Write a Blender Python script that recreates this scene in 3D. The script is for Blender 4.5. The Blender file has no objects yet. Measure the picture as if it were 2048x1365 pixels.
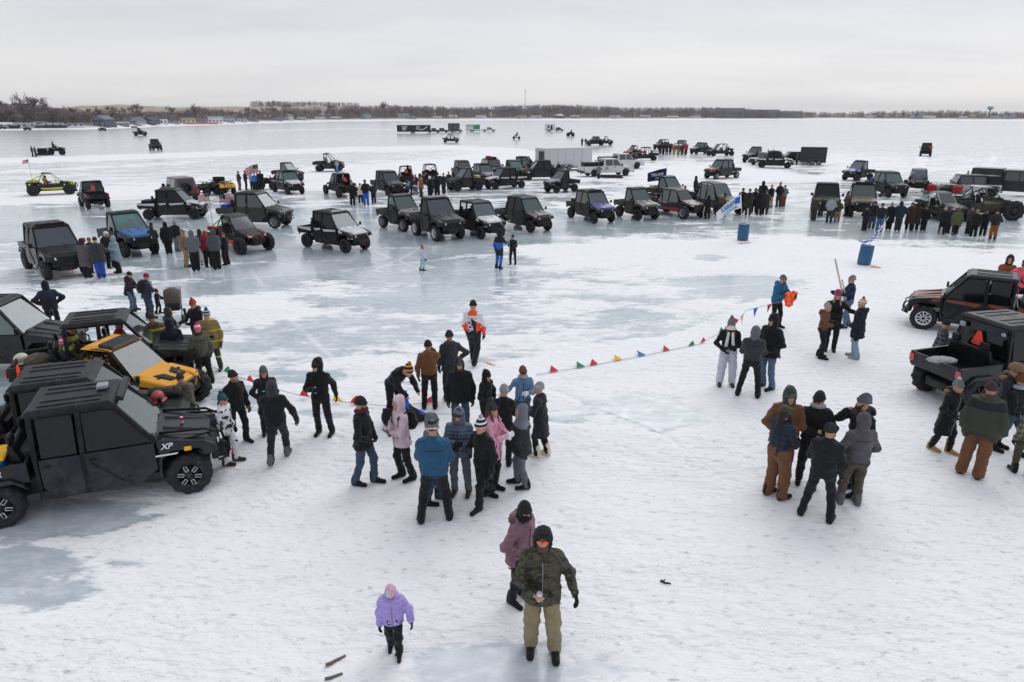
import bpy, bmesh, math, random
import numpy as np
from mathutils import Vector, Matrix
C = bpy.context.scene.collection
scene = bpy.context.scene
R = math.radians
PI = math.pi
rnd = random.Random(7)
rng = np.random.default_rng(5)

# ------------------------------------------------------------------ camera
H, PITCH, FPX = 6.7, R(18.3), 1365.33
SP, CP = math.sin(PITCH), math.cos(PITCH)
cam = bpy.data.cameras.new('camera'); cam.lens = 24; cam.sensor_width = 36; cam.clip_end = 20000; cam.clip_start = .1
camo = bpy.data.objects.new('camera', cam); C.objects.link(camo)
camo.location = (0, 0, H); camo.rotation_euler = (PI/2 - PITCH, 0, 0)
scene.camera = camo

def at(x, y, z=0.0):
    """ground (or height z) point seen at pixel x, y of the 2048 px photograph"""
    u = (x - 1024)/FPX; v = (682.5 - y)/FPX
    t = (H - z)/(SP - v*CP)
    return Vector((u*t, t*(CP + v*SP), z))
def height_at(p, ytop):
    """height of a point above ground point p that is seen at pixel row ytop"""
    v = (682.5 - ytop)/FPX
    d = p.y
    return H - d*math.tan(PITCH - math.atan(v))
def az(p): return math.degrees(math.atan2(p.x, p.y))

# ------------------------------------------------------------------ materials
MC = {}
def nodes(name):
    m = bpy.data.materials.new(name); m.use_nodes = True
    nt = m.node_tree; b = nt.nodes['Principled BSDF']
    return m, nt, b
def N(nt, t, **kw):
    n = nt.nodes.new(t)
    for k, v in kw.items():
        if k in n.inputs: n.inputs[k].default_value = v
        else: setattr(n, k, v)
    return n
def coord(nt, scale=(1, 1, 1)):
    tc = N(nt, 'ShaderNodeTexCoord'); mp = N(nt, 'ShaderNodeMapping'); mp.inputs['Scale'].default_value = scale
    nt.links.new(tc.outputs['Object'], mp.inputs[0]); return mp.outputs[0]
def noise(nt, vec, scale, detail=3, rough=.55):
    n = N(nt, 'ShaderNodeTexNoise'); n.inputs['Scale'].default_value = scale; n.inputs['Detail'].default_value = detail
    n.inputs['Roughness'].default_value = rough
    nt.links.new(vec, n.inputs['Vector']); return n.outputs['Fac']
def ramp(nt, fac, stops, interp='LINEAR'):
    r = N(nt, 'ShaderNodeValToRGB'); r.color_ramp.interpolation = interp
    e = r.color_ramp.elements
    while len(e) < len(stops): e.new(.5)
    for i, (p, c) in enumerate(stops):
        e[i].position = p; e[i].color = (*c, 1) if len(c) == 3 else (c[0], c[0], c[0], 1)
    nt.links.new(fac, r.inputs[0]); return r.outputs[0]
def mixc(nt, f, a, b, mode='MIX'):
    m = N(nt, 'ShaderNodeMix'); m.data_type = 'RGBA'; m.blend_type = mode
    for s, v in ((0, f), (6, a), (7, b)):
        if hasattr(v, 'links'): nt.links.new(v, m.inputs[s])
        elif s == 0: m.inputs[0].default_value = v
        else: m.inputs[s].default_value = (*v, 1)
    return m.outputs[2]
def mth(nt, op, a, b=None, c=None, clamp=False):
    m = N(nt, 'ShaderNodeMath'); m.operation = op; m.use_clamp = clamp
    for i, v in enumerate((a, b, c)):
        if v is None: continue
        if hasattr(v, 'links'): nt.links.new(v, m.inputs[i])
        else: m.inputs[i].default_value = v
    return m.outputs[0]
def bump(nt, b, fac, strength, dist):
    n = N(nt, 'ShaderNodeBump'); n.inputs['Strength'].default_value = strength; n.inputs['Distance'].default_value = dist
    nt.links.new(fac, n.inputs['Height']); nt.links.new(n.outputs[0], b.inputs['Normal'])
def sc(c, k): return tuple(min(1, v*k) for v in c)
def hexc(s):
    o = []
    for i in (0, 2, 4):
        v = int(s[i:i+2], 16)/255; o.append(v/12.92 if v <= .04045 else ((v+.055)/1.055)**2.4)
    return tuple(o)
NAMED = dict(black='17181c', dark='24262c', charcoal='34363c', grey='62656c', lgrey='9a9da3', white='dcdce0', cream='d8cfb9', navy='1d2536',
    blue='2b5fae', royal='2456c0', lblue='8fa5bb', teal='1f5f7c', dteal='1e4a52', green='37423a', olive='4b4a36', khaki='8a7d63', tan='94714a',
    brown='6f4a2e', rust='6b4830', dbrown='40302a', maroon='4a1f2a', red='b8202c', orange='f0502a', neon='ff4a3a', pink='d79ab0', lpink='cdb6c0',
    hotpink='f0508a', mauve='80606c', purple='3a2a48', lavender='a897d8', lilac='c2b6dc', yellow='e8b020', lime='c8d030', jeans='3a4a60',
    ljeans='566a84', gold='f0a818', denim='5f7c9c', aqua='a8ccd4', gunmetal='3c4046', silver='b0b2b6', mud='4a453c', dolive='33342a', skin='b98a74', hivis='b4bc3c')
def col(c): return hexc(NAMED.get(c, c)) if isinstance(c, str) else c
def M(kind, c, c2=None):
    """a procedural material: kind = cloth, puffer, paint, plastic, rubber, metal, glass, skin, fur, camo, plaid, knit, wood ..."""
    key = (kind, c, c2)
    if key in MC: return MC[key]
    m, nt, b = nodes('%s_%s' % (kind, c if isinstance(c, str) else 'tone'))
    a = col(c); P = coord(nt)
    def var(scale, amt, base=None):
        f = noise(nt, P, scale, 4)
        return mixc(nt, f, sc(base or a, 1-amt), sc(base or a, 1+amt))
    def salt(k):     # dried slush thrown up the lower panels
        s_ = N(nt, 'ShaderNodeSeparateXYZ'); nt.links.new(P, s_.inputs[0])
        f = mth(nt, 'MULTIPLY', mth(nt, 'SUBTRACT', 1.0, mth(nt, 'MULTIPLY', s_.outputs[2], .95), None, True), ramp(nt, noise(nt, P, 7, 6, .75), [(.38, (0,)), (.7, (1,))]))
        return mixc(nt, mth(nt, 'MULTIPLY', f, .20), k, hexc('a4a7ab'))
    if kind in ('cloth', 'puffer', 'fur', 'knit', 'fleece'):
        nt.links.new(var(9 if kind != 'fur' else 40, .38 if kind != 'fur' else .5), b.inputs['Base Color'])
        b.inputs['Roughness'].default_value = .85 if kind != 'puffer' else .55
        b.inputs['Specular IOR Level'].default_value = .25
        b.inputs['Sheen Weight'].default_value = .12 if kind != 'puffer' else .04
        fc = noise(nt, P, 13 if kind != 'fur' else 90, 6)
        if kind == 'knit':
            w = N(nt, 'ShaderNodeTexWave'); w.inputs['Scale'].default_value = 28; w.inputs['Distortion'].default_value = 1.5; nt.links.new(P, w.inputs[0]); fc = w.outputs['Fac']
        bump(nt, b, fc, 1.0, .035 if kind != 'fur' else .04)
    elif kind == 'paint':
        f = noise(nt, P, 3, 6, .65)
        d = ramp(nt, f, [(.45, (0,)), (.75, (1,))])
        nt.links.new(salt(mixc(nt, mth(nt, 'MULTIPLY', d, .10), sc(a, .85 if sum(a) > .15 else .55), hexc('8b8d90'))), b.inputs['Base Color'])
        rr = ramp(nt, noise(nt, P, 6, 5), [(.3, (.22,)), (.8, (.55,))]); nt.links.new(rr, b.inputs['Roughness'])
        b.inputs['Coat Weight'].default_value = .12; b.inputs['Coat Roughness'].default_value = .2; b.inputs['Specular IOR Level'].default_value = .35
    elif kind == 'plastic':
        f = noise(nt, P, 5, 6, .7)
        d = ramp(nt, f, [(.42, (0,)), (.8, (1,))])
        nt.links.new(salt(mixc(nt, mth(nt, 'MULTIPLY', d, .10), sc(a, .45), hexc('8a8d90'))), b.inputs['Base Color']); b.inputs['Specular IOR Level'].default_value = .22
        b.inputs['Roughness'].default_value = .42; bump(nt, b, noise(nt, P, 120, 2), .15, .002)
    elif kind == 'rubber':
        f = noise(nt, P, 14, 5, .7)
        d = ramp(nt, f, [(.52, (0,)), (.82, (1,))])
        nt.links.new(mixc(nt, mth(nt, 'MULTIPLY', d, .22), sc(a, .7), hexc('9c9ea2')), b.inputs['Base Color'])
        b.inputs['Roughness'].default_value = .85; bump(nt, b, f, .4, .01)
    elif kind == 'metal':
        nt.links.new(var(12, .2), b.inputs['Base Color']); b.inputs['Metallic'].default_value = .85; b.inputs['Roughness'].default_value = .38
    elif kind == 'glass':
        out = nt.nodes['Material Output']; nt.nodes.remove(b)
        tr = N(nt, 'ShaderNodeBsdfTransparent'); tr.inputs[0].default_value = (*sc(a, 1.0 if sum(a)/3 < .09 else 1.9), 1)
        gl = N(nt, 'ShaderNodeBsdfGlossy'); gl.inputs['Roughness'].default_value = .06; gl.inputs[0].default_value = (.9, .95, 1, 1)
        fr = N(nt, 'ShaderNodeFresnel'); fr.inputs[0].default_value = 1.55
        drk = sum(a)/3 < .09
        fac = mth(nt, 'MULTIPLY_ADD', fr.outputs[0], .55 if drk else 1.2, .01 if drk else .06, True)
        mx = N(nt, 'ShaderNodeMixShader'); nt.links.new(fac, mx.inputs[0]); nt.links.new(tr.outputs[0], mx.inputs[1]); nt.links.new(gl.outputs[0], mx.inputs[2])
        # a film of frost and road dirt on the pane
        df = N(nt, 'ShaderNodeBsdfDiffuse'); df.inputs[0].default_value = (*sc(a, .8), 1)
        dd = ramp(nt, noise(nt, P, 4, 5, .7), [(.3, (.03,)), (.8, (.24,))])
        m2 = N(nt, 'ShaderNodeMixShader'); nt.links.new(dd, m2.inputs[0]); nt.links.new(mx.outputs[0], m2.inputs[1]); nt.links.new(df.outputs[0], m2.inputs[2])
        nt.links.new(m2.outputs[0], out.inputs[0])
    elif kind == 'skin':
        nt.links.new(var(30, .15), b.inputs['Base Color']); b.inputs['Roughness'].default_value = .55
        b.inputs['Subsurface Weight'].default_value = .0
    elif kind == 'camo':
        c2 = c2 or ('50493f', '25241f', '38352d')
        f = noise(nt, coord(nt, (1, 1, 1.5)), 7, 3, .5); g = noise(nt, P, 13, 2)
        k = ramp(nt, f, [(0, hexc(c2[1])), (.44, a), (.52, hexc(c2[2])), (.60, hexc(c2[0]))], 'CONSTANT')
        k2 = ramp(nt, g, [(0, (0,)), (.62, (1,))], 'CONSTANT')
        nt.links.new(mixc(nt, k2, k, hexc(c2[1])), b.inputs['Base Color']); b.inputs['Roughness'].default_value = .85
        bump(nt, b, noise(nt, P, 22, 4), .8, .02)
    elif kind == 'plaid':
        s = N(nt, 'ShaderNodeSeparateXYZ'); nt.links.new(P, s.inputs[0])
        fx = mth(nt, 'GREATER_THAN', mth(nt, 'FRACT', mth(nt, 'MULTIPLY', s.outputs[0], 9)), .5)
        fz = mth(nt, 'GREATER_THAN', mth(nt, 'FRACT', mth(nt, 'MULTIPLY', s.outputs[2], 9)), .5)
        k = mixc(nt, mth(nt, 'MULTIPLY', mth(nt, 'ADD', fx, fz), .5), col(c2), a)
        nt.links.new(k, b.inputs['Base Color']); b.inputs['Roughness'].default_value = .9; bump(nt, b, noise(nt, P, 26, 4), .8, .02)
    elif kind == 'bands':       # horizontal stripes of a knitted hat or a reflective coat; c2 = (colour, period, offset, width)
        s = N(nt, 'ShaderNodeSeparateXYZ'); nt.links.new(P, s.inputs[0])
        cc, per, off, wd = c2
        f = mth(nt, 'LESS_THAN', mth(nt, 'FRACT', mth(nt, 'DIVIDE', mth(nt, 'ADD', s.outputs[2], off), per)), wd)
        nt.links.new(mixc(nt, f, a, col(cc)), b.inputs['Base Color']); b.inputs['Roughness'].default_value = .85
        bump(nt, b, noise(nt, P, 26, 4), .8, .015)
    elif kind == 'blotch':      # printed cloth of two colours; c2 = (colour, scale, threshold)
        cc, s_, th = c2
        f = ramp(nt, noise(nt, P, s_, 2, .6), [(0, (0,)), (th, (1,))], 'CONSTANT')
        nt.links.new(mixc(nt, f, a, col(cc)), b.inputs['Base Color']); b.inputs['Roughness'].default_value = .85
        bump(nt, b, noise(nt, P, 26, 4), .8, .015)
    elif kind == 'racing':      # snow jacket: orange collar, white shoulders, black back, orange flanks and cuffs
        s = N(nt, 'ShaderNodeSeparateXYZ'); nt.links.new(P, s.inputs[0]); z_ = s.outputs[2]; ax = mth(nt, 'ABSOLUTE', s.outputs[0])
        wv = mth(nt, 'ADD', z_, mth(nt, 'MULTIPLY', ax, .7))
        k = mixc(nt, mth(nt, 'GREATER_THAN', ax, .115), hexc('1a1c20'), hexc('f0502a'))
        k = mixc(nt, mth(nt, 'GREATER_THAN', wv, 1.36), k, hexc('dcdce0'))
        k = mixc(nt, mth(nt, 'MULTIPLY', mth(nt, 'GREATER_THAN', ax, .25), mth(nt, 'GREATER_THAN', z_, 1.14)), k, hexc('dcdce0'))
        k = mixc(nt, mth(nt, 'MULTIPLY', mth(nt, 'LESS_THAN', ax, .13), mth(nt, 'GREATER_THAN', z_, 1.44)), k, hexc('f0502a'))
        nt.links.new(k, b.inputs['Base Color']); b.inputs['Roughness'].default_value = .7; bump(nt, b, noise(nt, P, 13, 5), 1, .03)
    elif kind == 'lamp':
        b.inputs['Base Color'].default_value = (*a, 1); b.inputs['Roughness'].default_value = .15; b.inputs['Coat Weight'].default_value = 1
    elif kind == 'wood':
        nt.links.new(var(20, .35), b.inputs['Base Color']); b.inputs['Roughness'].default_value = .9
    else:
        nt.links.new(var(6, .12), b.inputs['Base Color']); b.inputs['Roughness'].default_value = .8
    MC[key] = m
    return m
def mv(spec):
    """material from 'kind:colour' or a material tuple"""
    if isinstance(spec, str):
        k, c = spec.split(':') if ':' in spec else ('cloth', spec)
        return M(k, c)
    if isinstance(spec, tuple): return M(*spec)
    return spec

# ------------------------------------------------------------------ objects
MESH = {}
def obj(name, me, mats, parent=None, loc=None, rot=None, scale=None):
    o = bpy.data.objects.new(name, me); C.objects.link(o)
    if not isinstance(mats, (list, tuple)) or (isinstance(mats, tuple) and isinstance(mats[0], str)): mats = [mats]
    while len(me.materials) < len(mats): me.materials.append(None)
    for i, m in enumerate(mats):
        s = o.material_slots[i]; s.link = 'OBJECT'; s.material = mv(m)
    if parent: o.parent = parent
    if loc is not None: o.location = loc
    if rot is not None: o.rotation_euler = rot
    if scale is not None: o.scale = scale if hasattr(scale, '__len__') else (scale,)*3
    return o
def empty(name, loc, rz=0, scale=1, label=None, cat=None, group=None, kind=None):
    o = bpy.data.objects.new(name, None); C.objects.link(o); o.empty_display_size = .2
    o.location = loc; o.rotation_euler = (0, 0, R(rz)); o.scale = (scale,)*3
    return tag(o, label, cat, group, kind)
def tag(o, label=None, cat=None, group=None, kind=None):
    if label: o['label'] = label
    if cat: o['category'] = cat
    if group: o['group'] = group
    if kind: o['kind'] = kind
    return o
def cached(key, fn):
    if key not in MESH: MESH[key] = fn()
    return MESH[key]
def np_mesh(name, v, f, smooth=True, mi=None):
    me = bpy.data.meshes.new(name)
    v = np.asarray(v, np.float32); f = np.asarray(f, np.int32)
    me.vertices.add(len(v)); me.vertices.foreach_set('co', v.ravel())
    k = f.shape[1]
    me.loops.add(f.size); me.loops.foreach_set('vertex_index', f.ravel())
    me.polygons.add(len(f)); me.polygons.foreach_set('loop_start', np.arange(0, f.size, k, dtype=np.int32))
    me.polygons.foreach_set('loop_total', np.full(len(f), k, np.int32))
    if mi is not None: me.polygons.foreach_set('material_index', np.asarray(mi, np.int32))
    me.polygons.foreach_set('use_smooth', np.full(len(f), smooth))
    me.update(calc_edges=True); me.validate()
    return me

class B:
    """collects solid shapes into one mesh; coordinates are (x, s, z) with s forward = -Y"""
    def __init__(s): s.bm = bmesh.new(); s.mi = 0
    def _fin(s, vs, faces, bev=0, seg=1):
        for f in faces: f.material_index = s.mi
        if bev:
            es = list({e for f in faces for e in f.edges})
            r = bmesh.ops.bevel(s.bm, geom=es, offset=bev, segments=seg, affect='EDGES', profile=.6, clamp_overlap=True)
            for f in r['faces']: f.material_index = s.mi
        return s
    def hexa(s, p, bev=0, seg=1):
        """p: 8 points, bottom ring 0-3 then top ring 4-7"""
        v = [s.bm.verts.new((a[0], -a[1], a[2])) for a in p]
        fs = [s.bm.faces.new([v[i] for i in q]) for q in ((0, 3, 2, 1), (4, 5, 6, 7), (0, 1, 5, 4), (1, 2, 6, 5), (2, 3, 7, 6), (3, 0, 4, 7))]
        bmesh.ops.recalc_face_normals(s.bm, faces=fs)
        return s._fin(v, fs, bev, seg)
    def box(s, x0, x1, s0, s1, z0, z1, bev=0, seg=1, tx=0, ts=0):
        """tx, ts: how far the top ring is pulled in"""
        return s.hexa([(x0, s0, z0), (x1, s0, z0), (x1, s1, z0), (x0, s1, z0),
                       (x0+tx, s0+ts, z1), (x1-tx, s0+ts, z1), (x1-tx, s1-ts, z1), (x0+tx, s1-ts, z1)], bev, seg)
    def prism(s, prof, x0, x1, bev=0, seg=1, inset=None):
        """profile [(s, z)] swept across x; inset(s, z) -> amount the width shrinks there"""
        g = inset or (lambda a, b: 0)
        A = [s.bm.verts.new((x0+g(a, z), -a, z)) for a, z in prof]; D = [s.bm.verts.new((x1-g(a, z), -a, z)) for a, z in prof]
        n = len(prof); fs = [s.bm.faces.new(A), s.bm.faces.new(D[::-1])]
        for i in range(n):
            j = (i+1) % n; fs.append(s.bm.faces.new((A[i], D[i], D[j], A[j])))
        bmesh.ops.recalc_face_normals(s.bm, faces=fs)
        return s._fin(A+D, fs, bev, seg)
    def slab(s, c, th=.02, bev=0):
        """a pane through 4 corners, th thick"""
        p = [Vector((a[0], a[1], a[2])) for a in c]
        n = (p[1]-p[0]).cross(p[3]-p[0]).normalized()*th/2
        return s.hexa([tuple(q-n) for q in p]+[tuple(q+n) for q in p], bev)
    def bar(s, a, b, w=.04, d=None, bev=0):
        a = Vector(a); b = Vector(b); d = d or w; t = (b-a).normalized()
        u = t.cross(Vector((0, 0, 1)) if abs(t.z) < .95 else Vector((0, 1, 0))).normalized(); q = t.cross(u)
        r = [(-w/2, -d/2), (w/2, -d/2), (w/2, d/2), (-w/2, d/2)]
        return s.hexa([tuple(a+u*i+q*j) for i, j in r]+[tuple(b+u*i+q*j) for i, j in r], bev)
    def tube(s, pts, r=.02, n=6, r1=None):
        pts = [Vector((p[0], -p[1], p[2])) for p in pts]; rings = []
        for i, p in enumerate(pts):
            t = (pts[min(i+1, len(pts)-1)]-pts[max(i-1, 0)]).normalized()
            u = t.cross(Vector((0, 0, 1)) if abs(t.z) < .95 else Vector((0, 1, 0))).normalized(); q = t.cross(u)
            rr = r if r1 is None else r+(r1-r)*i/(len(pts)-1)
            rings.append([s.bm.verts.new(p+(u*math.cos(2*PI*k/n)+q*math.sin(2*PI*k/n))*rr) for k in range(n)])
        fs = []
        for a, b in zip(rings, rings[1:]):
            for k in range(n): fs.append(s.bm.faces.new((a[k], a[(k+1) % n], b[(k+1) % n], b[k])))
        fs.append(s.bm.faces.new(rings[0][::-1])); fs.append(s.bm.faces.new(rings[-1]))
        for f in fs: f.material_index = s.mi; f.smooth = True
        return s
    def lathe(s, prof, o=(0, 0, 0), axis='x', n=24, fn=None, caps=True):
        """prof [(a along axis, radius)]"""
        rings = []
        for a, r in prof:
            ring = []
            for k in range(n):
                t = 2*PI*k/n; rr = r if fn is None else fn(a, r, k, n)
                c, d = rr*math.cos(t), rr*math.sin(t)
                v = (a, c, d) if axis == 'x' else ((c, d, a) if axis == 'z' else (c, a, d))
                ring.append(s.bm.verts.new((v[0]+o[0], -(v[1]+o[1]), v[2]+o[2])))
            rings.append(ring)
        fs = []
        for a, b in zip(rings, rings[1:]):
            for k in range(n): fs.append(s.bm.faces.new((a[k], b[k], b[(k+1) % n], a[(k+1) % n])))
        if caps: fs.append(s.bm.faces.new(rings[0])); fs.append(s.bm.faces.new(rings[-1][::-1]))
        for f in fs: f.material_index = s.mi; f.smooth = True
        bmesh.ops.recalc_face_normals(s.bm, faces=fs)
        return s
    def ball(s, c, r, n=8):
        rx, ry, rz = r if hasattr(r, '__len__') else (r, r, r)
        m = Matrix.Translation((c[0], -c[1], c[2])) @ Matrix.Diagonal((rx, ry, rz, 1))
        v = bmesh.ops.create_icosphere(s.bm, subdivisions=2 if n > 6 else 1, radius=1, matrix=m)['verts']
        for f in {f for q in v for f in q.link_faces}: f.material_index = s.mi; f.smooth = True
        return s
    def mesh(s, name='m'):
        me = bpy.data.meshes.new(name); s.bm.to_mesh(me); s.bm.free(); return me

def text_mesh(txt, size=1, extrude=.004, spacing=1.0, shear=0, bold=.0):
    key = ('text', txt, size, extrude, shear, bold)
    def mk():
        cu = bpy.data.curves.new('lettering', 'FONT'); cu.body = txt; cu.size = size; cu.extrude = extrude; cu.offset = bold*size
        cu.align_x = 'CENTER'; cu.align_y = 'CENTER'; cu.resolution_u = 2; cu.shear = shear; cu.space_character = spacing
        o = bpy.data.objects.new('tmp_text', cu); C.objects.link(o)
        dg = bpy.context.evaluated_depsgraph_get(); me = bpy.data.meshes.new_from_object(o.evaluated_get(dg))
        bpy.data.objects.remove(o); bpy.data.curves.remove(cu); return me
    return cached(key, mk)
def lettering(txt, parent, loc, rot, size, mat, name='lettering', shear=0, bold=.02, mirror=False):
    o = obj(name, text_mesh(txt, size, .004, 1, shear, bold), mat, parent, loc, rot)
    if mirror: o.scale = (-1, 1, 1)
    return o
# ------------------------------------------------------------------ light and sky
scene.view_settings.view_transform = 'Standard'; scene.view_settings.look = 'None'; scene.view_settings.gamma = 1; scene.view_settings.exposure = 0
SUN_EL, SUN_AZ = R(42), R(25)            # behind the cloud, ahead of the camera and to the right
w = bpy.data.worlds.new('World'); scene.world = w; w.use_nodes = True
nt = w.node_tree; bg = nt.nodes['Background']
sky = N(nt, 'ShaderNodeTexSky'); sky.sky_type = 'NISHITA'; sky.sun_disc = False; sky.sun_elevation = SUN_EL; sky.sun_rotation = SUN_AZ
tc = N(nt, 'ShaderNodeTexCoord'); sp = N(nt, 'ShaderNodeSeparateXYZ'); nt.links.new(tc.outputs['Generated'], sp.inputs[0])
# a closed cloud deck: pale and warm at the horizon, greyer overhead, broken by broad soft masses
z = mth(nt, 'MAXIMUM', sp.outputs[2], .0)
base = ramp(nt, z, [(0, hexc('f5f4f3')), (.045, hexc('f0efef')), (.16, hexc('e1e3e8')), (.34, hexc('d4d7e0')), (1, hexc('d6d8e0'))])
zz = mth(nt, 'ADD', z, .12)
cx = mth(nt, 'DIVIDE', sp.outputs[0], zz); cy = mth(nt, 'DIVIDE', sp.outputs[1], zz)
cv = N(nt, 'ShaderNodeCombineXYZ'); nt.links.new(cx, cv.inputs[0]); nt.links.new(cy, cv.inputs[1])
mp = N(nt, 'ShaderNodeMapping'); mp.inputs['Scale'].default_value = (.55, 1, 1); nt.links.new(cv.outputs[0], mp.inputs[0])
n1 = noise(nt, mp.outputs[0], .55, 6, .55)
cl = ramp(nt, n1, [(.34, (.875, .885, .91)), (.5, (.98, .98, .99)), (.64, (1.035, 1.03, 1.02))])
c1 = mixc(nt, 1.0, base, cl, 'MULTIPLY')
wx = mth(nt, 'MULTIPLY_ADD', sp.outputs[0], .07, 1.0)
cc = N(nt, 'ShaderNodeCombineXYZ')
for i in range(3): nt.links.new(wx, cc.inputs[i])
c2_ = mixc(nt, 1.0, c1, cc.outputs[0], 'MULTIPLY')
nis = mixc(nt, 1.0, sky.outputs[0], (.1, .1, .1), 'MULTIPLY')
nt.links.new(mixc(nt, .955, nis, c2_), bg.inputs[0]); bg.inputs[1].default_value = 1.02
sl = bpy.data.lights.new('sun', 'SUN'); sl.energy = 1.3; sl.angle = R(50); sl.color = (1, .97, .93)
so = bpy.data.objects.new('sun', sl); C.objects.link(so)
d = Vector((math.sin(SUN_AZ)*math.cos(SUN_EL), math.cos(SUN_AZ)*math.cos(SUN_EL), math.sin(SUN_EL)))
so.rotation_euler = d.to_track_quat('Z', 'Y').to_euler(); so.location = d*100

SHX = [-900, -300, 0, 200, 330, 520, 640, 800, 1000, 1300, 1600, 1660, 1760, 2048, 2400, 3200]
SHY = [276, 264, 259, 257, 251, 245.5, 242, 240, 239, 238.4, 238, 237.2, 239, 240.8, 243, 246]
# ------------------------------------------------------------------ the frozen lake
def blob(px, py, cx, cy, rx, ry):
    return np.exp(-(((px-cx)/rx)**2+((py-cy)/ry)**2)**1.5)
def strokes(px, py, pts, wd):
    """soft band along a polyline in photo pixels"""
    out = np.zeros_like(px)
    for (x0, y0), (x1, y1) in zip(pts, pts[1:]):
        L = ((x1-x0)**2+(y1-y0)**2)
        t = np.clip(((px-x0)*(x1-x0)+(py-y0)*(y1-y0))/L, 0, 1)
        d2 = ((px-x0-t*(x1-x0))/3)**2+(py-y0-t*(y1-y0))**2
        out = np.maximum(out, np.exp(-d2/wd**2))
    return out
gx = np.concatenate([np.linspace(-2600, -300, 60), np.arange(-290, 2340, 9.0), np.linspace(2350, 4700, 60)])
gy = np.concatenate([[232.2, 232.8, 233.6, 234.6, 236, 238], np.arange(240, 300, 2.0), np.arange(300, 560, 3.5), np.arange(560, 1500, 7.0)])
PX, PY = np.meshgrid(gx, gy)
U = (PX-1024)/FPX; V_ = (682.5-PY)/FPX; T = H/(SP-V_*CP)
GX, GY = U*T, T*(CP+V_*SP)
# how much loose snow lies on the ice: 0 bare, 1 covered
row = np.interp(gy, [232, 245, 300, 340, 400, 430, 470, 520, 560, 620, 700, 760, 860, 980, 1500], [.30, .26, .30, .50, .48, .42, .42, .52, .56, .58, .68, .78, .88, 1.0, 1.05])
S = np.repeat(row[:, None], len(gx), 1)
def add(k, *a):
    global S
    S = S + k*blob(PX, PY, *a)
def tow(v, k, *a):
    global S
    b_ = np.clip(blob(PX, PY, *a)*k, 0, 1); S = S*(1-b_)+v*b_
S += .62*strokes(PX, PY, [(-900, 345), (0, 323), (350, 311), (700, 299), (900, 295), (1020, 300), (1060, 309)], 5)
S += .55*strokes(PX, PY, [(1060, 309), (960, 321), (760, 341), (500, 352)], 5)
S += .3*strokes(PX, PY, [(980, 306), (880, 322), (700, 335)], 3)
S += .5*strokes(PX, PY, [(-900, 440), (0, 400), (160, 388), (400, 378), (640, 366)], 13)
S += .4*strokes(PX, PY, [(640, 352), (900, 350), (1200, 340), (1500, 345)], 16)
S += .25*blob(PX, PY, 1000, 318, 260, 16)
S += .5*strokes(PX, PY, [(1130, 415), (1300, 400), (1500, 352), (1700, 358)], 5)
tow(.30, 1, 350, 470, 620, 55); tow(.24, 1, 720, 500, 420, 55); tow(.30, .9, 1230, 462, 160, 34); tow(.33, .9, 1560, 470, 190, 28)
tow(.30, .9, 1830, 470, 300, 28); tow(.34, .8, 380, 570, 180, 46); tow(.33, .9, 790, 560, 240, 34); tow(.36, .9, 800, 625, 260, 36)
tow(1.0, 1.2, 1450, 502, 330, 26); tow(1.0, 1.2, 1780, 545, 420, 40); tow(.95, 1, 1180, 505, 120, 22); tow(.95, 1.1, 1800, 620, 300, 60)
tow(.34, 1, 1120, 470, 110, 18); tow(.36, 1, 1420, 515, 45, 10); tow(.25, 1.1, 1500, 572, 165, 28); tow(.42, 1, 1230, 590, 150, 26); tow(.48, 1, 1180, 640, 190, 34)
tow(.46, 1, 1010, 690, 160, 26); tow(.4, 1, 650, 680, 170, 40); tow(.86, 1, 520, 620, 110, 26); tow(.45, 1, 600, 740, 120, 22); tow(.5, 1, 1690, 600, 60, 12)
tow(.22, 1.2, 80, 770, 260, 70); tow(.3, 1, 480, 800, 90, 24); tow(.95, 1, 1330, 720, 200, 40); tow(.98, 1.1, 1620, 760, 300, 60)
tow(.34, 1.1, 1310, 830, 120, 44); tow(.30, 1.1, 1130, 838, 55, 16); tow(.50, 1, 640, 830, 60, 30); tow(.55, 1, 900, 780, 130, 26)
tow(.3, 1.2, 60, 1030, 260, 52); tow(.40, 1.2, 60, 1150, 170, 85); tow(.5, 1, 240, 1130, 60, 12); tow(.9, 1, 140, 1085, 60, 16)
tow(.42, 1.3, 1080, 1335, 270, 62); tow(.62, 1, 1290, 1300, 110, 30); tow(.42, 1, 880, 1350, 70, 30); tow(.62, 1, 1490, 900, 20, 60)
tow(.25, 1, 1880, 375, 200, 26); tow(.6, .8, 1650, 322, 240, 18); tow(.62, .7, 1400, 335, 200, 14); tow(.2, .9, 1300, 270, 900, 18)
for q_ in ([(1900, 350), (1960, 340), (1985, 325), (1990, 310)], [(1640, 318), (1760, 330), (1900, 338)], [(1700, 345), (1850, 340), (2048, 332)], [(0, 345), (200, 335), (420, 322)], [(520, 262), (700, 258), (900, 262)]): S += .35*strokes(PX, PY, q_, 1.6)
for q_ in ([(150, 1075), (420, 1000), (640, 930), (900, 900)], [(180, 1110), (450, 1030), (680, 960)], [(1120, 700), (1350, 660), (1500, 600)], [(1100, 780), (1300, 850), (1450, 960)]): S -= .26*strokes(PX, PY, q_, 4)
S += .4*strokes(PX, PY, [(1846, 318), (1838, 345), (1820, 372)], 3)
YS = np.interp(PX, SHX, SHY); S = S+1.2*np.exp(-((PY-YS)/1.6)**2)
S = np.clip(S, 0, 1.05)
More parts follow.
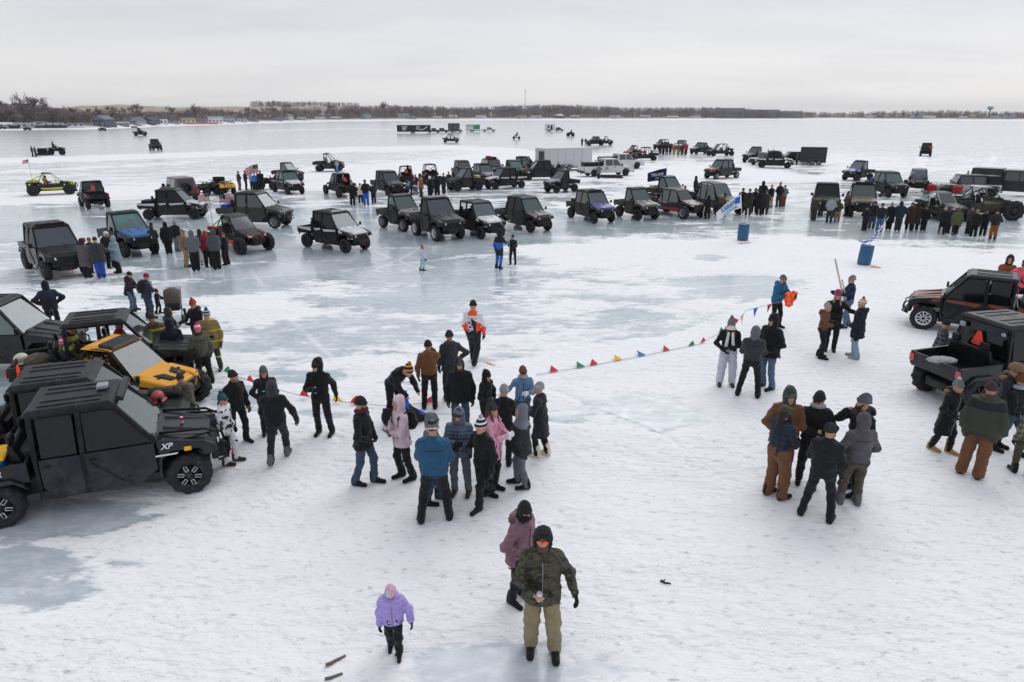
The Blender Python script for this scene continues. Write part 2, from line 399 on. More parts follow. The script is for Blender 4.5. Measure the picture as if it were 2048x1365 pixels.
# trodden, drifted relief in the snow near the camera
def vnoise(x, y, s, seed):
    r = np.random.default_rng(seed); g = r.random((256, 256))
    a, b = x/s, y/s; i = np.floor(a).astype(int); j = np.floor(b).astype(int); fa, fb = a-i, b-j
    fa = fa*fa*(3-2*fa); fb = fb*fb*(3-2*fb); q = lambda m, n: g[m % 256, n % 256]
    return (q(i, j)*(1-fa)+q(i+1, j)*fa)*(1-fb)+(q(i, j+1)*(1-fa)+q(i+1, j+1)*fa)*fb
Z = np.zeros_like(GX)
near = np.clip((60-GY)/40, 0, 1)
Z += near*np.clip(S-.45, 0, .6)*.05*(vnoise(GX, GY, 1.3, 1)-.5)
Z += near*np.clip(S-.6, 0, .4)*.05*(vnoise(GX+GY*.4, GY, .35, 2)-.5)
rows = [np.stack([GX, GY, Z], -1)]
last = rows[0][-1].copy(); back = last.copy(); back[:, 1] = -60; back[:, 2] = 0; back[:, 0] = np.linspace(-120, 120, len(gx))
rows = np.concatenate([rows[0], back[None]], 0); S = np.concatenate([S, np.ones((1, len(gx)))], 0)
nr, nc = rows.shape[:2]
idx = np.arange(nr*nc).reshape(nr, nc)
F = np.stack([idx[:-1, :-1], idx[1:, :-1], idx[1:, 1:], idx[:-1, 1:]], -1).reshape(-1, 4)
me = np_mesh('ice', rows.reshape(-1, 3), F)
at_ = me.attributes.new('snow', 'FLOAT', 'POINT'); at_.data.foreach_set('value', S.ravel().astype(np.float32))
m, nt, b = nodes('lake_ice_and_snow')
geo = N(nt, 'ShaderNodeNewGeometry'); P = geo.outputs['Position']
def mapped(s, rz=0):
    q = N(nt, 'ShaderNodeMapping'); q.inputs['Scale'].default_value = s; q.inputs['Rotation'].default_value = (0, 0, rz); nt.links.new(P, q.inputs[0]); return q.outputs[0]
A = N(nt, 'ShaderNodeAttribute', attribute_name='snow')
big = noise(nt, mapped((.22, .5, 1), .15), 1.0, 10, .62)      # drift edges, long across the wind
fine = noise(nt, mapped((1.1, 3.0, 1), .12), 1.0, 12, .76)
far = noise(nt, mapped((.012, .05, 1), .05), 1.0, 6, .6)
tot = mth(nt, 'ADD', mth(nt, 'MULTIPLY_ADD', big, 1.5, -.75), mth(nt, 'MULTIPLY_ADD', fine, 1.25, -.625))
tot = mth(nt, 'ADD', tot, mth(nt, 'MULTIPLY_ADD', far, .5, -.25))
amt = mth(nt, 'ADD', A.outputs['Fac'], tot)
mask = N(nt, 'ShaderNodeMapRange', interpolation_type='SMOOTHSTEP'); mask.inputs[1].default_value = .43; mask.inputs[2].default_value = .61
nt.links.new(amt, mask.inputs[0]); mask = mask.outputs[0]
# skate-like scratches and tyre lines in the bare ice
def lines(rz, s, wd):
    w_ = N(nt, 'ShaderNodeTexWave', wave_type='BANDS'); w_.inputs['Scale'].default_value = s; w_.inputs['Distortion'].default_value = 6; w_.inputs['Detail'].default_value = 3; w_.inputs['Detail Scale'].default_value = .35
    nt.links.new(mapped((1, 1, 1), rz), w_.inputs[0]); return ramp(nt, w_.outputs['Fac'], [(1-wd, (0,)), (1, (1,))])
ln = mth(nt, 'MAXIMUM', lines(1.2, .035, .0012), lines(.30, .05, .001)); ln = mth(nt, 'MAXIMUM', ln, lines(-.5, .045, .0008))
ln = mth(nt, 'MULTIPLY', ln, ramp(nt, noise(nt, mapped((.09, .2, 1), .3), 1.0, 3, .5), [(.42, (0,)), (.6, (1,))]))
deep = noise(nt, mapped((.16, .3, 1), .3), 1.0, 5, .55)
ice = ramp(nt, deep, [(.3, hexc('94a5ac')), (.5, hexc('b0bdc3')), (.68, hexc('cad2d7'))])
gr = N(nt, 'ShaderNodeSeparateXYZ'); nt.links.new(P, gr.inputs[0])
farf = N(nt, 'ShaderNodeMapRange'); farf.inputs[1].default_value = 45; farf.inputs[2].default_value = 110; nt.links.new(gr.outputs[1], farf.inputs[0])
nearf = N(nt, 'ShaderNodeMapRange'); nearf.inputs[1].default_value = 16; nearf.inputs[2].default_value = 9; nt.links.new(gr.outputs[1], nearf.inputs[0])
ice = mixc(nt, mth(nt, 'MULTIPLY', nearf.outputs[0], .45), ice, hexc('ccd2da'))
ice = mixc(nt, farf.outputs[0], ice, hexc('c3c7cc'))  # far ice greyed in its colour to stand for reflected sky and shore
frost = noise(nt, mapped((2.2, 5, 1), .1), 1.0, 6, .7)
ice = mixc(nt, mth(nt, 'MULTIPLY', ramp(nt, frost, [(.44, (0,)), (.64, (1,))]), .62), ice, hexc('dfe3e8'))
ice = mixc(nt, mth(nt, 'MULTIPLY', ln, .75), ice, hexc('e6e9ee'))
dirt = ramp(nt, noise(nt, mapped((1.5, 3, 1), .0), 1.6, 10, .8), [(.56, (0,)), (.70, (1,))])
snow = mixc(nt, noise(nt, mapped((.5, 1.1, 1), .2), 1.0, 6, .6), hexc('f0f1f4'), hexc('f9f9fa'))
snow = mixc(nt, mth(nt, 'MULTIPLY', dirt, .34), snow, hexc('a4a6ac'))
spk = ramp(nt, noise(nt, mapped((4.5, 10, 1), .3), 1.0, 4, .75), [(.57, (0,)), (.68, (1,))])
snow = mixc(nt, mth(nt, 'MULTIPLY', spk, .58), snow, hexc('9a9ca2'))
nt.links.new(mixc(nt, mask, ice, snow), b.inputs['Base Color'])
rr = N(nt, 'ShaderNodeMapRange'); rr.inputs[3].default_value = .16; rr.inputs[4].default_value = .85; nt.links.new(mask, rr.inputs[0])
nt.links.new(rr.outputs[0], b.inputs['Roughness'])
sl_ = N(nt, 'ShaderNodeMapRange'); sl_.inputs[3].default_value = .6; sl_.inputs[4].default_value = .15; nt.links.new(mask, sl_.inputs[0]); nt.links.new(sl_.outputs[0], b.inputs['Specular IOR Level'])
foot = noise(nt, mapped((2.6, 5.5, 1), .35), 1.0, 5, .6)
nearb = N(nt, 'ShaderNodeMapRange'); nearb.inputs[1].default_value = 14; nearb.inputs[2].default_value = 45; nearb.inputs[3].default_value = 1; nearb.inputs[4].default_value = .12; nt.links.new(gr.outputs[1], nearb.inputs[0])
vo = N(nt, 'ShaderNodeTexVoronoi'); vo.feature = 'SMOOTH_F1'; vo.inputs['Scale'].default_value = 1; vo.inputs['Smoothness'].default_value = .3; nt.links.new(mapped((2.6, 3.4, 1), .5), vo.inputs['Vector'])
dent = mth(nt, 'MULTIPLY', ramp(nt, vo.outputs['Distance'], [(.10, (0,)), (.34, (1,))]), ramp(nt, noise(nt, mapped((.35, .5, 1), .2), 1.0, 4, .6), [(.42, (.15,)), (.6, (1,))]))
foot = mth(nt, 'ADD', foot, mth(nt, 'MULTIPLY', dent, .38))
mb = N(nt, 'ShaderNodeMapRange', interpolation_type='SMOOTHSTEP'); mb.inputs[1].default_value = .35; mb.inputs[2].default_value = 1.0
nt.links.new(mth(nt, 'ADD', A.outputs['Fac'], mth(nt, 'MULTIPLY_ADD', noise(nt, mapped((.22, .5, 1), .15), 1.0, 2, .5), 1.5, -.75)), mb.inputs[0])
patchy = ramp(nt, noise(nt, mapped((.3, .45, 1), .4), 1.0, 3, .55), [(.35, (.5,)), (.65, (1.0,))])
hgt = mth(nt, 'ADD', mth(nt, 'MULTIPLY', mth(nt, 'MULTIPLY', mb.outputs[0], patchy), mth(nt, 'MULTIPLY_ADD', mth(nt, 'MULTIPLY', foot, nearb.outputs[0]), 1.5, .02)), mth(nt, 'MULTIPLY', frost, .03))
bump(nt, b, hgt, .9, .09)
ice_o = obj('frozen_lake', me, [m]); tag(ice_o, kind='structure')

# ------------------------------------------------------------------ the far shore
SHORE = [(-900, 276), (-300, 264), (0, 259), (200, 257), (330, 251), (520, 245.5), (640, 242), (800, 240), (1000, 239), (1300, 238.4), (1600, 238), (1660, 237.2), (1760, 239), (2048, 240.8), (2400, 243), (3200, 246)]
TOP = [(-900, 214), (-300, 220), (0, 224), (110, 217), (170, 212), (260, 211.5), (350, 214.5), (480, 215), (560, 214), (660, 214), (740, 215), (900, 219), (1100, 221), (1300, 223), (1420, 225), (1640, 229), (1700, 229.5), (1800, 228.5), (2048, 229), (3200, 224)]
sx = [a for a, _ in SHORE]; sy_ = [b_ for _, b_ in SHORE]; tx_ = [a for a, _ in TOP]; ty_ = [b_ for _, b_ in TOP]
def shore(x): return at(x, float(np.interp(x, sx, sy_)))
KD = [(1.0, 0.0), (1.012, .3), (1.03, 1.2), (1.10, 2.6), (1.3, 4), (1.8, None), (2.3, None), (3.0, None)]
def land(x, k):
    """terrain point k shore-distances out along the photo column x"""
    p0 = shore(x); d = p0.length*k
    if k <= 1.3: h = float(np.interp(k, [q[0] for q in KD[:5]], [q[1] for q in KD[:5]]))
    else:
        yt = float(np.interp(x, tx_, ty_)); pt = Vector((p0.x*2.3, p0.y*2.3, 0)); ht = max(4.5, height_at(pt, yt))
        h = 4+(ht-4)*math.sin(min(1, (k-1.3)/1.0)*PI/2)+(.8*math.sin(x*.031)+.5*math.sin(x*.083))*(k-1.3)
    return Vector((p0.x*k, p0.y*k, h))
cols = np.linspace(-900, 3200, 260); ks = [1.0, 1.006, 1.012, 1.03, 1.06, 1.1, 1.2, 1.3, 1.5, 1.7, 1.9, 2.1, 2.3, 2.6, 3.0]
LV = np.array([[land(x, k) for x in cols] for k in ks])
LV[0, :, 2] = -.05
li = np.arange(len(ks)*len(cols)).reshape(len(ks), len(cols))
LF = np.stack([li[:-1, :-1], li[:-1, 1:], li[1:, 1:], li[1:, :-1]], -1).reshape(-1, 4)
m, nt, b = nodes('winter_grass_and_snow')
geo = N(nt, 'ShaderNodeNewGeometry'); P = geo.outputs['Position']; q = N(nt, 'ShaderNodeSeparateXYZ'); nt.links.new(P, q.inputs[0])
n_ = N(nt, 'ShaderNodeTexNoise'); n_.inputs['Scale'].default_value = .02; n_.inputs['Detail'].default_value = 8; nt.links.new(P, n_.inputs[0])
grass = ramp(nt, n_.outputs[0], [(.3, hexc('9a8c7c')), (.5, hexc('ab9c8a')), (.7, hexc('8d7f70'))])
sn = ramp(nt, mth(nt, 'ADD', mth(nt, 'MULTIPLY', q.outputs[2], .28), mth(nt, 'MULTIPLY_ADD', n_.outputs[0], .6, -.3)), [(.2, hexc('e6e6ea')), (.5, hexc('75695f')), (.9, hexc('75695f'))])
nt.links.new(mixc(nt, ramp(nt, mth(nt, 'MULTIPLY', q.outputs[2], .15), [(.6, (0,)), (.9, (1,))]), sn, grass), b.inputs['Base Color']); b.inputs['Roughness'].default_value = .95
tag(obj('shore_land', np_mesh('land', LV.reshape(-1, 3), LF), [m]), kind='structure')

# ------------------------------------------------------------------ bare trees
def tree_meshes(seed, h=12, spread=.42, twigs=520, conifer=False):
    r = random.Random(seed); tb = B(); V, Fc = [], []
    def tri(p, d, L, w_):
        s = Vector((r.uniform(-1, 1), r.uniform(-1, 1), r.uniform(-.3, .3))).normalized()*w_
        i = len(V); V.extend([p-s, p+s, p+d*L]); Fc.append((i, i+1, i+2))
    if conifer:
        tb.tube([(0, 0, 0), (0, 0, h*.5), (0, 0, h)], .2, 5, .03)
        for _ in range(twigs):
            t = r.random()**.8; z_ = h*(.12+.88*t); rad = (1-t)*h*.24+.15; a = r.uniform(0, 2*PI); q_ = rad*r.uniform(.3, 1)
            p = Vector((math.cos(a)*q_, math.sin(a)*q_, z_)); tri(p, Vector((math.cos(a), math.sin(a), -.5)).normalized(), .9, .3)
    else:
        def grow(p, d, L, rad, lv):
            e = p+d*L; mid = p+d*L*.5+Vector((r.uniform(-.06, .06), r.uniform(-.06, .06), 0))*L
            tb.tube([(p.x, -p.y, p.z), (mid.x, -mid.y, mid.z), (e.x, -e.y, e.z)], rad, 4 if lv else 6, rad*.62)
            if lv >= 3: ends.append((p, e, d)); return
            for _ in range((4, 4, 3)[lv]):
                a = Vector((r.uniform(-1, 1), r.uniform(-1, 1), r.uniform(-.15, .5))).normalized()
                nd = (d*(1-spread)+a*spread*1.7+Vector((0, 0, .22))).normalized(); k = r.uniform(.55, 1)
                grow(p+(e-p)*k, nd, L*r.uniform(.6, .85), rad*.55, lv+1)
        ends = []
        grow(Vector((0, 0, 0)), Vector((r.uniform(-.08, .08), r.uniform(-.08, .08), 1)).normalized(), h*.33, h*.020, 0)
        for _ in range(twigs):
            p, e, d = r.choice(ends); q_ = p+(e-p)*r.random()
            a = Vector((r.uniform(-1, 1), r.uniform(-1, 1), r.uniform(-.5, .9))).normalized()
            tri(q_, (d*.5+a*.8).normalized(), h*r.uniform(.05, .13), .058)
    return tb.mesh('trunk'), np_mesh('crown', [tuple(v) for v in V], Fc, False)
PROT = [tree_meshes(s, 12, sp_, 1150) for s, sp_ in ((1, .42), (2, .5), (3, .36), (4, .55), (5, .46), (6, .4))]
CON = [tree_meshes(s, 10, 0, 620, True) for s in (11, 12)]
def bark(n, c1_, c2_):
    m_, nt_, b_ = nodes(n); oi = N(nt_, 'ShaderNodeObjectInfo')
    nt_.links.new(mixc(nt_, oi.outputs['Random'], hexc(c1_), hexc(c2_)), b_.inputs['Base Color']); b_.inputs['Roughness'].default_value = .95; return m_
TWIG = bark('bare_twigs', '6c6566', '8a8182'); BARK = bark('tree_bark', '5c5656', '736b6a'); FIR = bark('fir_needles', '3c423e', '4b4f47')
SKY = [(-100, 212), (0, 212), (60, 209), (110, 216), (150, 220), (330, 222), (420, 216), (470, 221), (560, 218), (640, 214), (700, 213), (760, 215), (860, 214), (930, 218), (1020, 213), (1150, 212), (1250, 218), (1420, 217), (1640, 226), (1700, 226), (1760, 224), (1900, 223), (2048, 226), (2200, 226)]
def sky_h(x, k, j=0):
    p = land(x, k); y = float(np.interp(x, [a for a, _ in SKY], [b_ for _, b_ in SKY]))+j-4
    return max(4, height_at(p, y)-p.z)
def tree(x, k, hh, i, label=None, group='bare trees along the far shore', con=False, parts=False, cat='tree'):
    p = land(x, k); tm, cm = (CON if con else PROT)[i % (2 if con else 6)]
    s = hh/(10. if con else 12.)
    nm = 'pine_tree' if con else 'bare_tree'
    rz = (i*47) % 360
    if parts:
        t = empty(nm, p, rz, s); obj('trunk', tm, BARK, t); obj('crown', cm, FIR if con else TWIG, t)
    else:
        key = ('tree', con, i % (2 if con else 6))
        def mk():
            bm = bmesh.new(); bm.from_mesh(tm); n0 = len(bm.faces); bm.from_mesh(cm); bm.faces.ensure_lookup_table()
            for f in bm.faces[n0:]: f.material_index = 1
            me_ = bpy.data.meshes.new(nm); bm.to_mesh(me_); bm.free(); return me_
        t = obj(nm, cached(key, mk), [BARK, FIR if con else TWIG], None, p, (0, 0, R(rz)), s)
    tag(t, label, cat, group)
    return t
big_trees = [(20, 1.04, 11), (75, 1.05, 17.5), (52, 1.1, 14), (96, 1.12, 13), (120, 1.03, 11), (8, 1.2, 14), (38, 1.02, 8), (148, 1.1, 10), (205, 1.05, 10.5), (180, 1.2, 9), (228, 1.1, 11), (248, 1.25, 10),
  (275, 1.2, 13.5), (345, 1.12, 12), (395, 1.1, 14), (385, 1.2, 12), (410, 1.15, 12), (445, 1.2, 11), (497, 1.1, 14), (512, 1.2, 12)]
for i, (x, k, hh) in enumerate(big_trees):
    tree(x, k, hh*1.2, i*5+1, ('tall bare tree with a wide twiggy crown above the cottages, far left shore' if hh > 17 else 'bare grey tree among the lake cottages on the left shore'), 'bare trees among the left shore cottages', parts=True)
trr = random.Random(3)
def run(n, x0, x1, k0, k1, h0, h1, label, group, con=0.0):
    for i in range(n):
        x = x0+(x1-x0)*(i+trr.random())/n
        k_ = trr.uniform(k0, k1)
        tree(x, k_, sky_h(x, k_, trr.choice((-1, 0, 1, 2, 3, 5))) if x < 515 or k_ < 1.9 else trr.uniform(h0, h1), trr.randrange(600), label, group, con and trr.random() < con)
run(44, -60, 330, 1.008, 1.2, 7, 11, 'bare grey tree in the hedge of trees along the left shore', 'hedge of bare trees on the left shore')
run(44, 330, 700, 1.006, 1.25, 9, 15, 'bare tree behind the white cottages left of centre', 'bare trees left of centre')
run(22, 520, 690, 2.0, 2.3, 10, 14, 'dark tree on the ridge behind the tan hill', 'dark ridge trees', .7)
run(60, 700, 1060, 1.006, 1.25, 12, 20, 'bare tree on the wooded far shore at the centre', 'bare trees on the centre shore')
run(56, 1060, 1440, 1.004, 1.2, 14, 22, 'bare tree on the wooded far shore right of centre', 'bare trees right of centre')
run(34, 1430, 1640, 1.006, 1.03, 10, 15, 'bare tree before the long dark apartment block', 'bare trees before the apartments')
run(50, 1665, 2120, 1.004, 1.12, 9, 13.5, 'bare tree on the far right shore', 'bare trees on the right shore')
for i, (x, hh) in enumerate([(770, 194), (789, 199), (664, 198), (575, 196), (548, 205), (275, 202), (1020, 207), (1130, 205), (1145, 207), (534, 206)]):
    q_ = land(x, 1.12); tree(x, 1.12, height_at(q_, hh)-q_.z, i*3, 'tree standing clear above the far tree line near the centre', 'tall trees above the tree line')
# the wood behind, one mass
def wood(name, x0, x1, k, h0, n, dens, label):
    r = random.Random(int(x0)); V, Fc = [], []
    for i in range(n):
        x = r.uniform(x0, x1); p = land(x, k*r.uniform(.97, 1.06)); kq = p.length/shore(x).length; hh = (sky_h(x, min(kq, 1.3), r.uniform(1, 7) if x > 700 or x < 110 else r.uniform(3, 13)) if kq < 1.4 else h0*r.uniform(.6, 1))
        for _ in range(dens):
            t = r.random(); a = r.uniform(0, 2*PI); q = hh*.35*math.sqrt(r.random())*(1-.45*t)
            c = p+Vector((q*math.cos(a), q*math.sin(a), hh*t)); d = Vector((r.uniform(-1, 1), r.uniform(-1, 1), r.uniform(-.2, 1))).normalized()*hh*.10
            s = Vector((r.uniform(-1, 1), r.uniform(-1, 1), r.uniform(-1, 1))).normalized()*hh*.022
            j = len(V); V.extend([tuple(c-s-d), tuple(c+s-d), tuple(c+d)]); Fc.append((j, j+1, j+2))
    tag(obj(name, np_mesh(name, V, Fc, False), TWIG), label, 'wood', kind='stuff')
wood('distant_wood', 690, 1440, 1.22, 19, 900, 80, 'continuous bare wood behind the centre shore')
wood('distant_wood', 1400, 1660, 1.06, 14, 260, 60, 'dark bare wood around the long apartment block')
wood('distant_wood', 1640, 2150, 1.12, 13, 520, 60, 'continuous bare wood behind the right shore')
wood('distant_wood', -60, 700, 1.12, 9, 900, 60, 'thin wood behind the left shore cottages')
wood('distant_wood', 505, 720, 2.15, 13, 420, 50, 'dark wood along the ridge behind the tan hill')

def house(x, k, w_, d_, h_, roofh, wall, roof, label, cat='house', name='lake_house', turn=0, flat=False):
    if cat == 'house':
        k += .006 if x < 520 else .015; q_ = .72 if 620 < x < 1420 or x > 1700 else .68; w_, h_, roofh = w_*q_, h_*q_, roofh*q_
        if roofh > 2: turn = (0, 30, -35, 20)[int(x) % 4]
    p = land(x, k); a = -az(p)+turn
    t = empty(name, (p.x, p.y, p.z-.3), a, 1, label, cat, 'lakeside cottages')
    obj('wall', B().box(-w_/2, w_/2, -d_/2, d_/2, 0, h_).mesh(), 'plain:'+wall, t)
    rb = B()
    if flat: rb.box(-w_/2-.3, w_/2+.3, -d_/2-.3, d_/2+.3, h_, h_+.35)
    elif w_ > d_ and roofh < 3.1*.8: 
        rb.hexa([(-w_/2-.4, -d_/2-.5, h_-.1), (w_/2+.4, -d_/2-.5, h_-.1), (w_/2+.4, d_/2+.5, h_-.1), (-w_/2-.4, d_/2+.5, h_-.1), (-w_/2-.3, -.1, h_+roofh), (w_/2+.3, -.1, h_+roofh), (w_/2+.3, .1, h_+roofh), (-w_/2-.3, .1, h_+roofh)])
    else:
        rb.hexa([(-w_/2-.4, -d_/2-.4, h_-.1), (w_/2+.4, -d_/2-.4, h_-.1), (w_/2+.4, d_/2+.4, h_-.1), (-w_/2-.4, d_/2+.4, h_-.1), (-.1, -d_/2-.3, h_+roofh), (.1, -d_/2-.3, h_+roofh), (.1, d_/2+.3, h_+roofh), (-.1, d_/2+.3, h_+roofh)])
    rf = obj('roof', rb.mesh(), 'plain:'+roof, t)
    n = max(2, int(w_/2.6))
    for s_ in range(max(1, int(h_/2.8))):
        for i in range(n):
            cx_ = -w_/2+w_*(i+.5)/n; z0 = .9+s_*2.7
            wf = obj('window', B().box(cx_-.75, cx_+.75, d_/2, d_/2+.06, z0, z0+1.35).mesh(), 'plain:white', t)
            obj('pane', B().box(cx_-.6, cx_+.6, d_/2+.062, d_/2+.1, z0+.12, z0+1.23).mesh(), 'lamp:dark', wf)
    return t
HS = [(12, 1.012, 9, 6, 2.8, 1.6, 'lgrey', 'white', 'pale flat cottage with many windows at the far left edge'),
 (32, 1.012, 9, 6, 2.8, 1.5, 'white', 'lgrey', 'white cottage with a pale roof second from the left edge'),
 (58, 1.012, 10, 6, 2.6, 1.4, 'silver', 'lgrey', 'low white cottage with a long window band beneath the tallest tree'),
 (82, 1.02, 9, 6, 2.7, 1.8, 'white', 'grey', 'white cottage right of the tallest bare tree'),
 (108, 1.012, 14, 6, 2.5, 1.3, 'lgrey', 'lgrey', 'long low pale boathouse on the left shore'),
 (152, 1.012, 12, 6, 2.4, 1.0, 'white', 'grey', 'low flat white cottage left of the blue gabled house'),
 (210, 1.015, 10, 8, 6.0, 3.2, '4b5662', '6f767e', 'blue two storey house with a steep front gable'),
 (224, 1.014, 8, 6, 3.4, 1.8, '6b747d', 'silver', 'small blue wing beside the blue gabled house'),
 (248, 1.012, 9, 6, 3.0, 1.0, '8d8578', 'silver', 'low tan cottage with a white trim right of the blue house'),
 (270, 1.03, 15, 9, 3.4, 3.6, 'lgrey', '777a80', 'big grey hip roofed house on the left shore'),
 (302, 1.02, 12, 9, 4.2, 3.0, '555b63', '44484e', 'dark blue grey roofed house beside the hip roofed one'),
 (328, 1.02, 8, 7, 5.2, 2.4, 'white', 'grey', 'white gable fronted house right of the dark roofed one'),
 (350, 1.02, 10, 7, 3.4, 2.2, 'lgrey', 'grey', 'grey shingled cottage behind the red snow fence'),
 (378, 1.02, 14, 8, 3.6, 2.6, 'cream', '86837c', 'cream cottage with a wide tan roof'),
 (405, 1.02, 11, 7, 3.6, 2.0, '7f8a94', 'grey', 'pale blue cottage right of the cream one'),
 (432, 1.02, 17, 8, 5.4, 2.0, 'white', 'lgrey', 'large white two storey house with porches'),
 (458, 1.02, 15, 8, 5.4, 2.2, 'silver', 'grey', 'large pale two storey house with a grey roof'),
 (485, 1.02, 12, 7, 3.0, 1.6, 'white', 'lgrey', 'low white cottage left of the grey gabled tower house'),
 (508, 1.02, 13, 7, 3.2, 1.6, 'lgrey', 'grey', 'low grey cottage in the trees left of centre'),
 (556, 1.02, 13, 9, 5.6, 3.4, '7f8a94', 'grey', 'pale blue house with twin gables left of centre'),
 (578, 1.02, 10, 9, 6.5, 4, 'silver', '6f767e', 'tall white house with a pointed gable'),
 (604, 1.02, 14, 8, 3.2, 2.0, 'silver', 'lgrey', 'low pale cottage right of the tall pointed house'),
 (640, 1.02, 18, 8, 3.6, 1.8, 'white', 'lgrey', 'long white cottage at the start of the centre shore'),
 (672, 1.02, 18, 8, 3.6, 1.8, 'lgrey', 'silver', 'long grey cottage at the start of the centre shore'),
 (733, 1.03, 16, 10, 9, 5, 'lgrey', 'grey', 'tall grey house on the bank left of the ice trailers'),
 (808, 1.06, 26, 12, 11, 5, 'silver', '5a5c60', 'big pale house with a broad roof above the ice trailers'),
 (822, 1.012, 24, 10, 5, 3, 'lgrey', 'grey', 'pale low house under the big house above the ice trailers'),
 (876, 1.02, 22, 10, 6, 4, 'white', 'grey', 'white gabled house behind the stacked dark trailers'),
 (905, 1.02, 22, 10, 6, 3, 'silver', 'lgrey', 'pale house just right of the white gabled house'),
 (962, 1.02, 24, 10, 5, 3, 'white', 'lgrey', 'white house behind the white pickup with the green trailer'),
 (1042, 1.02, 24, 10, 6, 3, 'silver', 'grey', 'pale house beneath the thin radio mast'),
 (1072, 1.02, 28, 10, 5, 3, 'white', 'lgrey', 'white house right of the thin radio mast'),
 (1118, 1.02, 24, 10, 7, 4, '555860', 'white', 'dark house with a white roof above the white trailer'),
 (1150, 1.02, 24, 10, 5, 3, 'lgrey', 'lgrey', 'grey house above the lone dark quad bike'),
 (1230, 1.02, 30, 10, 5, 3, 'white', 'lgrey', 'white house right of centre on the far shore'),
 (1290, 1.02, 30, 10, 5, 3, 'silver', 'lgrey', 'pale house above the distant open buggies'),
 (1345, 1.02, 30, 10, 4, 2, 'lgrey', 'white', 'low pale house left of the apartment block'),
 (1390, 1.02, 30, 10, 4, 2, 'white', 'lgrey', 'low white house nearest the apartment block'),
 (1742, 1.02, 22, 10, 4, 2, 'white', 'lgrey', 'small white house at the start of the right shore'),
 (1838, 1.02, 36, 12, 10, 3, 'lgrey', 'grey', 'wide grey lodge on the right shore'),
 (1858, 1.015, 20, 12, 7, 3, 'cream', 'grey', 'cream house beside the wide grey lodge'),
 (1925, 1.02, 16, 10, 4, 2, 'white', 'lgrey', 'white house left of the water tower'),
 (1990, 1.02, 18, 10, 5, 2, 'silver', 'grey', 'pale house right of the water tower'),
 (2018, 1.03, 22, 10, 8, 2, 'lgrey', 'grey', 'grey flat roofed house near the right edge')]
for h_ in HS: house(*h_)
for (x, w_, hh, lab) in ((1458, 58, 19, 'tallest dark section of the long apartment block'), (1520, 70, 16, 'middle dark section of the long apartment block'), (1575, 52, 13, 'lower right dark section of the long apartment block')):
    house(x, 1.04, w_, 20, hh, 1, '74737a', '55565c', lab, 'apartments', 'apartment_block', flat=True)
# water tower, mast, boats pulled up, snow fence
p = land(1976, 1.25); zt = height_at(p, 212.5)
s = p.length/1365; t = empty('water_tower', (p.x, p.y, p.z), 0, 1, 'pale blue bulb water tower above the right tree line', 'water tower')
zt -= p.z
obj('column', B().lathe([(0, 2.4*s), (2*s, 1.1*s), (zt-6*s, 1.0*s), (zt-5*s, 2*s)], axis='z', n=14).mesh(), 'plain:lgrey', t)
obj('tank', B().lathe([(zt-6.2*s, 1.3*s), (zt-4.6*s, 3.4*s), (zt-3*s, 4.6*s), (zt-1.4*s, 4.2*s), (zt-.4*s, 2.4*s), (zt, .2*s)], axis='z', n=20).mesh(), 'plain:8fb3bd', t)
p = land(1050, 1.3); zt = height_at(p, 183)-p.z
t = empty('radio_mast', p, 0, 1, 'thin radio mast rising above the centre shore', 'mast')
mb = B()
for a in range(3): mb.tube([(.9*math.cos(a*2.1), .9*math.sin(a*2.1), 0), (.5*math.cos(a*2.1), .5*math.sin(a*2.1), zt)], .22, 4)
for i in range(24): mb.tube([(.9*math.cos(i*2.1), .9*math.sin(i*2.1), zt*i/24), (.6*math.cos(i*2.1+2.1), .6*math.sin(i*2.1+2.1), zt*(i+1)/24)], .1, 4)
obj('lattice', mb.mesh(), 'metal:lgrey', t); obj('beacon', B().box(-1, 1, -1, 1, zt, zt+2.5, .4).mesh(), 'plain:lgrey', t)
for i, (x, y, wl, lab) in enumerate([(30, 258.5, 4, 'dark boat hull hauled out by the first cottages'), (92, 258.2, 9, 'dark covered boat on the shore under the tall tree'), (121, 258, 6, 'low dark boat right of the covered boat')]):
    p = at(x, y); bb = B().hexa([(-wl/2, -1, .5), (wl/2, -1, .5), (wl/2, 1, .5), (-wl/2, 1, .5), (-wl/2-.5, -1.2, 1.5), (wl/2+.8, -1.2, 1.6), (wl/2+.8, 1.2, 1.6), (-wl/2-.5, 1.2, 1.5)], .2)
    bb.box(-wl/3, -wl/3+.2, -.6, .6, 0, .5); bb.box(wl/3, wl/3+.2, -.6, .6, 0, .5)
    tag(obj('boat', bb.mesh(), 'plastic:charcoal', None, p, (0, 0, R(-az(p)))), lab, 'boat', 'boats hauled out on the shore')
p = at(385, 249.5); fb = B()
for i in range(13): fb.box(-18+i*3-.05, -18+i*3+.05, -.05, .05, 0, 1.5)
tag(obj('snow_fence', B().prism([(-.02, .15), (.02, .15), (.02, 1.35), (-.02, 1.35)], -18, 18).mesh(), 'plain:c9705f', None, p, (0, 0, R(-az(p)))), 'long orange red snow fence along the shore before the cream cottage', 'fence')
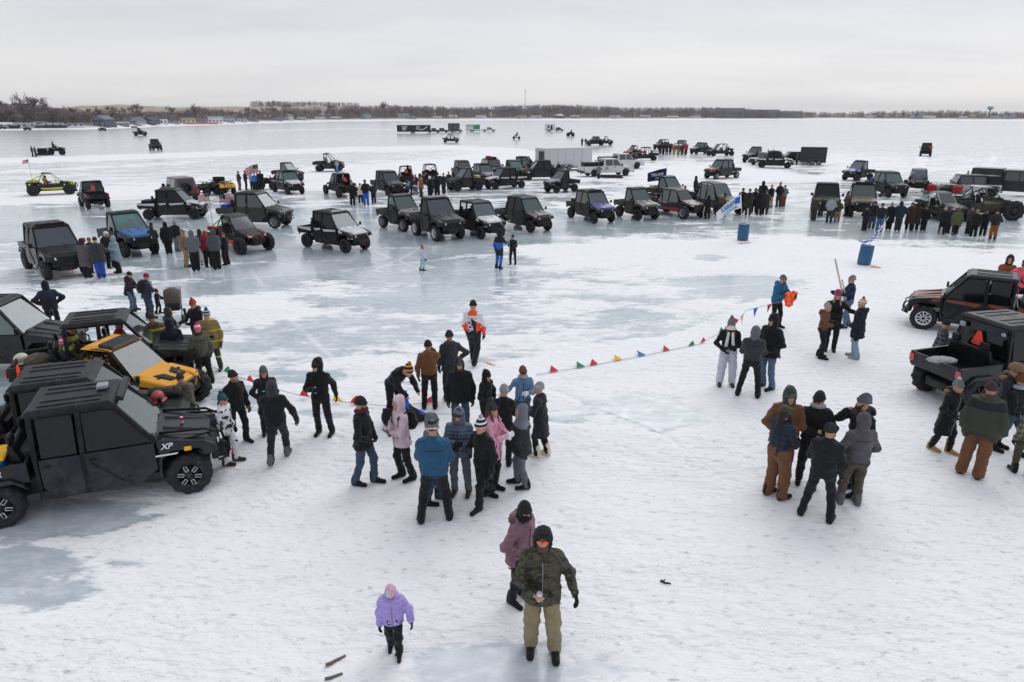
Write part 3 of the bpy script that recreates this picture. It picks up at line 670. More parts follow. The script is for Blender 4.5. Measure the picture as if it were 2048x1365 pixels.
# ------------------------------------------------------------------ smooth bodies grown from limbs: a small surface-net mesher
def surfnet(prims, lo, hi, h, post=None, blend=.03):
    """prims: (fn, lo, hi, k) with fn(P) -> distance; returns verts, quads"""
    lo = np.array(lo)-2*h; hi = np.array(hi)+2*h
    n = np.maximum(np.ceil((hi-lo)/h).astype(int)+1, 4)
    ax = [lo[i]+h*np.arange(n[i]) for i in range(3)]
    Fd = np.full(n, .25, np.float32)
    for fn, a, b_, k in prims:
        m = k+3*h
        s = [slice(max(0, int((a[i]-m-lo[i])/h)), max(1, min(n[i], int((b_[i]+m-lo[i])/h)+2))) for i in range(3)]
        G = np.stack(np.meshgrid(*[ax[i][s[i]] for i in range(3)], indexing='ij'), -1)
        if G.size == 0: continue
        d = fn(G); o = Fd[tuple(s)]; kk = max(k, 1e-4)
        hh = np.maximum(kk-np.abs(o-d), 0)/kk
        Fd[tuple(s)] = np.minimum(o, d)-hh*hh*kk*.25
    if post is not None:
        G = np.stack(np.meshgrid(*ax, indexing='ij'), -1); Fd = post(G, Fd)
    Fd[0] = Fd[-1] = .1; Fd[:, 0] = Fd[:, -1] = .1; Fd[:, :, 0] = Fd[:, :, -1] = .1
    In = Fd < 0; c = n-1
    cnt = np.zeros(c, np.float32); acc = np.zeros((*c, 3), np.float32)
    for axi in range(3):
        o1, o2 = [i for i in range(3) if i != axi]
        for u in (0, 1):
            for v in (0, 1):
                sa = [slice(0, c[i]) for i in range(3)]; sa[o1] = slice(u, u+c[o1]); sa[o2] = slice(v, v+c[o2])
                sb = list(sa); sb[axi] = slice(1, 1+c[axi])
                a, b_ = Fd[tuple(sa)], Fd[tuple(sb)]; cr = (a < 0) != (b_ < 0)
                t = np.where(cr, a/np.where(cr, a-b_, 1), 0)
                cnt += cr; acc[..., axi] += t; acc[..., o1] += cr*u; acc[..., o2] += cr*v
    act = cnt > 0; ids = np.full(c, -1, np.int64); ids[act] = np.arange(act.sum())
    pos = np.argwhere(act)+acc[act]/cnt[act][:, None]
    verts = pos*h+lo; quads = []
    for axi in range(3):
        o1, o2 = [(1, 2), (2, 0), (0, 1)][axi]
        sa = [slice(1, c[i]) for i in range(3)]; sa[axi] = slice(0, c[axi])
        sb = list(sa); sb[axi] = slice(1, c[axi]+1)
        a, b_ = In[tuple(sa)], In[tuple(sb)]
        e = np.argwhere(a != b_)
        if len(e) == 0: continue
        e += np.array([0 if i == axi else 1 for i in range(3)]); e = e[np.all(e < c, 1)]
        d1 = np.zeros(3, int); d1[o1] = 1; d2 = np.zeros(3, int); d2[o2] = 1
        q = np.stack([ids[tuple((e-d1-d2).T)], ids[tuple((e-d2).T)], ids[tuple(e.T)], ids[tuple((e-d1).T)]], 1)
        ins = In[tuple(e.T)]; q[~ins] = q[~ins][:, ::-1]; quads.append(q[np.all(q >= 0, 1)])
    return verts, np.concatenate(quads) if quads else np.zeros((0, 4), int)
def cone(a, b_, ra, rb, k=.03, sx_=1., sy__=1., M_=None):
    """tapered capsule, optionally flattened in its own frame M_ (rows = axes)"""
    a = np.array(a, float); b_ = np.array(b_, float); r = max(ra, rb)*max(1, 1/min(sx_, sy__))
    S_ = np.array([sx_, sy__, 1.]); Mx = np.eye(3) if M_ is None else M_
    def q(P): return (P@Mx.T)*S_
    aa, bb = q(a), q(b_); ab = bb-aa; L = float(ab@ab)+1e-9
    def fn(P):
        p = q(P); t = np.clip(((p-aa)@ab)/L, 0, 1)
        return np.linalg.norm(p-aa-t[..., None]*ab, axis=-1)-(ra+(rb-ra)*t)
    return fn, np.minimum(a, b_)-r, np.maximum(a, b_)+r, k
def ell(c, r, k=.02, M_=None):
    c = np.array(c, float); r = np.array(r, float); Mx = np.eye(3) if M_ is None else M_
    def fn(P):
        p = ((P-c)@Mx.T)/r; l = np.linalg.norm(p, axis=-1); return (l-1)*r.min()
    m = r.max(); return fn, c-m, c+m, k
def rotm(yaw=0, pitch=0, roll=0):
    return np.array((Matrix.Rotation(yaw, 3, 'Z') @ Matrix.Rotation(pitch, 3, 'X') @ Matrix.Rotation(roll, 3, 'Y')))
def nz3(P, f, seed):
    x, y, z_ = P[..., 0]*f+seed, P[..., 1]*f-seed, P[..., 2]*f
    return (np.sin(x*1.3+1.7*np.sin(z_*1.1+y))+np.sin(y*1.7+1.9*np.sin(x*1.2+z_*.7))+np.sin(z_*1.9+1.5*np.sin(y*1.4-x)))/3
def ik(a, c, l1, l2, pole):
    a, c, pole = map(lambda q: np.array(q, float), (a, c, pole)); d = c-a; L = np.linalg.norm(d)
    if L > (l1+l2)*.995: c = a+d/L*(l1+l2)*.995; d = c-a; L = np.linalg.norm(d)
    t = (l1*l1-l2*l2+L*L)/(2*L); hh = math.sqrt(max(l1*l1-t*t, 0)); u = d/L
    p = pole-u*(pole@u); p /= np.linalg.norm(p)+1e-9
    return a+u*t+p*hh, c
ARMS = {  # hand target relative to the shoulder for the left arm (x out, y back, z up), elbow pole
 'down': ((.10, -.06, -.53), (.5, .6, 0)), 'out': ((.22, -.08, -.48), (.6, .5, 0)), 'pocket': ((-.03, -.17, -.40), (1, .5, 0)), 'chest': ((-.12, -.30, -.20), (.7, .2, -.8)),
 'belly': ((-.15, -.24, -.30), (.9, .3, -.4)), 'hip': ((.03, -.04, -.36), (1, .25, 0)), 'face': ((-.10, -.22, .10), (.6, 0, -.8)), 'fwd': ((-.02, -.44, -.22), (.4, .2, -.9)),
 'wide': ((.40, -.22, -.20), (.3, .5, -.8)), 'back': ((.10, .20, -.50), (.5, .8, 0)), 'swing': ((.08, -.24, -.48), (.4, .9, 0)), 'low': ((-.02, -.34, -.42), (.5, .5, -.3)), 'up': ((.05, -.25, .30), (.7, 0, -.5)), 'cross': ((-.26, -.20, -.22), (.8, -.1, -.7))}
LEGS = {  # foot targets: (x, y) of left, right foot; toe-out
 'stand': ((.12, 0), (-.12, .02)), 'wide': ((.24, .03), (-.22, -.02)), 'stride': ((.09, -.26), (-.09, .30)), 'step': ((.10, -.14), (-.10, .15)), 'close': ((.09, .02), (-.09, -.01)), 'walk2': ((.10, .26), (-.10, -.24)), 'sit': ((.1, 0), (-.1, 0))}

def hand_prims(w, dirn, palm, curl, thumb=1, mitt=False, s=1.0):
    """palm, four fingers of unequal length with two bends, and a thumb off the side of the palm"""
    w = np.array(w); d = np.array(dirn, float); d /= np.linalg.norm(d); pn = np.array(palm, float); pn -= d*(pn@d); pn /= np.linalg.norm(pn)+1e-9
    sd = np.cross(d, pn)*thumb; P_ = []
    g = 1.0
    for i, (o, L) in enumerate(((-.032, .066), (-.011, .076), (.011, .072), (.031, .056))):
        base = w+sd*(-o)*s+d*.088*s; P_.append(cone(w+sd*(-o*.6)*s+d*.01*s, base, .017*s, .0145*s, .012))
        a = base; ang = 0
        for j, f in enumerate((.45, .32, .25)):
            ang += curl*(.55, .75, .6)[j]; nd = d*math.cos(ang)+pn*math.sin(ang); e = a+nd*L*f*s*g
            P_.append(cone(a, e, .0115*s, .0098*s, .004 if not mitt else .02)); a = e
    tb = w+sd*.030*s+d*.022*s; t1 = tb+(sd*.75+d*.62+pn*.25*curl)*.042*s; t2 = t1+(sd*(.35-.4*curl)+d*.75+pn*.55*curl)*.036*s
    P_.append(cone(tb, t1, .016*s, .013*s, .01)); P_.append(cone(t1, t2, .0125*s, .0105*s, .004))
    return P_
def bounds(pr): return np.min([p[1] for p in pr], 0), np.max([p[2] for p in pr], 0)

class Fig: pass
def figure(h=1.75, lean=0, twist=0, hyaw=0, hpitch=0, arms=('down', 'down'), legs='stand', bulk=1.0, side=0, child=False):
    """joint positions, facing -Y, left = +X"""
    g = Fig(); k = h/1.78; g.k = k; g.bulk = bulk; hs = 1.22 if child else 1.0; g.hs = hs*k
    fl, fr = LEGS[legs] if isinstance(legs, str) else legs
    mx_ = max(math.hypot(fl[1], fl[0]-.1), math.hypot(fr[1], fr[0]+.1)); drop = .86-math.sqrt(.86**2-mx_**2)
    sit = legs == 'sit'
    if sit: drop = .83
    g.sit = sit
    pel = np.array([side*.3, 0, (.95-drop)*k]); g.pel = pel
    Rt = rotm(R(twist), R(lean), R(side*60)); g.Rt = Rt
    T_ = lambda v: pel+Rt@(np.array(v)*k)
    g.T = T_; g.waist = T_((0, 0, .10)); g.chest = T_((0, .0, .36)); g.neck = T_((0, .015, .555)); g.col = T_((0, .01, .50))
    sw = .175*(.9+.1*bulk)
    g.sh = [T_((sw, .01, .455)), T_((-sw, .01, .455))]
    g.hc = T_((0, -.01-.0016*lean, .70*(1 if not child else .985)+ (0.02 if child else 0)))
    g.Rh = rotm(R(hyaw), R(lean*.45+hpitch)); g.Rhi = g.Rh.T   # head frame: local = P @ Rh
    g.arm = []
    for i, nm in enumerate(arms):
        sg = 1 if i == 0 else -1
        (o, pole) = ARMS[nm] if isinstance(nm, str) else nm
        R2 = rotm(R(twist), 0); tgt = g.sh[i]+R2@(np.array([o[0]*sg, o[1], o[2]])*k)
        el, wr = ik(g.sh[i], tgt, .30*k, .26*k, R2@np.array([pole[0]*sg, pole[1], pole[2]]))
        g.arm.append((g.sh[i], el, wr))
    g.leg = []
    for i, f in enumerate((fl, fr)):
        sg = 1 if i == 0 else -1; hip = pel+np.array([.095*sg, 0, -.02])*k; an = np.array([f[0]*k, f[1]*k+.02, .09*k]) if not sit else np.array([.13*sg, -.46*k, -.32*k])
        if f[1] > .2 and not sit: an[2] += .05*k
        kn, an = ik(hip, an, .430*k, .418*k, (sg*.15, -1, 0)); g.leg.append((hip, kn, an))
    return g
def fig_mesh(g, what, vox, style=None):
    k, bk = g.k, g.bulk; pr = []; post = None; seed = float(g.pel[0]*7+g.sh[0][1]*13)
    st = style or {}
    HM = g.Rh.T
    def hp(v): return g.hc+g.Rh@(np.array(v)*g.hs)
    if what == 'body':
        s = g.hs
        pr.append(ell(hp((0, .005, .02)), np.array((.077, .096, .102))*s, .02, HM)); pr.append(ell(hp((0, -.03, -.05)), np.array((.058, .062, .07))*s, .04, HM))
        pr.append(cone(hp((0, -.088, .0)), hp((0, -.106, -.028)), .011*s, .016*s, .012)); pr.append(cone(hp((-.03, -.085, .028)), hp((.03, -.085, .028)), .012*s, .012*s, .02))
        pr.append(cone(hp((-.02, -.086, -.062)), hp((.02, -.086, -.062)), .012*s, .012*s, .012)); pr.append(ell(hp((0, -.075, -.10)), np.array((.028, .024, .022))*s, .03, HM))
        for sg in (1, -1): pr.append(ell(hp((.079*sg, .01, -.01)), np.array((.012, .022, .034))*s, .008, HM))
        pr.append(cone(g.col, hp((0, .02, -.07)), .062*k, .055*k, .04))
        pr.append(cone(g.waist, g.chest, .12*k, .13*k, .05, .8, 1.1, g.Rt.T)); pr.append(cone(g.sh[0], g.sh[1], .06*k, .06*k, .05)); pr.append(cone(g.pel, g.waist, .125*k, .12*k, .05, .8, 1.1))
        for i, (a, b_, c) in enumerate(g.arm):
            pr.append(cone(a, b_, .05*k, .042*k)); pr.append(cone(b_, c, .042*k, .028*k))
            if vox < .012 and st.get('bare', (1, 1))[i]: pr += hand_prims(c, c-b_, st.get('palm', [(-.9, -.2, .1), (.9, -.2, .1)])[i], st.get('curl', (.5, .5))[i], (1, -1)[i], s=k)
            else:
                u = (c-b_)/np.linalg.norm(c-b_); pr.append(cone(c, c+u*.07*k, .026*k, .022*k) if vox < .02 else cone(c, c+u*.13*k, .038*k, .028*k))
        for a, b_, c in g.leg:
            pr.append(cone(a, b_, .08*k, .056*k)); pr.append(cone(b_, c, .058*k, .038*k)); pr.append(cone(c+[0, .03, -.03], c+[0, -.13*k, -.05], .04*k, .03*k))
    elif what == 'jacket':
        f = st.get('fit', 1.0)*bk
        hem = st.get('hem', .0); open_ = st.get('open')
        pr.append(cone(g.T((0, 0, min(.0, -hem+.08))), g.chest, .150*k*f, .158*k*f, .06, .80, 1.12, g.Rt.T))
        for q_ in g.sh: pr.append(cone(g.T((0, .01, .46)), q_, .092*k*f, .070*k*f, .08))
        pr.append(cone(g.T((0, .0, .40)), g.neck, .115*k*f, .066*k, .06))
        if hem > .1: pr.append(cone(g.T((0, 0, -hem)), g.waist, .19*k*f, .15*k*f, .08, .85, 1.08, g.Rt.T))
        for a, b_, c in g.arm:
            pr.append(cone(a, b_, .070*k*f, .062*k*f, .035)); pr.append(cone(b_, c-(c-b_)*.06, .062*k*f, .050*k*f, .03))
        if st.get('hood') == 'down': pr.append(ell(g.T((0, .13, .53)), np.array((.125, .075, .085))*k, .05)); pr.append(cone(g.T((-.09, .03, .55)), g.T((.09, .03, .55)), .045*k, .045*k, .04))
        qz = st.get('quilt')
        base = g.T((0, 0, -hem)); up = g.Rt@np.array([0, 0, 1.])
        rad = .19*k if hem > .1 else .165*k
        def post(P, Fd):
            d = nz3(P, 15, seed)*.014+nz3(P, 37, seed+3)*.007
            if qz: d = d*.4-np.abs(np.sin(P[..., 2]*PI/(.075*k)))*.016+.006
            Fd = Fd+d.astype(np.float32)*(.6 if vox > .02 else 1)
            cut = (base-P)@up            # hem plane, only around the trunk
            near = np.linalg.norm((P-g.pel)[..., :2], axis=-1) < .24*k
            Fd = np.where(near & (cut > -.3), np.maximum(Fd, cut), Fd)
            # neck opening for the head
            nb = ((P-hp((0, -.02, 0)))@g.Rh)/np.array([.085, .10, .13])/g.hs
            return np.maximum(Fd, (1-np.linalg.norm(nb, axis=-1))*.08)
    elif what == 'hood':
        s = g.hs
        pr.append(ell(hp((0, .022, .03)), np.array((.108, .122, .138))*s, .03, HM)); pr.append(cone(hp((0, .02, -.04)), g.neck, .105*s, .105*k, .05)); pr.append(ell(hp((0, .07, .11)), np.array((.05, .06, .05))*s, .05, HM))
        def post(P, Fd):
            q = ((P-hp((0, -.10, -.012)))@g.Rh)/np.array([.066, .085, .098])/s
            Fd = np.maximum(Fd, (1-np.linalg.norm(q, axis=-1))*.06)
            return Fd+nz3(P, 25, seed).astype(np.float32)*.006
    elif what == 'fur_trim':
        s = g.hs; n_ = 12; c0 = [hp((math.cos(t)*.085, -.055+.03*abs(math.sin(t)), math.sin(t)*.118+.0)) for t in np.linspace(0, 2*PI, n_+1)]
        if st.get('hood') == 'down': c0 = [g.T((math.cos(t)*.14, .10+.06*math.sin(t), .55+.03*math.sin(t*2))) for t in np.linspace(-.3, PI+.3, n_+1)]
        for a, b_ in zip(c0, c0[1:]): pr.append(cone(a, b_, .034*s, .034*s, .03))
        def post(P, Fd): return Fd+(nz3(P, 90, seed)*.010+nz3(P, 50, 1)*.008).astype(np.float32)
    elif what == 'trousers':
        f = st.get('leg', 1.0); bag = st.get('bag', 1.0)
        pr.append(cone(g.pel+[0, 0, -.02], g.T((0, 0, .07)), .128*k*f, .122*k*f, .05, .82, 1.08))
        pr.append(cone(g.leg[0][0], g.leg[1][0], .10*k*f, .10*k*f, .05))
        for a, b_, c in g.leg:
            pr.append(cone(a, b_, .098*k*f, .076*k*f*bag, .035)); e = c+(c-b_)*.06; pr.append(cone(b_, e, .074*k*f*bag, .066*k*f*bag, .02))
        def post(P, Fd):
            d = nz3(P, 19, seed)*.011+nz3(P, 43, seed)*.005
            return np.maximum(Fd+d.astype(np.float32), (.045 if not g.sit else -.40)*k-P[..., 2])
    elif what in ('boot_l', 'boot_r'):
        a, b_, c = g.leg[0 if what == 'boot_l' else 1]; sg = 1 if what == 'boot_l' else -1; tall = st.get('tall', .10)
        fx = np.array([.04*sg, -1, 0]); fx /= np.linalg.norm(fx); low = c[2]-.09*k
        heel = np.array([c[0], c[1]+.035, low+.042*k]); toe = np.array([c[0], c[1], low+.038*k])+fx*.195*k
        w_ = .051*k*(1.12 if tall > .12 else 1)
        pr.append(cone(heel, toe, w_, w_*.88, .03)); pr.append(cone(heel+[0, 0, .03], heel+[0, 0, .03]+(b_-c)/np.linalg.norm(b_-c)*(tall+.03)*k, .052*k, .058*k*(1.1 if tall > .12 else 1), .03)); pr.append(cone(heel*.5+toe*.5+[0, 0, .025*k], heel+[0, 0, .08*k], .04*k, .045*k, .03))
        def post(P, Fd): return np.maximum(Fd, low+.003-P[..., 2])
    elif what in ('glove_l', 'glove_r'):
        i = 0 if what == 'glove_l' else 1; a, b_, c = g.arm[i]
        pr += hand_prims(c, c-b_, st.get('palm', [(-.9, -.2, .1), (.9, -.2, .1)])[i], st.get('curl', (.5, .5))[i], (1, -1)[i], st.get('mitt'), 1.18*k)
        pr.append(cone(c-(c-b_)*.12, c+(c-b_)*.06, .043*k, .040*k, .02))
    elif what == 'hat':
        s = g.hs; kind = st.get('hat', 'beanie')
        if kind == 'beanie':
            pr.append(ell(hp((0, .012, .040)), np.array((.094, .112, .112))*s, .02, HM)); pr.append(ell(hp((0, .03, .115)), np.array((.05, .055, .045))*s, .05, HM))
            for t in range(12):
                a = 2*PI*t/12; b2 = 2*PI*(t+1)/12; f_ = lambda q: hp((math.cos(q)*.084, .008+math.sin(q)*.102, .030+.012*math.sin(q)*-1)); pr.append(cone(f_(a), f_(b2), .021*s, .021*s, .012))
        elif kind == 'trapper':
            pr.append(ell(hp((0, .012, .055)), np.array((.108, .122, .108))*s, .02, HM))
            for sg in (1, -1): pr.append(cone(hp((.088*sg, .0, .03)), hp((.082*sg, -.01, -.085)), .034*s, .028*s, .02))
            pr.append(cone(hp((-.06, -.092, .082)), hp((.06, -.092, .082)), .030*s, .034*s, .02))
        elif kind == 'cap':
            pr.append(ell(hp((0, .012, .045)), np.array((.09, .108, .085))*s, .02, HM)); pr.append(ell(hp((0, -.125, .040)), np.array((.065, .065, .010))*s, .02, HM))
        elif kind == 'helmet':
            pr.append(ell(hp((0, .01, .02)), np.array((.125, .145, .145))*s, .02, HM)); pr.append(cone(hp((-.05, -.12, -.06)), hp((.05, -.12, -.06)), .04*s, .04*s, .03)); pr.append(ell(hp((0, -.13, .09)), np.array((.08, .07, .012))*s, .02, HM))
        elif kind == 'bighat':
            pr.append(ell(hp((0, .012, .06)), np.array((.125, .135, .10))*s, .03, HM))
        low_ = {'beanie': .012, 'trapper': -.12, 'cap': .02, 'helmet': -.13, 'bighat': -.01}[kind]
        def post(P, Fd):
            q = (P-g.hc)@g.Rh
            Fd = np.maximum(Fd, low_*s-q[..., 2]+(.18*q[..., 1]*0))
            if kind in ('trapper', 'helmet'): Fd = np.maximum(Fd, .088*s-np.linalg.norm((q-np.array([0, -.13, -.045])*s)/np.array([.85, 1.3, .95]), axis=-1))
            if kind in ('trapper', 'bighat'): Fd = Fd+(nz3(P, 70, 2)*.008).astype(np.float32)
            elif kind == 'beanie': Fd = Fd+(np.sin(np.arctan2(q[..., 0], q[..., 1])*22)*.0025).astype(np.float32)
            return Fd
    elif what == 'pompom':
        pr.append(ell(hp((0, .035, .185)), np.array((.042, .042, .042))*g.hs, .01))
        def post(P, Fd): return Fd+(nz3(P, 110, 2)*.006).astype(np.float32)
    elif what == 'hair':
        s = g.hs; pr.append(ell(hp((0, .035, .0)), np.array((.088, .092, .11))*s, .02, HM)); pr.append(cone(hp((0, .07, -.05)), g.T((0, .11, .45)), .06*s, .045*k, .03, ))
        for sg in (1, -1): pr.append(cone(hp((.075*sg, -.02, -.02)), g.T((.09*sg, -.09, .42)), .026*s, .030*k, .03))
    elif what == 'beard':
        s = g.hs; pr.append(ell(hp((0, -.055, -.088)), np.array((.058, .056, .048))*s, .02, HM)); pr.append(cone(hp((-.066, -.03, -.02)), hp((-.04, -.075, -.085)), .016*s, .02*s, .02)); pr.append(cone(hp((.066, -.03, -.02)), hp((.04, -.075, -.085)), .016*s, .02*s, .02))
        def post(P, Fd): return Fd+(nz3(P, 120, 2)*.003).astype(np.float32)
    elif what == 'scarf':
        s = g.hs
        for t in range(10):
            a, b2 = 2*PI*t/10, 2*PI*(t+1)/10; f_ = lambda q: g.neck+g.Rt@np.array([math.cos(q)*.085, -.02+math.sin(q)*.09, .035+(-.02*math.sin(q))])*k; pr.append(cone(f_(a), f_(b2), .042*k, .042*k, .02))
        if st.get('ends'):
            for sg in (1, -1): pr.append(cone(g.T((.05*sg, -.13, .50)), g.T((.085*sg, -.195, .16)), .032*k, .045*k, .02, 1, 1.6))
        if st.get('mask'): pr.append(ell(hp((0, -.055, -.06)), np.array((.075, .072, .065))*s, .03, HM))
    lo, hi = bounds(pr)
    v, q = surfnet(pr, lo-.02, hi+.02, vox, post)
    me = np_mesh(what, v, q)
    return me

def glasses_mesh(g, wrap=False):
    b = B(); s = g.hs
    def hp(v): q = g.hc+g.Rh@(np.array(v)*s); return (q[0], -q[1], q[2])
    for sg in (1, -1):
        b.mi = 0; c = [hp((sg*.008, -.112, .012)), hp((sg*.064, -.098, .018)), hp((sg*.060, -.098, -.018)), hp((sg*.012, -.112, -.020))]; b.slab(c, .008, .002)
        b.mi = 1; b.tube([hp((sg*.066, -.096, .016)), hp((sg*.084, -.02, .012)), hp((sg*.084, .02, .0))], .005*s, 4)
    b.mi = 1; b.tube([hp((-.066, -.102, .018)), hp((0, -.118, .016)), hp((.066, -.102, .018))], .006*s, 4)
    return b.mesh('glasses')
def eyes_mesh(g):
    b = B(); s = g.hs
    def hp(v): q = g.hc+g.Rh@(np.array(v)*s); return (q[0], -q[1], q[2])
    for sg in (1, -1): b.ball(hp((sg*.031, -.084, .008)), .014*s, 5)
    return b.mesh('eyes')
GEOC = {}
PEOPLE = []
def person(x, y, yt, rel, label, jk='black', tr='black', hat=None, arms=('down', 'down'), legs='stand', hood=None, ht=None, boots='black', gl='black', lean=0, hyaw=0, hpitch=0, bulk=1.0,
           hem=.10, quilt=False, tall=.1, tleg=1.0, bag=1.0, pom=None, glasses=None, beard=None, hair=None, scarf=None, fur=None, curl=(.5, .5), child=False, absh=None, side=0, z=0, hatk='beanie', group='people standing on the ice', skin='skin', twist=0, bare=None, palm=None, ends=False, mask=False, pos=None, tall_add=0):
    """x, y: where the feet stand in the photo, yt: row of the top of the head"""
    p = at(x, y, z) if pos is None else Vector(pos)
    if ht is None:
        zt = height_at(p, yt)-p.z
        top = .045 if (hat or hood) else .0
        ht = zt-top-(.09 if pom else 0)
        if lean: ht = ht/(1-.47*(1-math.cos(R(lean)))-.12*math.sin(R(lean)))
        ht = min(max(ht, .7 if child else 1.45), 1.98)
    dist = p.length
    vox = .010 if dist < 11 else .013 if dist < 19 else .018 if dist < 33 else .026 if dist < 60 else .04
    nearq = dist < 33
    if not nearq:       # far figures share grown shapes between look-alikes
        ht0, ht = ht, 1.75 if not child else 1.2
        arms = tuple(arms); scl = ht0/ht
    else: scl = 1
    h_ = int(abs(x*7+y*13)+(yt or 0)*3) % 997; jr = random.Random(h_ if nearq else h_ % 9)
    if legs in ('stand', 'close') and nearq: w0 = .115 if legs == 'stand' else .085; legs = ((w0+jr.uniform(-.02, .05), jr.uniform(-.12, .10)), (-w0-jr.uniform(-.02, .05), jr.uniform(-.10, .12)))
    if legs != 'sit' and not hyaw: hyaw = round(jr.uniform(-24, 24)); twist = twist or round(jr.uniform(-9, 9)); hpitch = hpitch or round(jr.uniform(-8, 10)); lean = lean or round(jr.uniform(0, 5))
    if not nearq: bulk = max(bulk*1.1, 1.26) if not child else 1.1; tleg = max(tleg, 1.2); bag = max(bag, 1.12)
    key = (round(ht, 3), lean, twist, hyaw, hpitch, arms, legs, bulk, side, child)
    g = figure(ht, lean, twist, hyaw, hpitch, arms, legs, bulk, side, child)
    a = absh if absh is not None else rel-az(p)
    zoff = 0
    t = empty('person', (p.x, p.y, p.z), a, scl, label, 'person', group)
    t.location.z = p.z-.002
    def part(name, what, mat, st=None, par=t, v=None):
        kk = ('fig', key, what, repr(st), vox)
        me = cached(kk, lambda: fig_mesh(g, what, v or vox, st)) if not nearq else fig_mesh(g, what, v or vox, st)
        return obj(name, me, mat, par)
    pst = dict(curl=curl, palm=palm) if palm else dict(curl=curl)
    body = part('body', 'body', ('skin', skin, None), dict(pst, bare=tuple(1 if bare and q in bare else 0 for q in (0, 1))), v=max(vox, .009) if vox > .012 else .009 if dist < 11 else .0115)
    if nearq and not glasses: obj('eyes', eyes_mesh(g), 'lamp:dbrown', body)
    jst = dict(hem=hem)
    if quilt: jst['quilt'] = 1
    if hood == 'down': jst['hood'] = 'down'
    j = part('jacket', 'jacket', jk, jst)
    if nearq and dist < 26:
        Vv = np.empty(len(j.data.vertices)*3, np.float32); j.data.vertices.foreach_get('co', Vv); Vv = Vv.reshape(-1, 3)
        def line(front, zs, xs, tilt=1):
            out = []
            for zz, xx in zip(zs, xs):
                q = g.T((xx, 0, zz)); sel = Vv[(np.abs(Vv[:, 2]-q[2]) < .022) & (np.abs(Vv[:, 0]-q[0]) < .022)]
                if len(sel): w_ = sel[np.argmin(sel[:, 1]) if front else np.argmax(sel[:, 1])]; out.append((q[0], -(w_[1]-(.002 if front else -.002)), q[2]))
            return out
        zl = line(True, np.linspace(-hem+.02, .47, 14), [0]*14)
        if len(zl) > 3: obj('zip', B().tube(zl, .006, 4).mesh(), 'metal:lgrey' if h_ % 3 == 0 else 'plain:black', j)
        for sg in (1, -1):
            pl = line(True, [.02, .055, .09], [.115*sg, .10*sg, .09*sg])
            if len(pl) == 3: obj('pocket', B().tube(pl, .009, 4).mesh(), 'plain:black', j)
        sl_2 = line(False, [.40]*9, np.linspace(-.13, .13, 9))
        if len(sl_2) > 4 and hood != 'down': obj('seam', B().tube(sl_2, .005, 4).mesh(), 'plain:black', j)
        hl = line(False, [-hem+.03]*9, np.linspace(-.14, .14, 9))
        if len(hl) > 4: obj('hem_cord', B().tube(hl, .006, 4).mesh(), 'plain:black', j)
    if hood and hood != 'down': part('hood', 'hood', jk if hood is True else hood)
    if fur: part('fur_trim', 'fur_trim', fur, dict(hood=hood if hood == 'down' else 'up'), j)
    tst = {}
    if tleg != 1: tst['leg'] = tleg
    if bag != 1: tst['bag'] = bag
    part('trousers', 'trousers', tr, tst or None)
    part('boot', 'boot_l', boots, dict(tall=tall)); part('boot', 'boot_r', boots, dict(tall=tall))
    gls = [gl, gl]
    if bare: 
        for q in bare: gls[q] = None
    if dist < 60:
        gv = .0055 if dist < 19 else .009 if dist < 33 else .016
        for i, w_ in enumerate(('glove_l', 'glove_r')):
            if gls[i]: part('glove', w_, gls[i], pst, v=gv)
    if hat:
        hm = part('hat', 'hat', hat, dict(hat=hatk), v=min(vox, .012) if dist < 19 else None)
        if pom: part('pompom', 'pompom', pom, None, hm)
    if glasses and nearq: obj('sunglasses', glasses_mesh(g), [glasses, 'plastic:black'], t)
    if beard: part('beard', 'beard', 'fur:'+beard)
    if hair: part('hair', 'hair', 'fur:'+hair)
    if scarf: part('scarf', 'scarf', scarf, dict(ends=ends, mask=mask))
    g.root = t; g.mat = Matrix.Translation(t.location) @ Matrix.Rotation(R(a), 4, 'Z') @ Matrix.Scale(scl, 4)
    g.head = a; g.vox = vox
    PEOPLE.append(g)
    return g
def wpt(g, v): return g.mat @ Vector(tuple(v))
def in_hand(g, i, off=.09, pal=.03):
    a, b_, c = g.arm[i]; u = (c-b_)/np.linalg.norm(c-b_)
    return wpt(g, c+u*off*g.k)
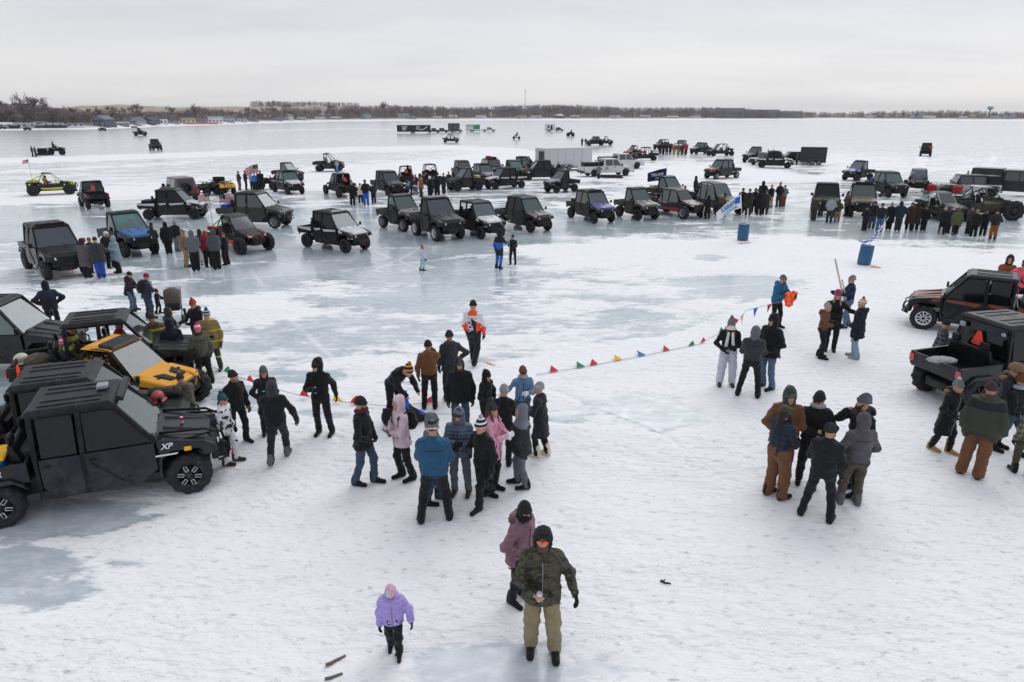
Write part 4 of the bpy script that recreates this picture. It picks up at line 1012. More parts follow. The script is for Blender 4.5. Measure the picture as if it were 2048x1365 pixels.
# ------------------------------------------------------------------ wheels
def tyre_mesh(r, w, knob=.5, paddle=False):
    def mk():
        b = B(); n = 44 if not paddle else 32
        def fn(a, rr, k, n_):
            if rr > r*.9: return rr+(.020 if (k % 4 < 2) ^ (a > 0) else -.004)*knob*2
            if rr > r*.8: return rr+(.010 if (k % 4 < 2) else 0)*knob*2
            return rr
        b.lathe([(-w*.42, r*.60), (-w*.5, r*.74), (-w*.5, r*.86), (-w*.36, r*.965), (-w*.02, r*.975), (w*.02, r*.975), (w*.36, r*.965), (w*.5, r*.86), (w*.5, r*.74), (w*.42, r*.60)], n=n, fn=fn, caps=False)
        return b.mesh('tyre')
    return cached(('tyre', r, w, knob, paddle), mk)
def rim_mesh(r, w, style='spoke'):
    """outer face toward +x; slot 0 dish, slot 1 bright metal"""
    def mk():
        b = B(); q = r*.61; x = w*.40
        b.mi = 0 if style == 'outline' else 1
        b.lathe([(x*.2, q*.86), (x, q*.97), (x+.012, q*1.02), (x+.012, q*.93), (x*.5, q*.84), (x*.5, .01)], n=28)
        b.mi = 0
        b.lathe([(x*.5, q*.86), (x*.55, q*.3), (x*.95, q*.24), (x+.01, q*.15), (x+.01, .005)], n=16)
        b.mi = 1
        ns = 6 if style == 'outline' else 7 if style == 'spoke' else 10
        for i in range(ns):
            a = 2*PI*i/ns+.2; u = (math.cos(a), math.sin(a)); v = (-u[1], u[0])
            P = lambda s, t, xx: (xx, u[0]*s*q+v[0]*t*q, u[1]*s*q+v[1]*t*q)
            if style == 'outline':
                X = x+.014; s0, s1, t = .42, .84, .11
                b.mi = 0; b.bar(P(.2, 0, x*.8), P(.9, 0, X-.012), .3*q, .02)
                b.mi = 1
                for aa, bb in (((s0, -t), (s1, -t)), ((s1, -t), (s1, t)), ((s1, t), (s0, t)), ((s0, t), (s0, -t))): b.bar(P(*aa, X), P(*bb, X), .014, .008)
            else: b.bar(P(.15, 0, x*.85), P(.93, 0, x*.95), (.17 if style == 'spoke' else .09)*q, .03)
        return b.mesh('rim')
    return cached(('rim', r, w, style), mk)
def wheel(root, x, s, r, w, rimc, side, steer=0, style='spoke', knob=.5, lift=0):
    t = obj('wheel', tyre_mesh(r, w, knob), 'rubber:dark', root, (x, -s, r+lift), (0, 0, (0 if side > 0 else PI)+steer))
    obj('rim', rim_mesh(r, w, style), ['plastic:black', rimc], t)
    return t
def slope_fn(z0, z1, x):    # how far a cab wall leans in at height z
    return lambda s, z: max(0, (z-z0)/(z1-z0))*x

# ------------------------------------------------------------------ utility side by side with a cargo bed
def utv(root, doors=2, closed=True, body='plastic:charcoal', hood='plastic:charcoal', stripe=None, roof='plastic:dark', rimc='metal:gunmetal', glass='5b6d70', wshield=True, r=.36, style='spoke',
        bed=True, smv=False, rack=False, lights='lamp:white', bedcol=None, mirrors=True, low=0, detail=True, knob=.5, cage='plastic:black', seat='plastic:black', tint=None, box=False, bumper='plastic:black', steer=0, whip=None, tail='lamp:red', rear_glass=True):
    crew = doors == 4; wb = 2.95 if crew else 2.06; f0 = wb/2; hw = .76; D = 'plastic:black'
    sc_ = f0-.46                               # windshield base
    cb = -f0+.62 if crew else -f0+.62          # cab back
    zb, zr = 1.14, 1.90; tint = tint or glass
    key = ('utv', doors)
    # tub and frame
    def mk():
        b = B(); b.box(-.62, .62, cb-.05, sc_+.05, .30, .52, .03); b.box(-.34, .34, -f0-.45, f0+.35, .32, .55, .03)
        for s in (-f0, f0):
            for x in (-1, 1):
                b.tube([(.25*x, s+.16, .42), (.62*x, s, .34)], .025, 5); b.tube([(.25*x, s-.16, .42), (.62*x, s, .34)], .025, 5); b.tube([(.32*x, s+.02, .85), (.58*x, s, .40)], .045, 7)
            b.tube([(-.6, s, .36), (.6, s, .36)], .03, 6)
        return b.mesh('chassis')
    obj('chassis', cached(key+('ch',), mk), D, root)
    def mk():
        b = B()
        prof = [(sc_-.02, .40), (f0-.44, .46), (f0-.40, .78), (f0-.25, .90), (f0+.2, .90), (f0+.40, .74), (f0+.52, .78), (f0+.50, .93), (f0+.34, 1.02), (sc_-.02, 1.16)]
        b.prism(prof, -hw, hw, .03, 2, slope_fn(.75, 1.5, .10))
        return b.mesh('fender')
    obj('fender', cached(key+('fe',), mk), body, root)
    def mk():
        b = B(); b.hexa([(-.60, sc_-.02, 1.10), (.60, sc_-.02, 1.10), (.50, f0+.50, .92), (-.50, f0+.50, .92), (-.58, sc_-.02, 1.215), (.58, sc_-.02, 1.215), (.44, f0+.42, 1.04), (-.44, f0+.42, 1.04)], .035, 2)
        for x in (-.25, .25): b.hexa([(x-.06, sc_+.1, 1.17), (x+.06, sc_+.1, 1.17), (x+.05, f0+.3, 1.04), (x-.05, f0+.3, 1.04), (x-.03, sc_+.1, 1.235), (x+.03, sc_+.1, 1.235), (x+.02, f0+.3, 1.075), (x-.02, f0+.3, 1.075)])
        return b.mesh('hood')
    obj('hood', cached(key+('ho',), mk), hood, root)
    for x in (-1, 1):
        def mk(): return B().hexa([(x*.765, f0-.38, 1.0), (x*.46, f0-.40, 1.0), (x*.42, f0+.46, .90), (x*.70, f0+.34, .88), (x*.735, f0-.38, 1.13), (x*.52, f0-.40, 1.185), (x*.43, f0+.42, 1.02), (x*.62, f0+.32, .99)], .02).hexa([(x*.70, f0+.34, .72), (x*.42, f0+.53, .70), (x*.40, f0+.40, .70), (x*.66, f0+.2, .72), (x*.70, f0+.35, .80), (x*.42, f0+.54, .79), (x*.40, f0+.40, .79), (x*.66, f0+.2, .80)]).mesh('hood_side')
        obj('hood_side', cached(key+('hs', x), mk), hood, root)
    def mk():
        b = B(); b.box(-.52, .52, f0+.40, f0+.53, .50, .92, .03)
        for i in range(4): b.box(-.34, .34, f0+.525, f0+.545, .60+i*.075, .635+i*.075)
        b.box(-.30, .30, f0+.50, f0+.62, .44, .56, .02)
        return b.mesh('grille')
    obj('grille', cached(key+('gr',), mk), D, root)
    for x in (-1, 1):
        def mk(): return B().hexa([(x*.36, f0+.56, .80), (x*.66, f0+.43, .80), (x*.64, f0+.36, .80), (x*.36, f0+.44, .80), (x*.38, f0+.555, .895), (x*.67, f0+.41, .90), (x*.64, f0+.32, .90), (x*.38, f0+.42, .895)]).mesh('headlight')
        obj('headlight', cached(key+('hl', x), mk), lights, root)
    def mk():
        b = B()
        for x in (-.34, .34): b.tube([(x, f0+.50, .40), (x, f0+.68, .46), (x*1.05, f0+.66, .74), (x*.9, f0+.52, .84)], .024, 6)
        b.tube([(-.48, f0+.60, .62), (-.34, f0+.68, .62), (.34, f0+.68, .62), (.48, f0+.60, .62)], .024, 6); b.tube([(-.34, f0+.67, .46), (.34, f0+.67, .46)], .024, 6)
        b.box(-.15, .15, f0+.5, f0+.64, .36, .48, .02); return b.mesh('bumper')
    obj('bumper', cached(key+('bu',), mk), bumper, root)
    if smv == 'strap' or detail == 2: obj('tow_strap', B().tube([(0, f0+.66, .44), (.03, f0+.74, .40), (.05, f0+.76, .24)], .018, 5).mesh(), 'plain:red', root)
    # cab
    def mk():
        b = B()
        T = [(cb, zb, hw-.03), (cb+.03, zr, .63)]
        for x in (-1, 1):
            b.bar((x*(hw-.04), sc_, zb), (x*.60, sc_-.56, zr), .07, .07, .01); b.bar((x*(hw-.03), cb+.03, .6), (x*(hw-.04), cb+.03, zb), .07, .07, .01); b.bar((x*(hw-.04), cb+.03, zb), (x*.62, cb+.05, zr), .08, .08, .01)
            if crew: b.bar((x*(hw-.03), -.12, .5), (x*(hw-.04), -.12, zb), .06, .08); b.bar((x*(hw-.04), -.12, zb), (x*.62, -.10, zr), .07, .09, .01)
            b.bar((x*.62, cb+.05, zr-.02), (x*.60, sc_-.56, zr-.02), .07, .06, .01)
            b.bar((x*(hw-.05), cb+.03, .5), (x*(hw-.05), sc_, .5), .05, .08)
        b.bar((-.6, sc_-.56, zr-.02), (.6, sc_-.56, zr-.02), .06); b.bar((-.6, cb+.05, zr-.02), (.6, cb+.05, zr-.02), .06); b.bar((-.70, sc_, zb), (.70, sc_, zb), .07); b.box(-.7, .7, cb-.02, cb+.04, .55, zb-.02, .01)
        return b.mesh('cab_frame')
    obj('cab_frame', cached(key+('cf',), mk), cage, root)
    def mk():
        b = B()
        b.hexa([(-.69, cb-.06, zr), (.69, cb-.06, zr), (.65, sc_-.48, zr), (-.65, sc_-.48, zr), (-.60, cb+.02, zr+.085), (.60, cb+.02, zr+.085), (.56, sc_-.62, zr+.085), (-.56, sc_-.62, zr+.085)], .03, 2)
        L0, L1 = cb+.12, sc_-.72
        for x in (-.42, -.2, .2, .42):
            b.hexa([(x-.045, L0, zr+.07), (x+.045, L0, zr+.07), (x+.045, L1, zr+.07), (x-.045, L1, zr+.07), (x-.03, L0+.06, zr+.103), (x+.03, L0+.06, zr+.103), (x+.03, L1-.06, zr+.103), (x-.03, L1-.06, zr+.103)])
        if crew: b.box(-.66, .66, -.13, -.09, zr+.04, zr+.092, .01, tx=.07)
        return b.mesh('roof')
    rf = obj('roof', cached(key+('ro',), mk), roof, root)
    # seats, wheel
    def mk():
        b = B()
        for s in ((.05, -1.0) if crew else (cb+.28,)):
            b.box(-.62, .62, s, s+.48, .62, .80, .04, 2); b.hexa([(-.62, s-.10, .78), (.62, s-.10, .78), (.62, s+.05, .78), (-.62, s+.05, .78), (-.55, s-.24, 1.38), (.55, s-.24, 1.38), (.55, s-.14, 1.38), (-.55, s-.14, 1.38)], .04, 2)
            for x in (-.38, .38): b.box(x-.12, x+.12, s-.24, s-.15, 1.38, 1.55, .03)
        b.box(-.66, .66, sc_-.28, sc_-.05, .85, 1.12, .04)
        b.tube([(.34, sc_-.22, 1.05), (.34, sc_-.48, 1.14)], .02, 5); pts = [(.34+.16*math.cos(a), sc_-.48-.05*math.sin(a), 1.14+.15*math.sin(a)) for a in np.linspace(0, 2*PI, 13)]; b.tube(pts, .015, 5)
        return b.mesh('seat')
    obj('seat', cached(key+('se',), mk), seat, root)
    if wshield:
        def mk(): return B().slab([(-.68, sc_+.02, zb+.03), (.68, sc_+.02, zb+.03), (.57, sc_-.55, zr-.04), (-.57, sc_-.55, zr-.04)], .012).mesh('windshield')
        obj('windshield', cached(key+('ws',), mk), 'glass:'+glass, root)
    if rear_glass and closed:
        def mk(): return B().slab([(-.66, cb-.005, zb+.04), (.66, cb-.005, zb+.04), (.58, cb+.015, zr-.05), (-.58, cb+.015, zr-.05)], .012).mesh('rear_window')
        obj('rear_window', cached(key+('rw',), mk), 'glass:'+glass, root)
    ds = [(-.10, sc_-.03, True), (cb+.08, -.16, False)] if crew else [(cb+.08, sc_-.03, True)]
    for x in (-1, 1):
        for (a, c, fr) in ds:
            if closed:
                def mk():
                    lo = [(a, .40), (c-.30 if fr else c-.02, .40), (c, .62), (c, zb), (a, zb)]
                    if not fr: lo = [(a+.18, .40), (c, .40), (c, zb), (a, zb), (a, .62)]
                    bb = B().prism(lo, min(x*(hw-.02), x*(hw+.015)), max(x*(hw-.02), x*(hw+.015)), .008)
                    xo = x*(hw+.016); xi = x*(hw+.026)
                    if fr: bb.bar((xi, c-.55, .50), (xi, a+.08, .95), .03, .02)
                    return bb.mesh('door')
                dr = obj('door', cached(key+('do', x, fr), mk), body, root)
                def mk(): return B().box(min(x*(hw+.015), x*(hw+.04)), max(x*(hw+.015), x*(hw+.04)), a+.06, a+.16, .99, 1.03, .005).mesh('handle')
                obj('handle', cached(key+('ha', x, fr), mk), D, dr)
                def mk():
                    t0 = sc_-.56
                    xb, xt = x*(hw-.02), x*.625
                    ff = (c+.0) if fr else c
                    q = [(xb, a+.05, zb+.02), (xb, ff-(.03 if fr else .04), zb+.02), (xt, (t0-.02) if fr else ff-.03, zr-.06), (xt, a+.05, zr-.06)]
                    return B().slab(q, .012).mesh('window')
                obj('window', cached(key+('wi', x, fr), mk), 'glass:'+tint, dr)
                if stripe:
                    def mk(): return B().hexa([(x*(hw+.016), a+.12, zb-.17), (x*(hw+.022), a+.12, zb-.17), (x*(hw+.022), c-.06, zb-.10), (x*(hw+.016), c-.06, zb-.10), (x*(hw+.016), a+.06, zb-.05), (x*(hw+.022), a+.06, zb-.05), (x*(hw+.022), c-.06, zb-.01), (x*(hw+.016), c-.06, zb-.01)]).mesh('side_trim')
                    obj('side_trim', cached(key+('st', x, fr), mk), stripe, dr)
            else:
                def mk():
                    lo = [(a+.02, .42), (c-.25, .42), (c-.06, .60), (c-.06, .88), (a+.02, .88)]
                    return B().prism(lo, min(x*(hw-.05), x*(hw-.01)), max(x*(hw-.05), x*(hw-.01)), .01).mesh('door')
                obj('door', cached(key+('ho_', x, fr), mk), body, root)
    if mirrors:
        for x in (-1, 1):
            def mk():
                b = B(); b.tube([(x*.72, sc_-.06, 1.20), (x*.86, sc_-.02, 1.26)], .015, 5); b.box(min(x*.84, x*.98), max(x*.84, x*.98), sc_-.05, sc_+.02, 1.20, 1.38, .02); return b.mesh('mirror')
            obj('mirror', cached(key+('mi', x), mk), D, root)
    if bed:
        b0, b1 = cb-.10, (-f0-.62)
        def mk():
            b = B(); b.box(-.70, .70, b1, b0, .74, .82, .01)
            for x in (-1, 1): b.prism([(b0, .76), (b1+.02, .76), (b1, 1.08), (b0, 1.12)], min(x*.66, x*.74), max(x*.66, x*.74), .015, 1)
            b.box(-.66, .66, b0-.05, b0, .80, 1.12, .01); b.box(-.66, .66, b1, b1+.05, .80, 1.07, .015)
            for x in (-1, 1): b.prism([(-f0+.48, .66), (-f0+.30, .80), (-f0-.30, .80), (-f0-.48, .66), (-f0-.4, .78), (-f0-.25, .88), (-f0+.25, .88), (-f0+.4, .78)], min(x*.70, x*.80), max(x*.70, x*.80))
            return b.mesh('cargo_bed')
        bd = obj('cargo_bed', cached(key+('be',), mk), bedcol or body, root)
        if stripe:
            for x in (-1, 1):
                def mk(): return B().hexa([(x*.742, b0-.04, .92), (x*.748, b0-.04, .92), (x*.748, b1+.06, .98), (x*.742, b1+.06, .98), (x*.742, b0-.04, 1.10), (x*.748, b0-.04, 1.10), (x*.748, b1+.04, 1.065), (x*.742, b1+.04, 1.065)]).mesh('side_trim')
                obj('side_trim', cached(key+('bt', x), mk), stripe, bd)
        for x in (-1, 1):
            def mk(): return B().box(min(x*.60, x*.73), max(x*.60, x*.73), b1-.02, b1, .84, 1.02, .005).mesh('tail_light')
            obj('tail_light', cached(key+('tl', x), mk), tail, root)
    for x in (-1, 1):
        wheel(root, x*.66, f0, r, .26, rimc, x, steer, style, knob); wheel(root, x*.66, -f0, r, .28, rimc, x, 0, style, knob)
    if smv is True: smv_sign(root, (0, cb-.04, 1.52))
    if box:
        obj('cargo_box', B().box(-.45, .45, -f0-.45, cb-.16, .83, 1.28, .04, 2).mesh(), 'plastic:black', root)
    if whip:
        obj('whip_pole', B().tube([(.62, cb-.04, 1.9), (.62, cb-.10, 3.0)], .012, 5).mesh(), 'plastic:white', root)
    return dict(f0=f0, cb=cb, sc=sc_, zb=zb, zr=zr, hw=hw)
def smv_sign(root, c, name='warning_triangle', w=.36):
    x, s, z = c; h = w*.86
    t = obj(name, B().prism([(s, z-.0)], 0, 0).mesh() if False else tri_mesh(c, w), 'plain:neon', root)
    return t
def tri_mesh(c, w):
    b = B(); x, s, z = c; h = w*.9
    q = [(x-w/2, z-h/2), (x-w*.36, z-h/2-.04), (x+w*.36, z-h/2-.04), (x+w/2, z-h/2), (x+.05, z+h/2), (x-.05, z+h/2)]
    A = [b.bm.verts.new((a, -s, d)) for a, d in q]; D_ = [b.bm.verts.new((a, -(s-.012), d)) for a, d in q]; n = len(q)
    fs = [b.bm.faces.new(A), b.bm.faces.new(D_[::-1])]+[b.bm.faces.new((A[i], D_[i], D_[(i+1) % n], A[(i+1) % n])) for i in range(n)]
    bmesh.ops.recalc_face_normals(b.bm, faces=fs); return b.mesh('triangle')

# ------------------------------------------------------------------ low sport side by side
def sport(root, seats=2, body='plastic:black', accent='plastic:orange', roof='plastic:dark', hoodm=None, glass='7d8a8c', closed=False, r=.39, rimc='metal:gunmetal', cage='plastic:black', wshield=True, boxy=False, smv=False, roofon=True, windows=None, steer=0, tow=False, wide=.78, knob=.8, rack=False):
    four = seats == 4; wb = 3.1 if four else 2.45; f0 = wb/2; hoodm = hoodm or body; hw = .66
    sc_ = f0-.55; cb = -f0+.45; zr = 1.66 if not boxy else 1.78; K = ('sport', seats, boxy, wide)
    def mk():
        b = B(); b.box(-.45, .45, cb-.1, sc_+.1, .32, .46, .03); b.box(-.28, .28, -f0-.35, f0+.35, .36, .6, .03)
        for s in (-f0, f0):
            for x in (-1, 1):
                for q in (-.22, .22): b.tube([(.2*x, s+q*.8, .46), ((wide-.12)*x, s, .38)], .024, 5); b.tube([(.2*x, s+q*.6, .60), ((wide-.12)*x, s, .48)], .02, 5)
                b.tube([(.34*x, s-.05, 1.0), ((wide-.2)*x, s, .45)], .05, 7)
        b.tube([(-wide, -f0, .4), (wide, -f0, .4)], .03, 6); return b.mesh('chassis')
    obj('chassis', cached(K+('ch',), mk), 'plastic:black', root)
    def mk():
        b = B()
        b.prism([(cb, .42), (sc_+.1, .42), (f0-.40, .60), (f0-.36, .80), (sc_+.12, .98), (sc_, .99), (sc_-.1, .84), (cb+.2, .84), (cb, 1.02)], -hw, hw, .03, 2, slope_fn(.5, 1.3, .10)); return b.mesh('body')
    obj('body', cached(K+('bo',), mk), body, root)
    def mk():
        b = B()
        b.hexa([(-.56, sc_, .90), (.56, sc_, .90), (.34, f0+.45, .66), (-.34, f0+.45, .66), (-.52, sc_, 1.10), (.52, sc_, 1.10), (.26, f0+.38, .88), (-.26, f0+.38, .88)], .035, 2)
        for x in (-1, 1): b.hexa([(x*.30, f0-.42, .86), (x*.62, f0-.40, .86), (x*.60, f0+.30, .80), (x*.30, f0+.44, .74), (x*.32, f0-.42, 1.06), (x*.58, f0-.40, 1.04), (x*.56, f0+.26, .93), (x*.32, f0+.36, .92)], .025)
        for x in (-1, 1): b.hexa([(x*.40, -f0+.45, .82), (x*.66, -f0+.42, .82), (x*.66, -f0-.38, .92), (x*.40, -f0-.42, .92), (x*.40, -f0+.45, 1.05), (x*.62, -f0+.42, 1.02), (x*.60, -f0-.38, 1.04), (x*.40, -f0-.42, 1.06)], .025)
        return b.mesh('hood')
    obj('hood', cached(K+('hd',), mk), hoodm, root)
    def mk():
        b = B(); b.prism([(f0+.36, .46), (f0+.50, .58), (f0+.44, .82), (f0+.30, .84)], -.34, .34, .02)
        b.tube([(-.3, f0+.45, .44), (-.3, f0+.62, .60), (-.26, f0+.50, .86), (.26, f0+.50, .86), (.3, f0+.62, .60), (.3, f0+.45, .44)], .024, 6)
        b.box(-.35, .35, -f0-.42, -f0-.30, .55, .95, .03); return b.mesh('bumper')
    obj('bumper', cached(K+('bp',), mk), 'plastic:black', root)
    def mk():
        b = B(); b.hexa([(-.66, cb+.1, .50), (-.665, cb+.1, .50), (-.665, sc_-.2, .44), (-.66, sc_-.2, .44), (-.66, cb+.1, .60), (-.665, cb+.1, .60), (-.665, sc_-.2, .52), (-.66, sc_-.2, .52)])
        for x in (-1, 1):
            b.prism([(cb+.2, .46), (sc_+.05, .40), (sc_+.2, .62), (cb+.1, .54)], min(x*(hw-.01), x*(hw+.02)), max(x*(hw-.01), x*(hw+.02)))
            b.tube([(x*.12, f0+.51, .70), (x*.30, f0+.47, .88), (x*.50, f0+.32, .90), (x*.52, f0+.36, .68)], .02, 5)
            b.prism([(-f0+.5, 1.04), (-f0-.35, 1.05), (-f0-.40, 1.10), (-f0+.3, 1.13)], min(x*.50, x*.60), max(x*.50, x*.60))
        return b.mesh('side_trim')
    obj('side_trim', cached(K+('ac',), mk), accent, root)
    for x in (-1, 1):
        def mk(): return B().hexa([(x*.34, f0+.43, .78), (x*.55, f0+.30, .82), (x*.55, f0+.26, .82), (x*.34, f0+.38, .78), (x*.34, f0+.40, .85), (x*.56, f0+.27, .90), (x*.55, f0+.22, .90), (x*.34, f0+.34, .85)]).mesh('headlight')
        obj('headlight', cached(K+('hl', x), mk), 'lamp:white', root)
    def mk():
        b = B(); rr = .026
        for x in (-1, 1):
            b.tube([(x*.60, sc_+.02, .98), (x*.50, sc_-.52, zr-.03), (x*.50, sc_-.85, zr), (x*.52, cb+.35, zr-.02), (x*.58, cb-.05, 1.05)], rr, 7)
            b.tube([(x*.62, cb+.5, .84), (x*.52, cb+.38, zr-.02)], rr, 7)
            if four: b.tube([(x*.64, -.05, .84), (x*.51, -.02, zr-.01)], rr, 7)
            b.tube([(x*.50, cb+.35, zr-.1), (x*.40, -f0-.25, 1.08)], rr*.8, 6)
        for s, z_, xw in ((sc_-.52, zr-.03, .5), (sc_-.85, zr, .5), (cb+.35, zr-.02, .52), (cb-.02, 1.1, .57)): b.tube([(-xw, s, z_), (xw, s, z_)], rr, 7)
        b.tube([(-.5, cb+.35, zr-.05), (.5, cb+.05, 1.15)], rr*.8, 6); b.tube([(.5, cb+.35, zr-.05), (-.5, cb+.05, 1.15)], rr*.8, 6)
        return b.mesh('roll_cage')
    obj('roll_cage', cached(K+('rc',), mk), cage, root)
    if roofon:
        def mk():
            b = B(); b.hexa([(-.56, cb+.22, zr), (.56, cb+.22, zr), (.53, sc_-.45, zr-.03), (-.53, sc_-.45, zr-.03), (-.44, cb+.32, zr+.07), (.44, cb+.32, zr+.07), (.42, sc_-.62, zr+.05), (-.42, sc_-.62, zr+.05)], .02, 2)
            b.hexa([(-.18, cb+.34, zr+.06), (.18, cb+.34, zr+.06), (.16, sc_-.64, zr+.04), (-.16, sc_-.64, zr+.04), (-.12, cb+.4, zr+.095), (.12, cb+.4, zr+.095), (.10, sc_-.75, zr+.075), (-.10, sc_-.75, zr+.075)]); return b.mesh('roof')
        obj('roof', cached(K+('rf',), mk), roof, root)
    def mk():
        b = B()
        for s in ([.05, -1.0] if four else [cb+.55]):
            for x in (-.30, .30): b.box(x-.23, x+.23, s, s+.45, .48, .64, .04, 2); b.hexa([(x-.23, s-.12, .60), (x+.23, s-.12, .60), (x+.23, s+.02, .60), (x-.23, s+.02, .60), (x-.16, s-.28, 1.30), (x+.16, s-.28, 1.30), (x+.16, s-.18, 1.30), (x-.16, s-.18, 1.30)], .04, 2)
        b.tube([(.30, sc_-.05, .95), (.30, sc_-.35, 1.02)], .02, 5); b.tube([(.30+.15*math.cos(a), sc_-.35-.05*math.sin(a), 1.02+.14*math.sin(a)) for a in np.linspace(0, 2*PI, 13)], .014, 5)
        return b.mesh('seat')
    obj('seat', cached(K+('se',), mk), 'plastic:dark', root)
    if wshield:
        def mk(): return B().slab([(-.56, sc_+.03, 1.03), (.56, sc_+.03, 1.03), (.46, sc_-.47, zr-.06), (-.46, sc_-.47, zr-.06)], .01).mesh('windshield')
        obj('windshield', cached(K+('ws',), mk), 'glass:'+glass, root)
    for x in (-1, 1):
        if closed:
            for (a, c, fr) in ([(.0, sc_-.08, 1), (cb+.15, -.08, 0)] if four else [(cb+.15, sc_-.08, 1)]):
                def mk(): return B().slab([(x*.60, a, .88), (x*.60, c, .88), (x*.50, (c-.42) if fr else c, zr-.05), (x*.50, a+(0.0 if fr else .25), zr-.05)], .012).mesh('window')
                obj('window', cached(K+('wi', x, fr), mk), windows or 'glass:4a4f52', root)
        wheel(root, x*wide, f0, r, .27, rimc, x, steer, 'many', knob); wheel(root, x*wide, -f0, r, .30, rimc, x, 0, 'many', knob)
        def mk(): return B().box(min(x*.40, x*.56), max(x*.40, x*.56), -f0-.44, -f0-.42, .90, .97).mesh('tail_light')
        obj('tail_light', cached(K+('tl', x), mk), 'lamp:red', root)
    if smv: smv_sign(root, (0, cb-.0, 1.40))
    return dict(f0=f0, cb=cb, sc=sc_, zr=zr)

# ------------------------------------------------------------------ quad bike, snowmobile, motorcycle
def quad(root, body='plastic:black', box=False, rimc='metal:gunmetal', rackc='plastic:black'):
    f0 = .64; K = ('quad',)
    def mk():
        b = B(); b.prism([(-.85, .55), (-.6, .45), (.6, .45), (.8, .6), (.7, .85), (.1, .86), (-.2, .72), (-.5, .80), (-.85, .82)], -.17, .17, .04, 2)
        for s in (-f0, f0):
            b.tube([(-.45, s, .3), (.45, s, .3)], .035, 6)
            for x in (-1, 1): b.tube([(x*.15, s, .75), (x*.38, s, .33)], .035, 6)
        return b.mesh('chassis')
    obj('chassis', cached(K+('c',), mk), 'plastic:black', root)
    def mk():
        b = B()
        for x in (-1, 1):
            b.prism([(f0-.38, .58), (f0-.25, .72), (f0+.2, .74), (f0+.38, .62), (f0+.36, .72), (f0+.15, .84), (f0-.25, .82), (f0-.42, .66)], min(x*.16, x*.58), max(x*.16, x*.58), .01)
            b.prism([(-f0+.38, .58), (-f0+.25, .74), (-f0-.2, .76), (-f0-.38, .64), (-f0-.36, .74), (-f0-.15, .86), (-f0+.25, .84), (-f0+.42, .66)], min(x*.16, x*.58), max(x*.16, x*.58), .01)
        b.hexa([(-.2, .25, .75), (.2, .25, .75), (.22, .95, .62), (-.22, .95, .62), (-.14, .3, .98), (.14, .3, .98), (.16, .88, .84), (-.16, .88, .84)], .03, 2)
        return b.mesh('fender')
    obj('fender', cached(K+('f',), mk), body, root)
    def mk(): return B().box(-.17, .17, -.60, .18, .80, .94, .04, 2, .03, .05).mesh('seat')
    obj('seat', cached(K+('s',), mk), 'plastic:dark', root)
    def mk():
        b = B(); b.tube([(-.38, .22, 1.12), (-.15, .30, 1.08), (.15, .30, 1.08), (.38, .22, 1.12)], .02, 6); b.tube([(0, .42, .85), (0, .30, 1.08)], .035, 6); return b.mesh('handlebar')
    obj('handlebar', cached(K+('h',), mk), 'plastic:black', root)
    def mk():
        b = B()
        for s0, s1 in ((.42, .98), (-.98, -.42)):
            for x in np.linspace(-.42, .42, 5): b.bar((x, s0, .92), (x, s1, .92), .02)
            for s in np.linspace(s0, s1, 3): b.bar((-.43, s, .925), (.43, s, .925), .022)
        b.tube([(-.3, .8, .5), (-.25, 1.02, .6), (-.2, .98, .9)], .02, 5); b.tube([(.3, .8, .5), (.25, 1.02, .6), (.2, .98, .9)], .02, 5); b.tube([(-.25, 1.02, .62), (.25, 1.02, .62)], .02, 5)
        return b.mesh('rack')
    obj('rack', cached(K+('r',), mk), rackc, root)
    for x in (-1, 1):
        def mk(): return B().box(x*.17-.07, x*.17+.07, .90, .94, .68, .78, .02).mesh('headlight')
        obj('headlight', cached(K+('l', x), mk), 'lamp:white', root)
        wheel(root, x*.46, f0, .31, .22, rimc, x, 0, 'spoke', .7); wheel(root, x*.46, -f0, .31, .26, rimc, x, 0, 'spoke', .7)
    if box: obj('cargo_box', B().box(-.40, .40, -.95, -.45, .94, 1.28, .05, 2).mesh(), 'plastic:black', root)
def snowmobile(root, body='plastic:royal', acc='plastic:white'):
    b = B(); b.hexa([(-.36, .1, .34), (.36, .1, .34), (.22, 1.3, .36), (-.22, 1.3, .36), (-.26, .1, .86), (.26, .1, .86), (.10, 1.2, .62), (-.10, 1.2, .62)], .05, 2)
    obj('hood', b.mesh(), acc, root)
    b = B()
    for x in (-1, 1): b.hexa([(x*.30, .1, .36), (x*.42, .15, .36), (x*.28, 1.1, .38), (x*.22, 1.2, .38), (x*.30, .1, .62), (x*.38, .2, .64), (x*.24, 1.0, .58), (x*.2, 1.1, .56)], .02)
    obj('side_panel', b.mesh(), body, root)
    obj('seat', B().prism([(-.95, .55), (.05, .55), (.05, .78), (-.3, .80), (-.9, .76)], -.18, .18, .04, 2).mesh(), 'plastic:black', root)
    obj('track', B().prism([(-1.45, .12), (-1.3, .0), (.1, .0), (.3, .2), (.2, .42), (-1.3, .40), (-1.45, .28)], -.19, .19, .02).mesh(), 'rubber:black', root)
    for x in (-1, 1): obj('ski', B().prism([(.45, 0), (1.35, 0), (1.55, .14), (1.35, .05), (.45, .05)], x*.48-.07, x*.48+.07).bar((x*.46, .9, .05), (x*.2, .85, .42), .05).mesh(), 'plastic:black', root)
    obj('windscreen', B().slab([(-.2, .42, .80), (.2, .42, .80), (.14, .22, 1.08), (-.14, .22, 1.08)], .01).mesh(), 'plastic:black', root)
    obj('handlebar', B().tube([(-.34, .02, .98), (0, .12, 1.0), (.34, .02, .98)], .02, 6).tube([(0, .25, .8), (0, .12, 1.0)], .03, 6).mesh(), 'plastic:black', root)
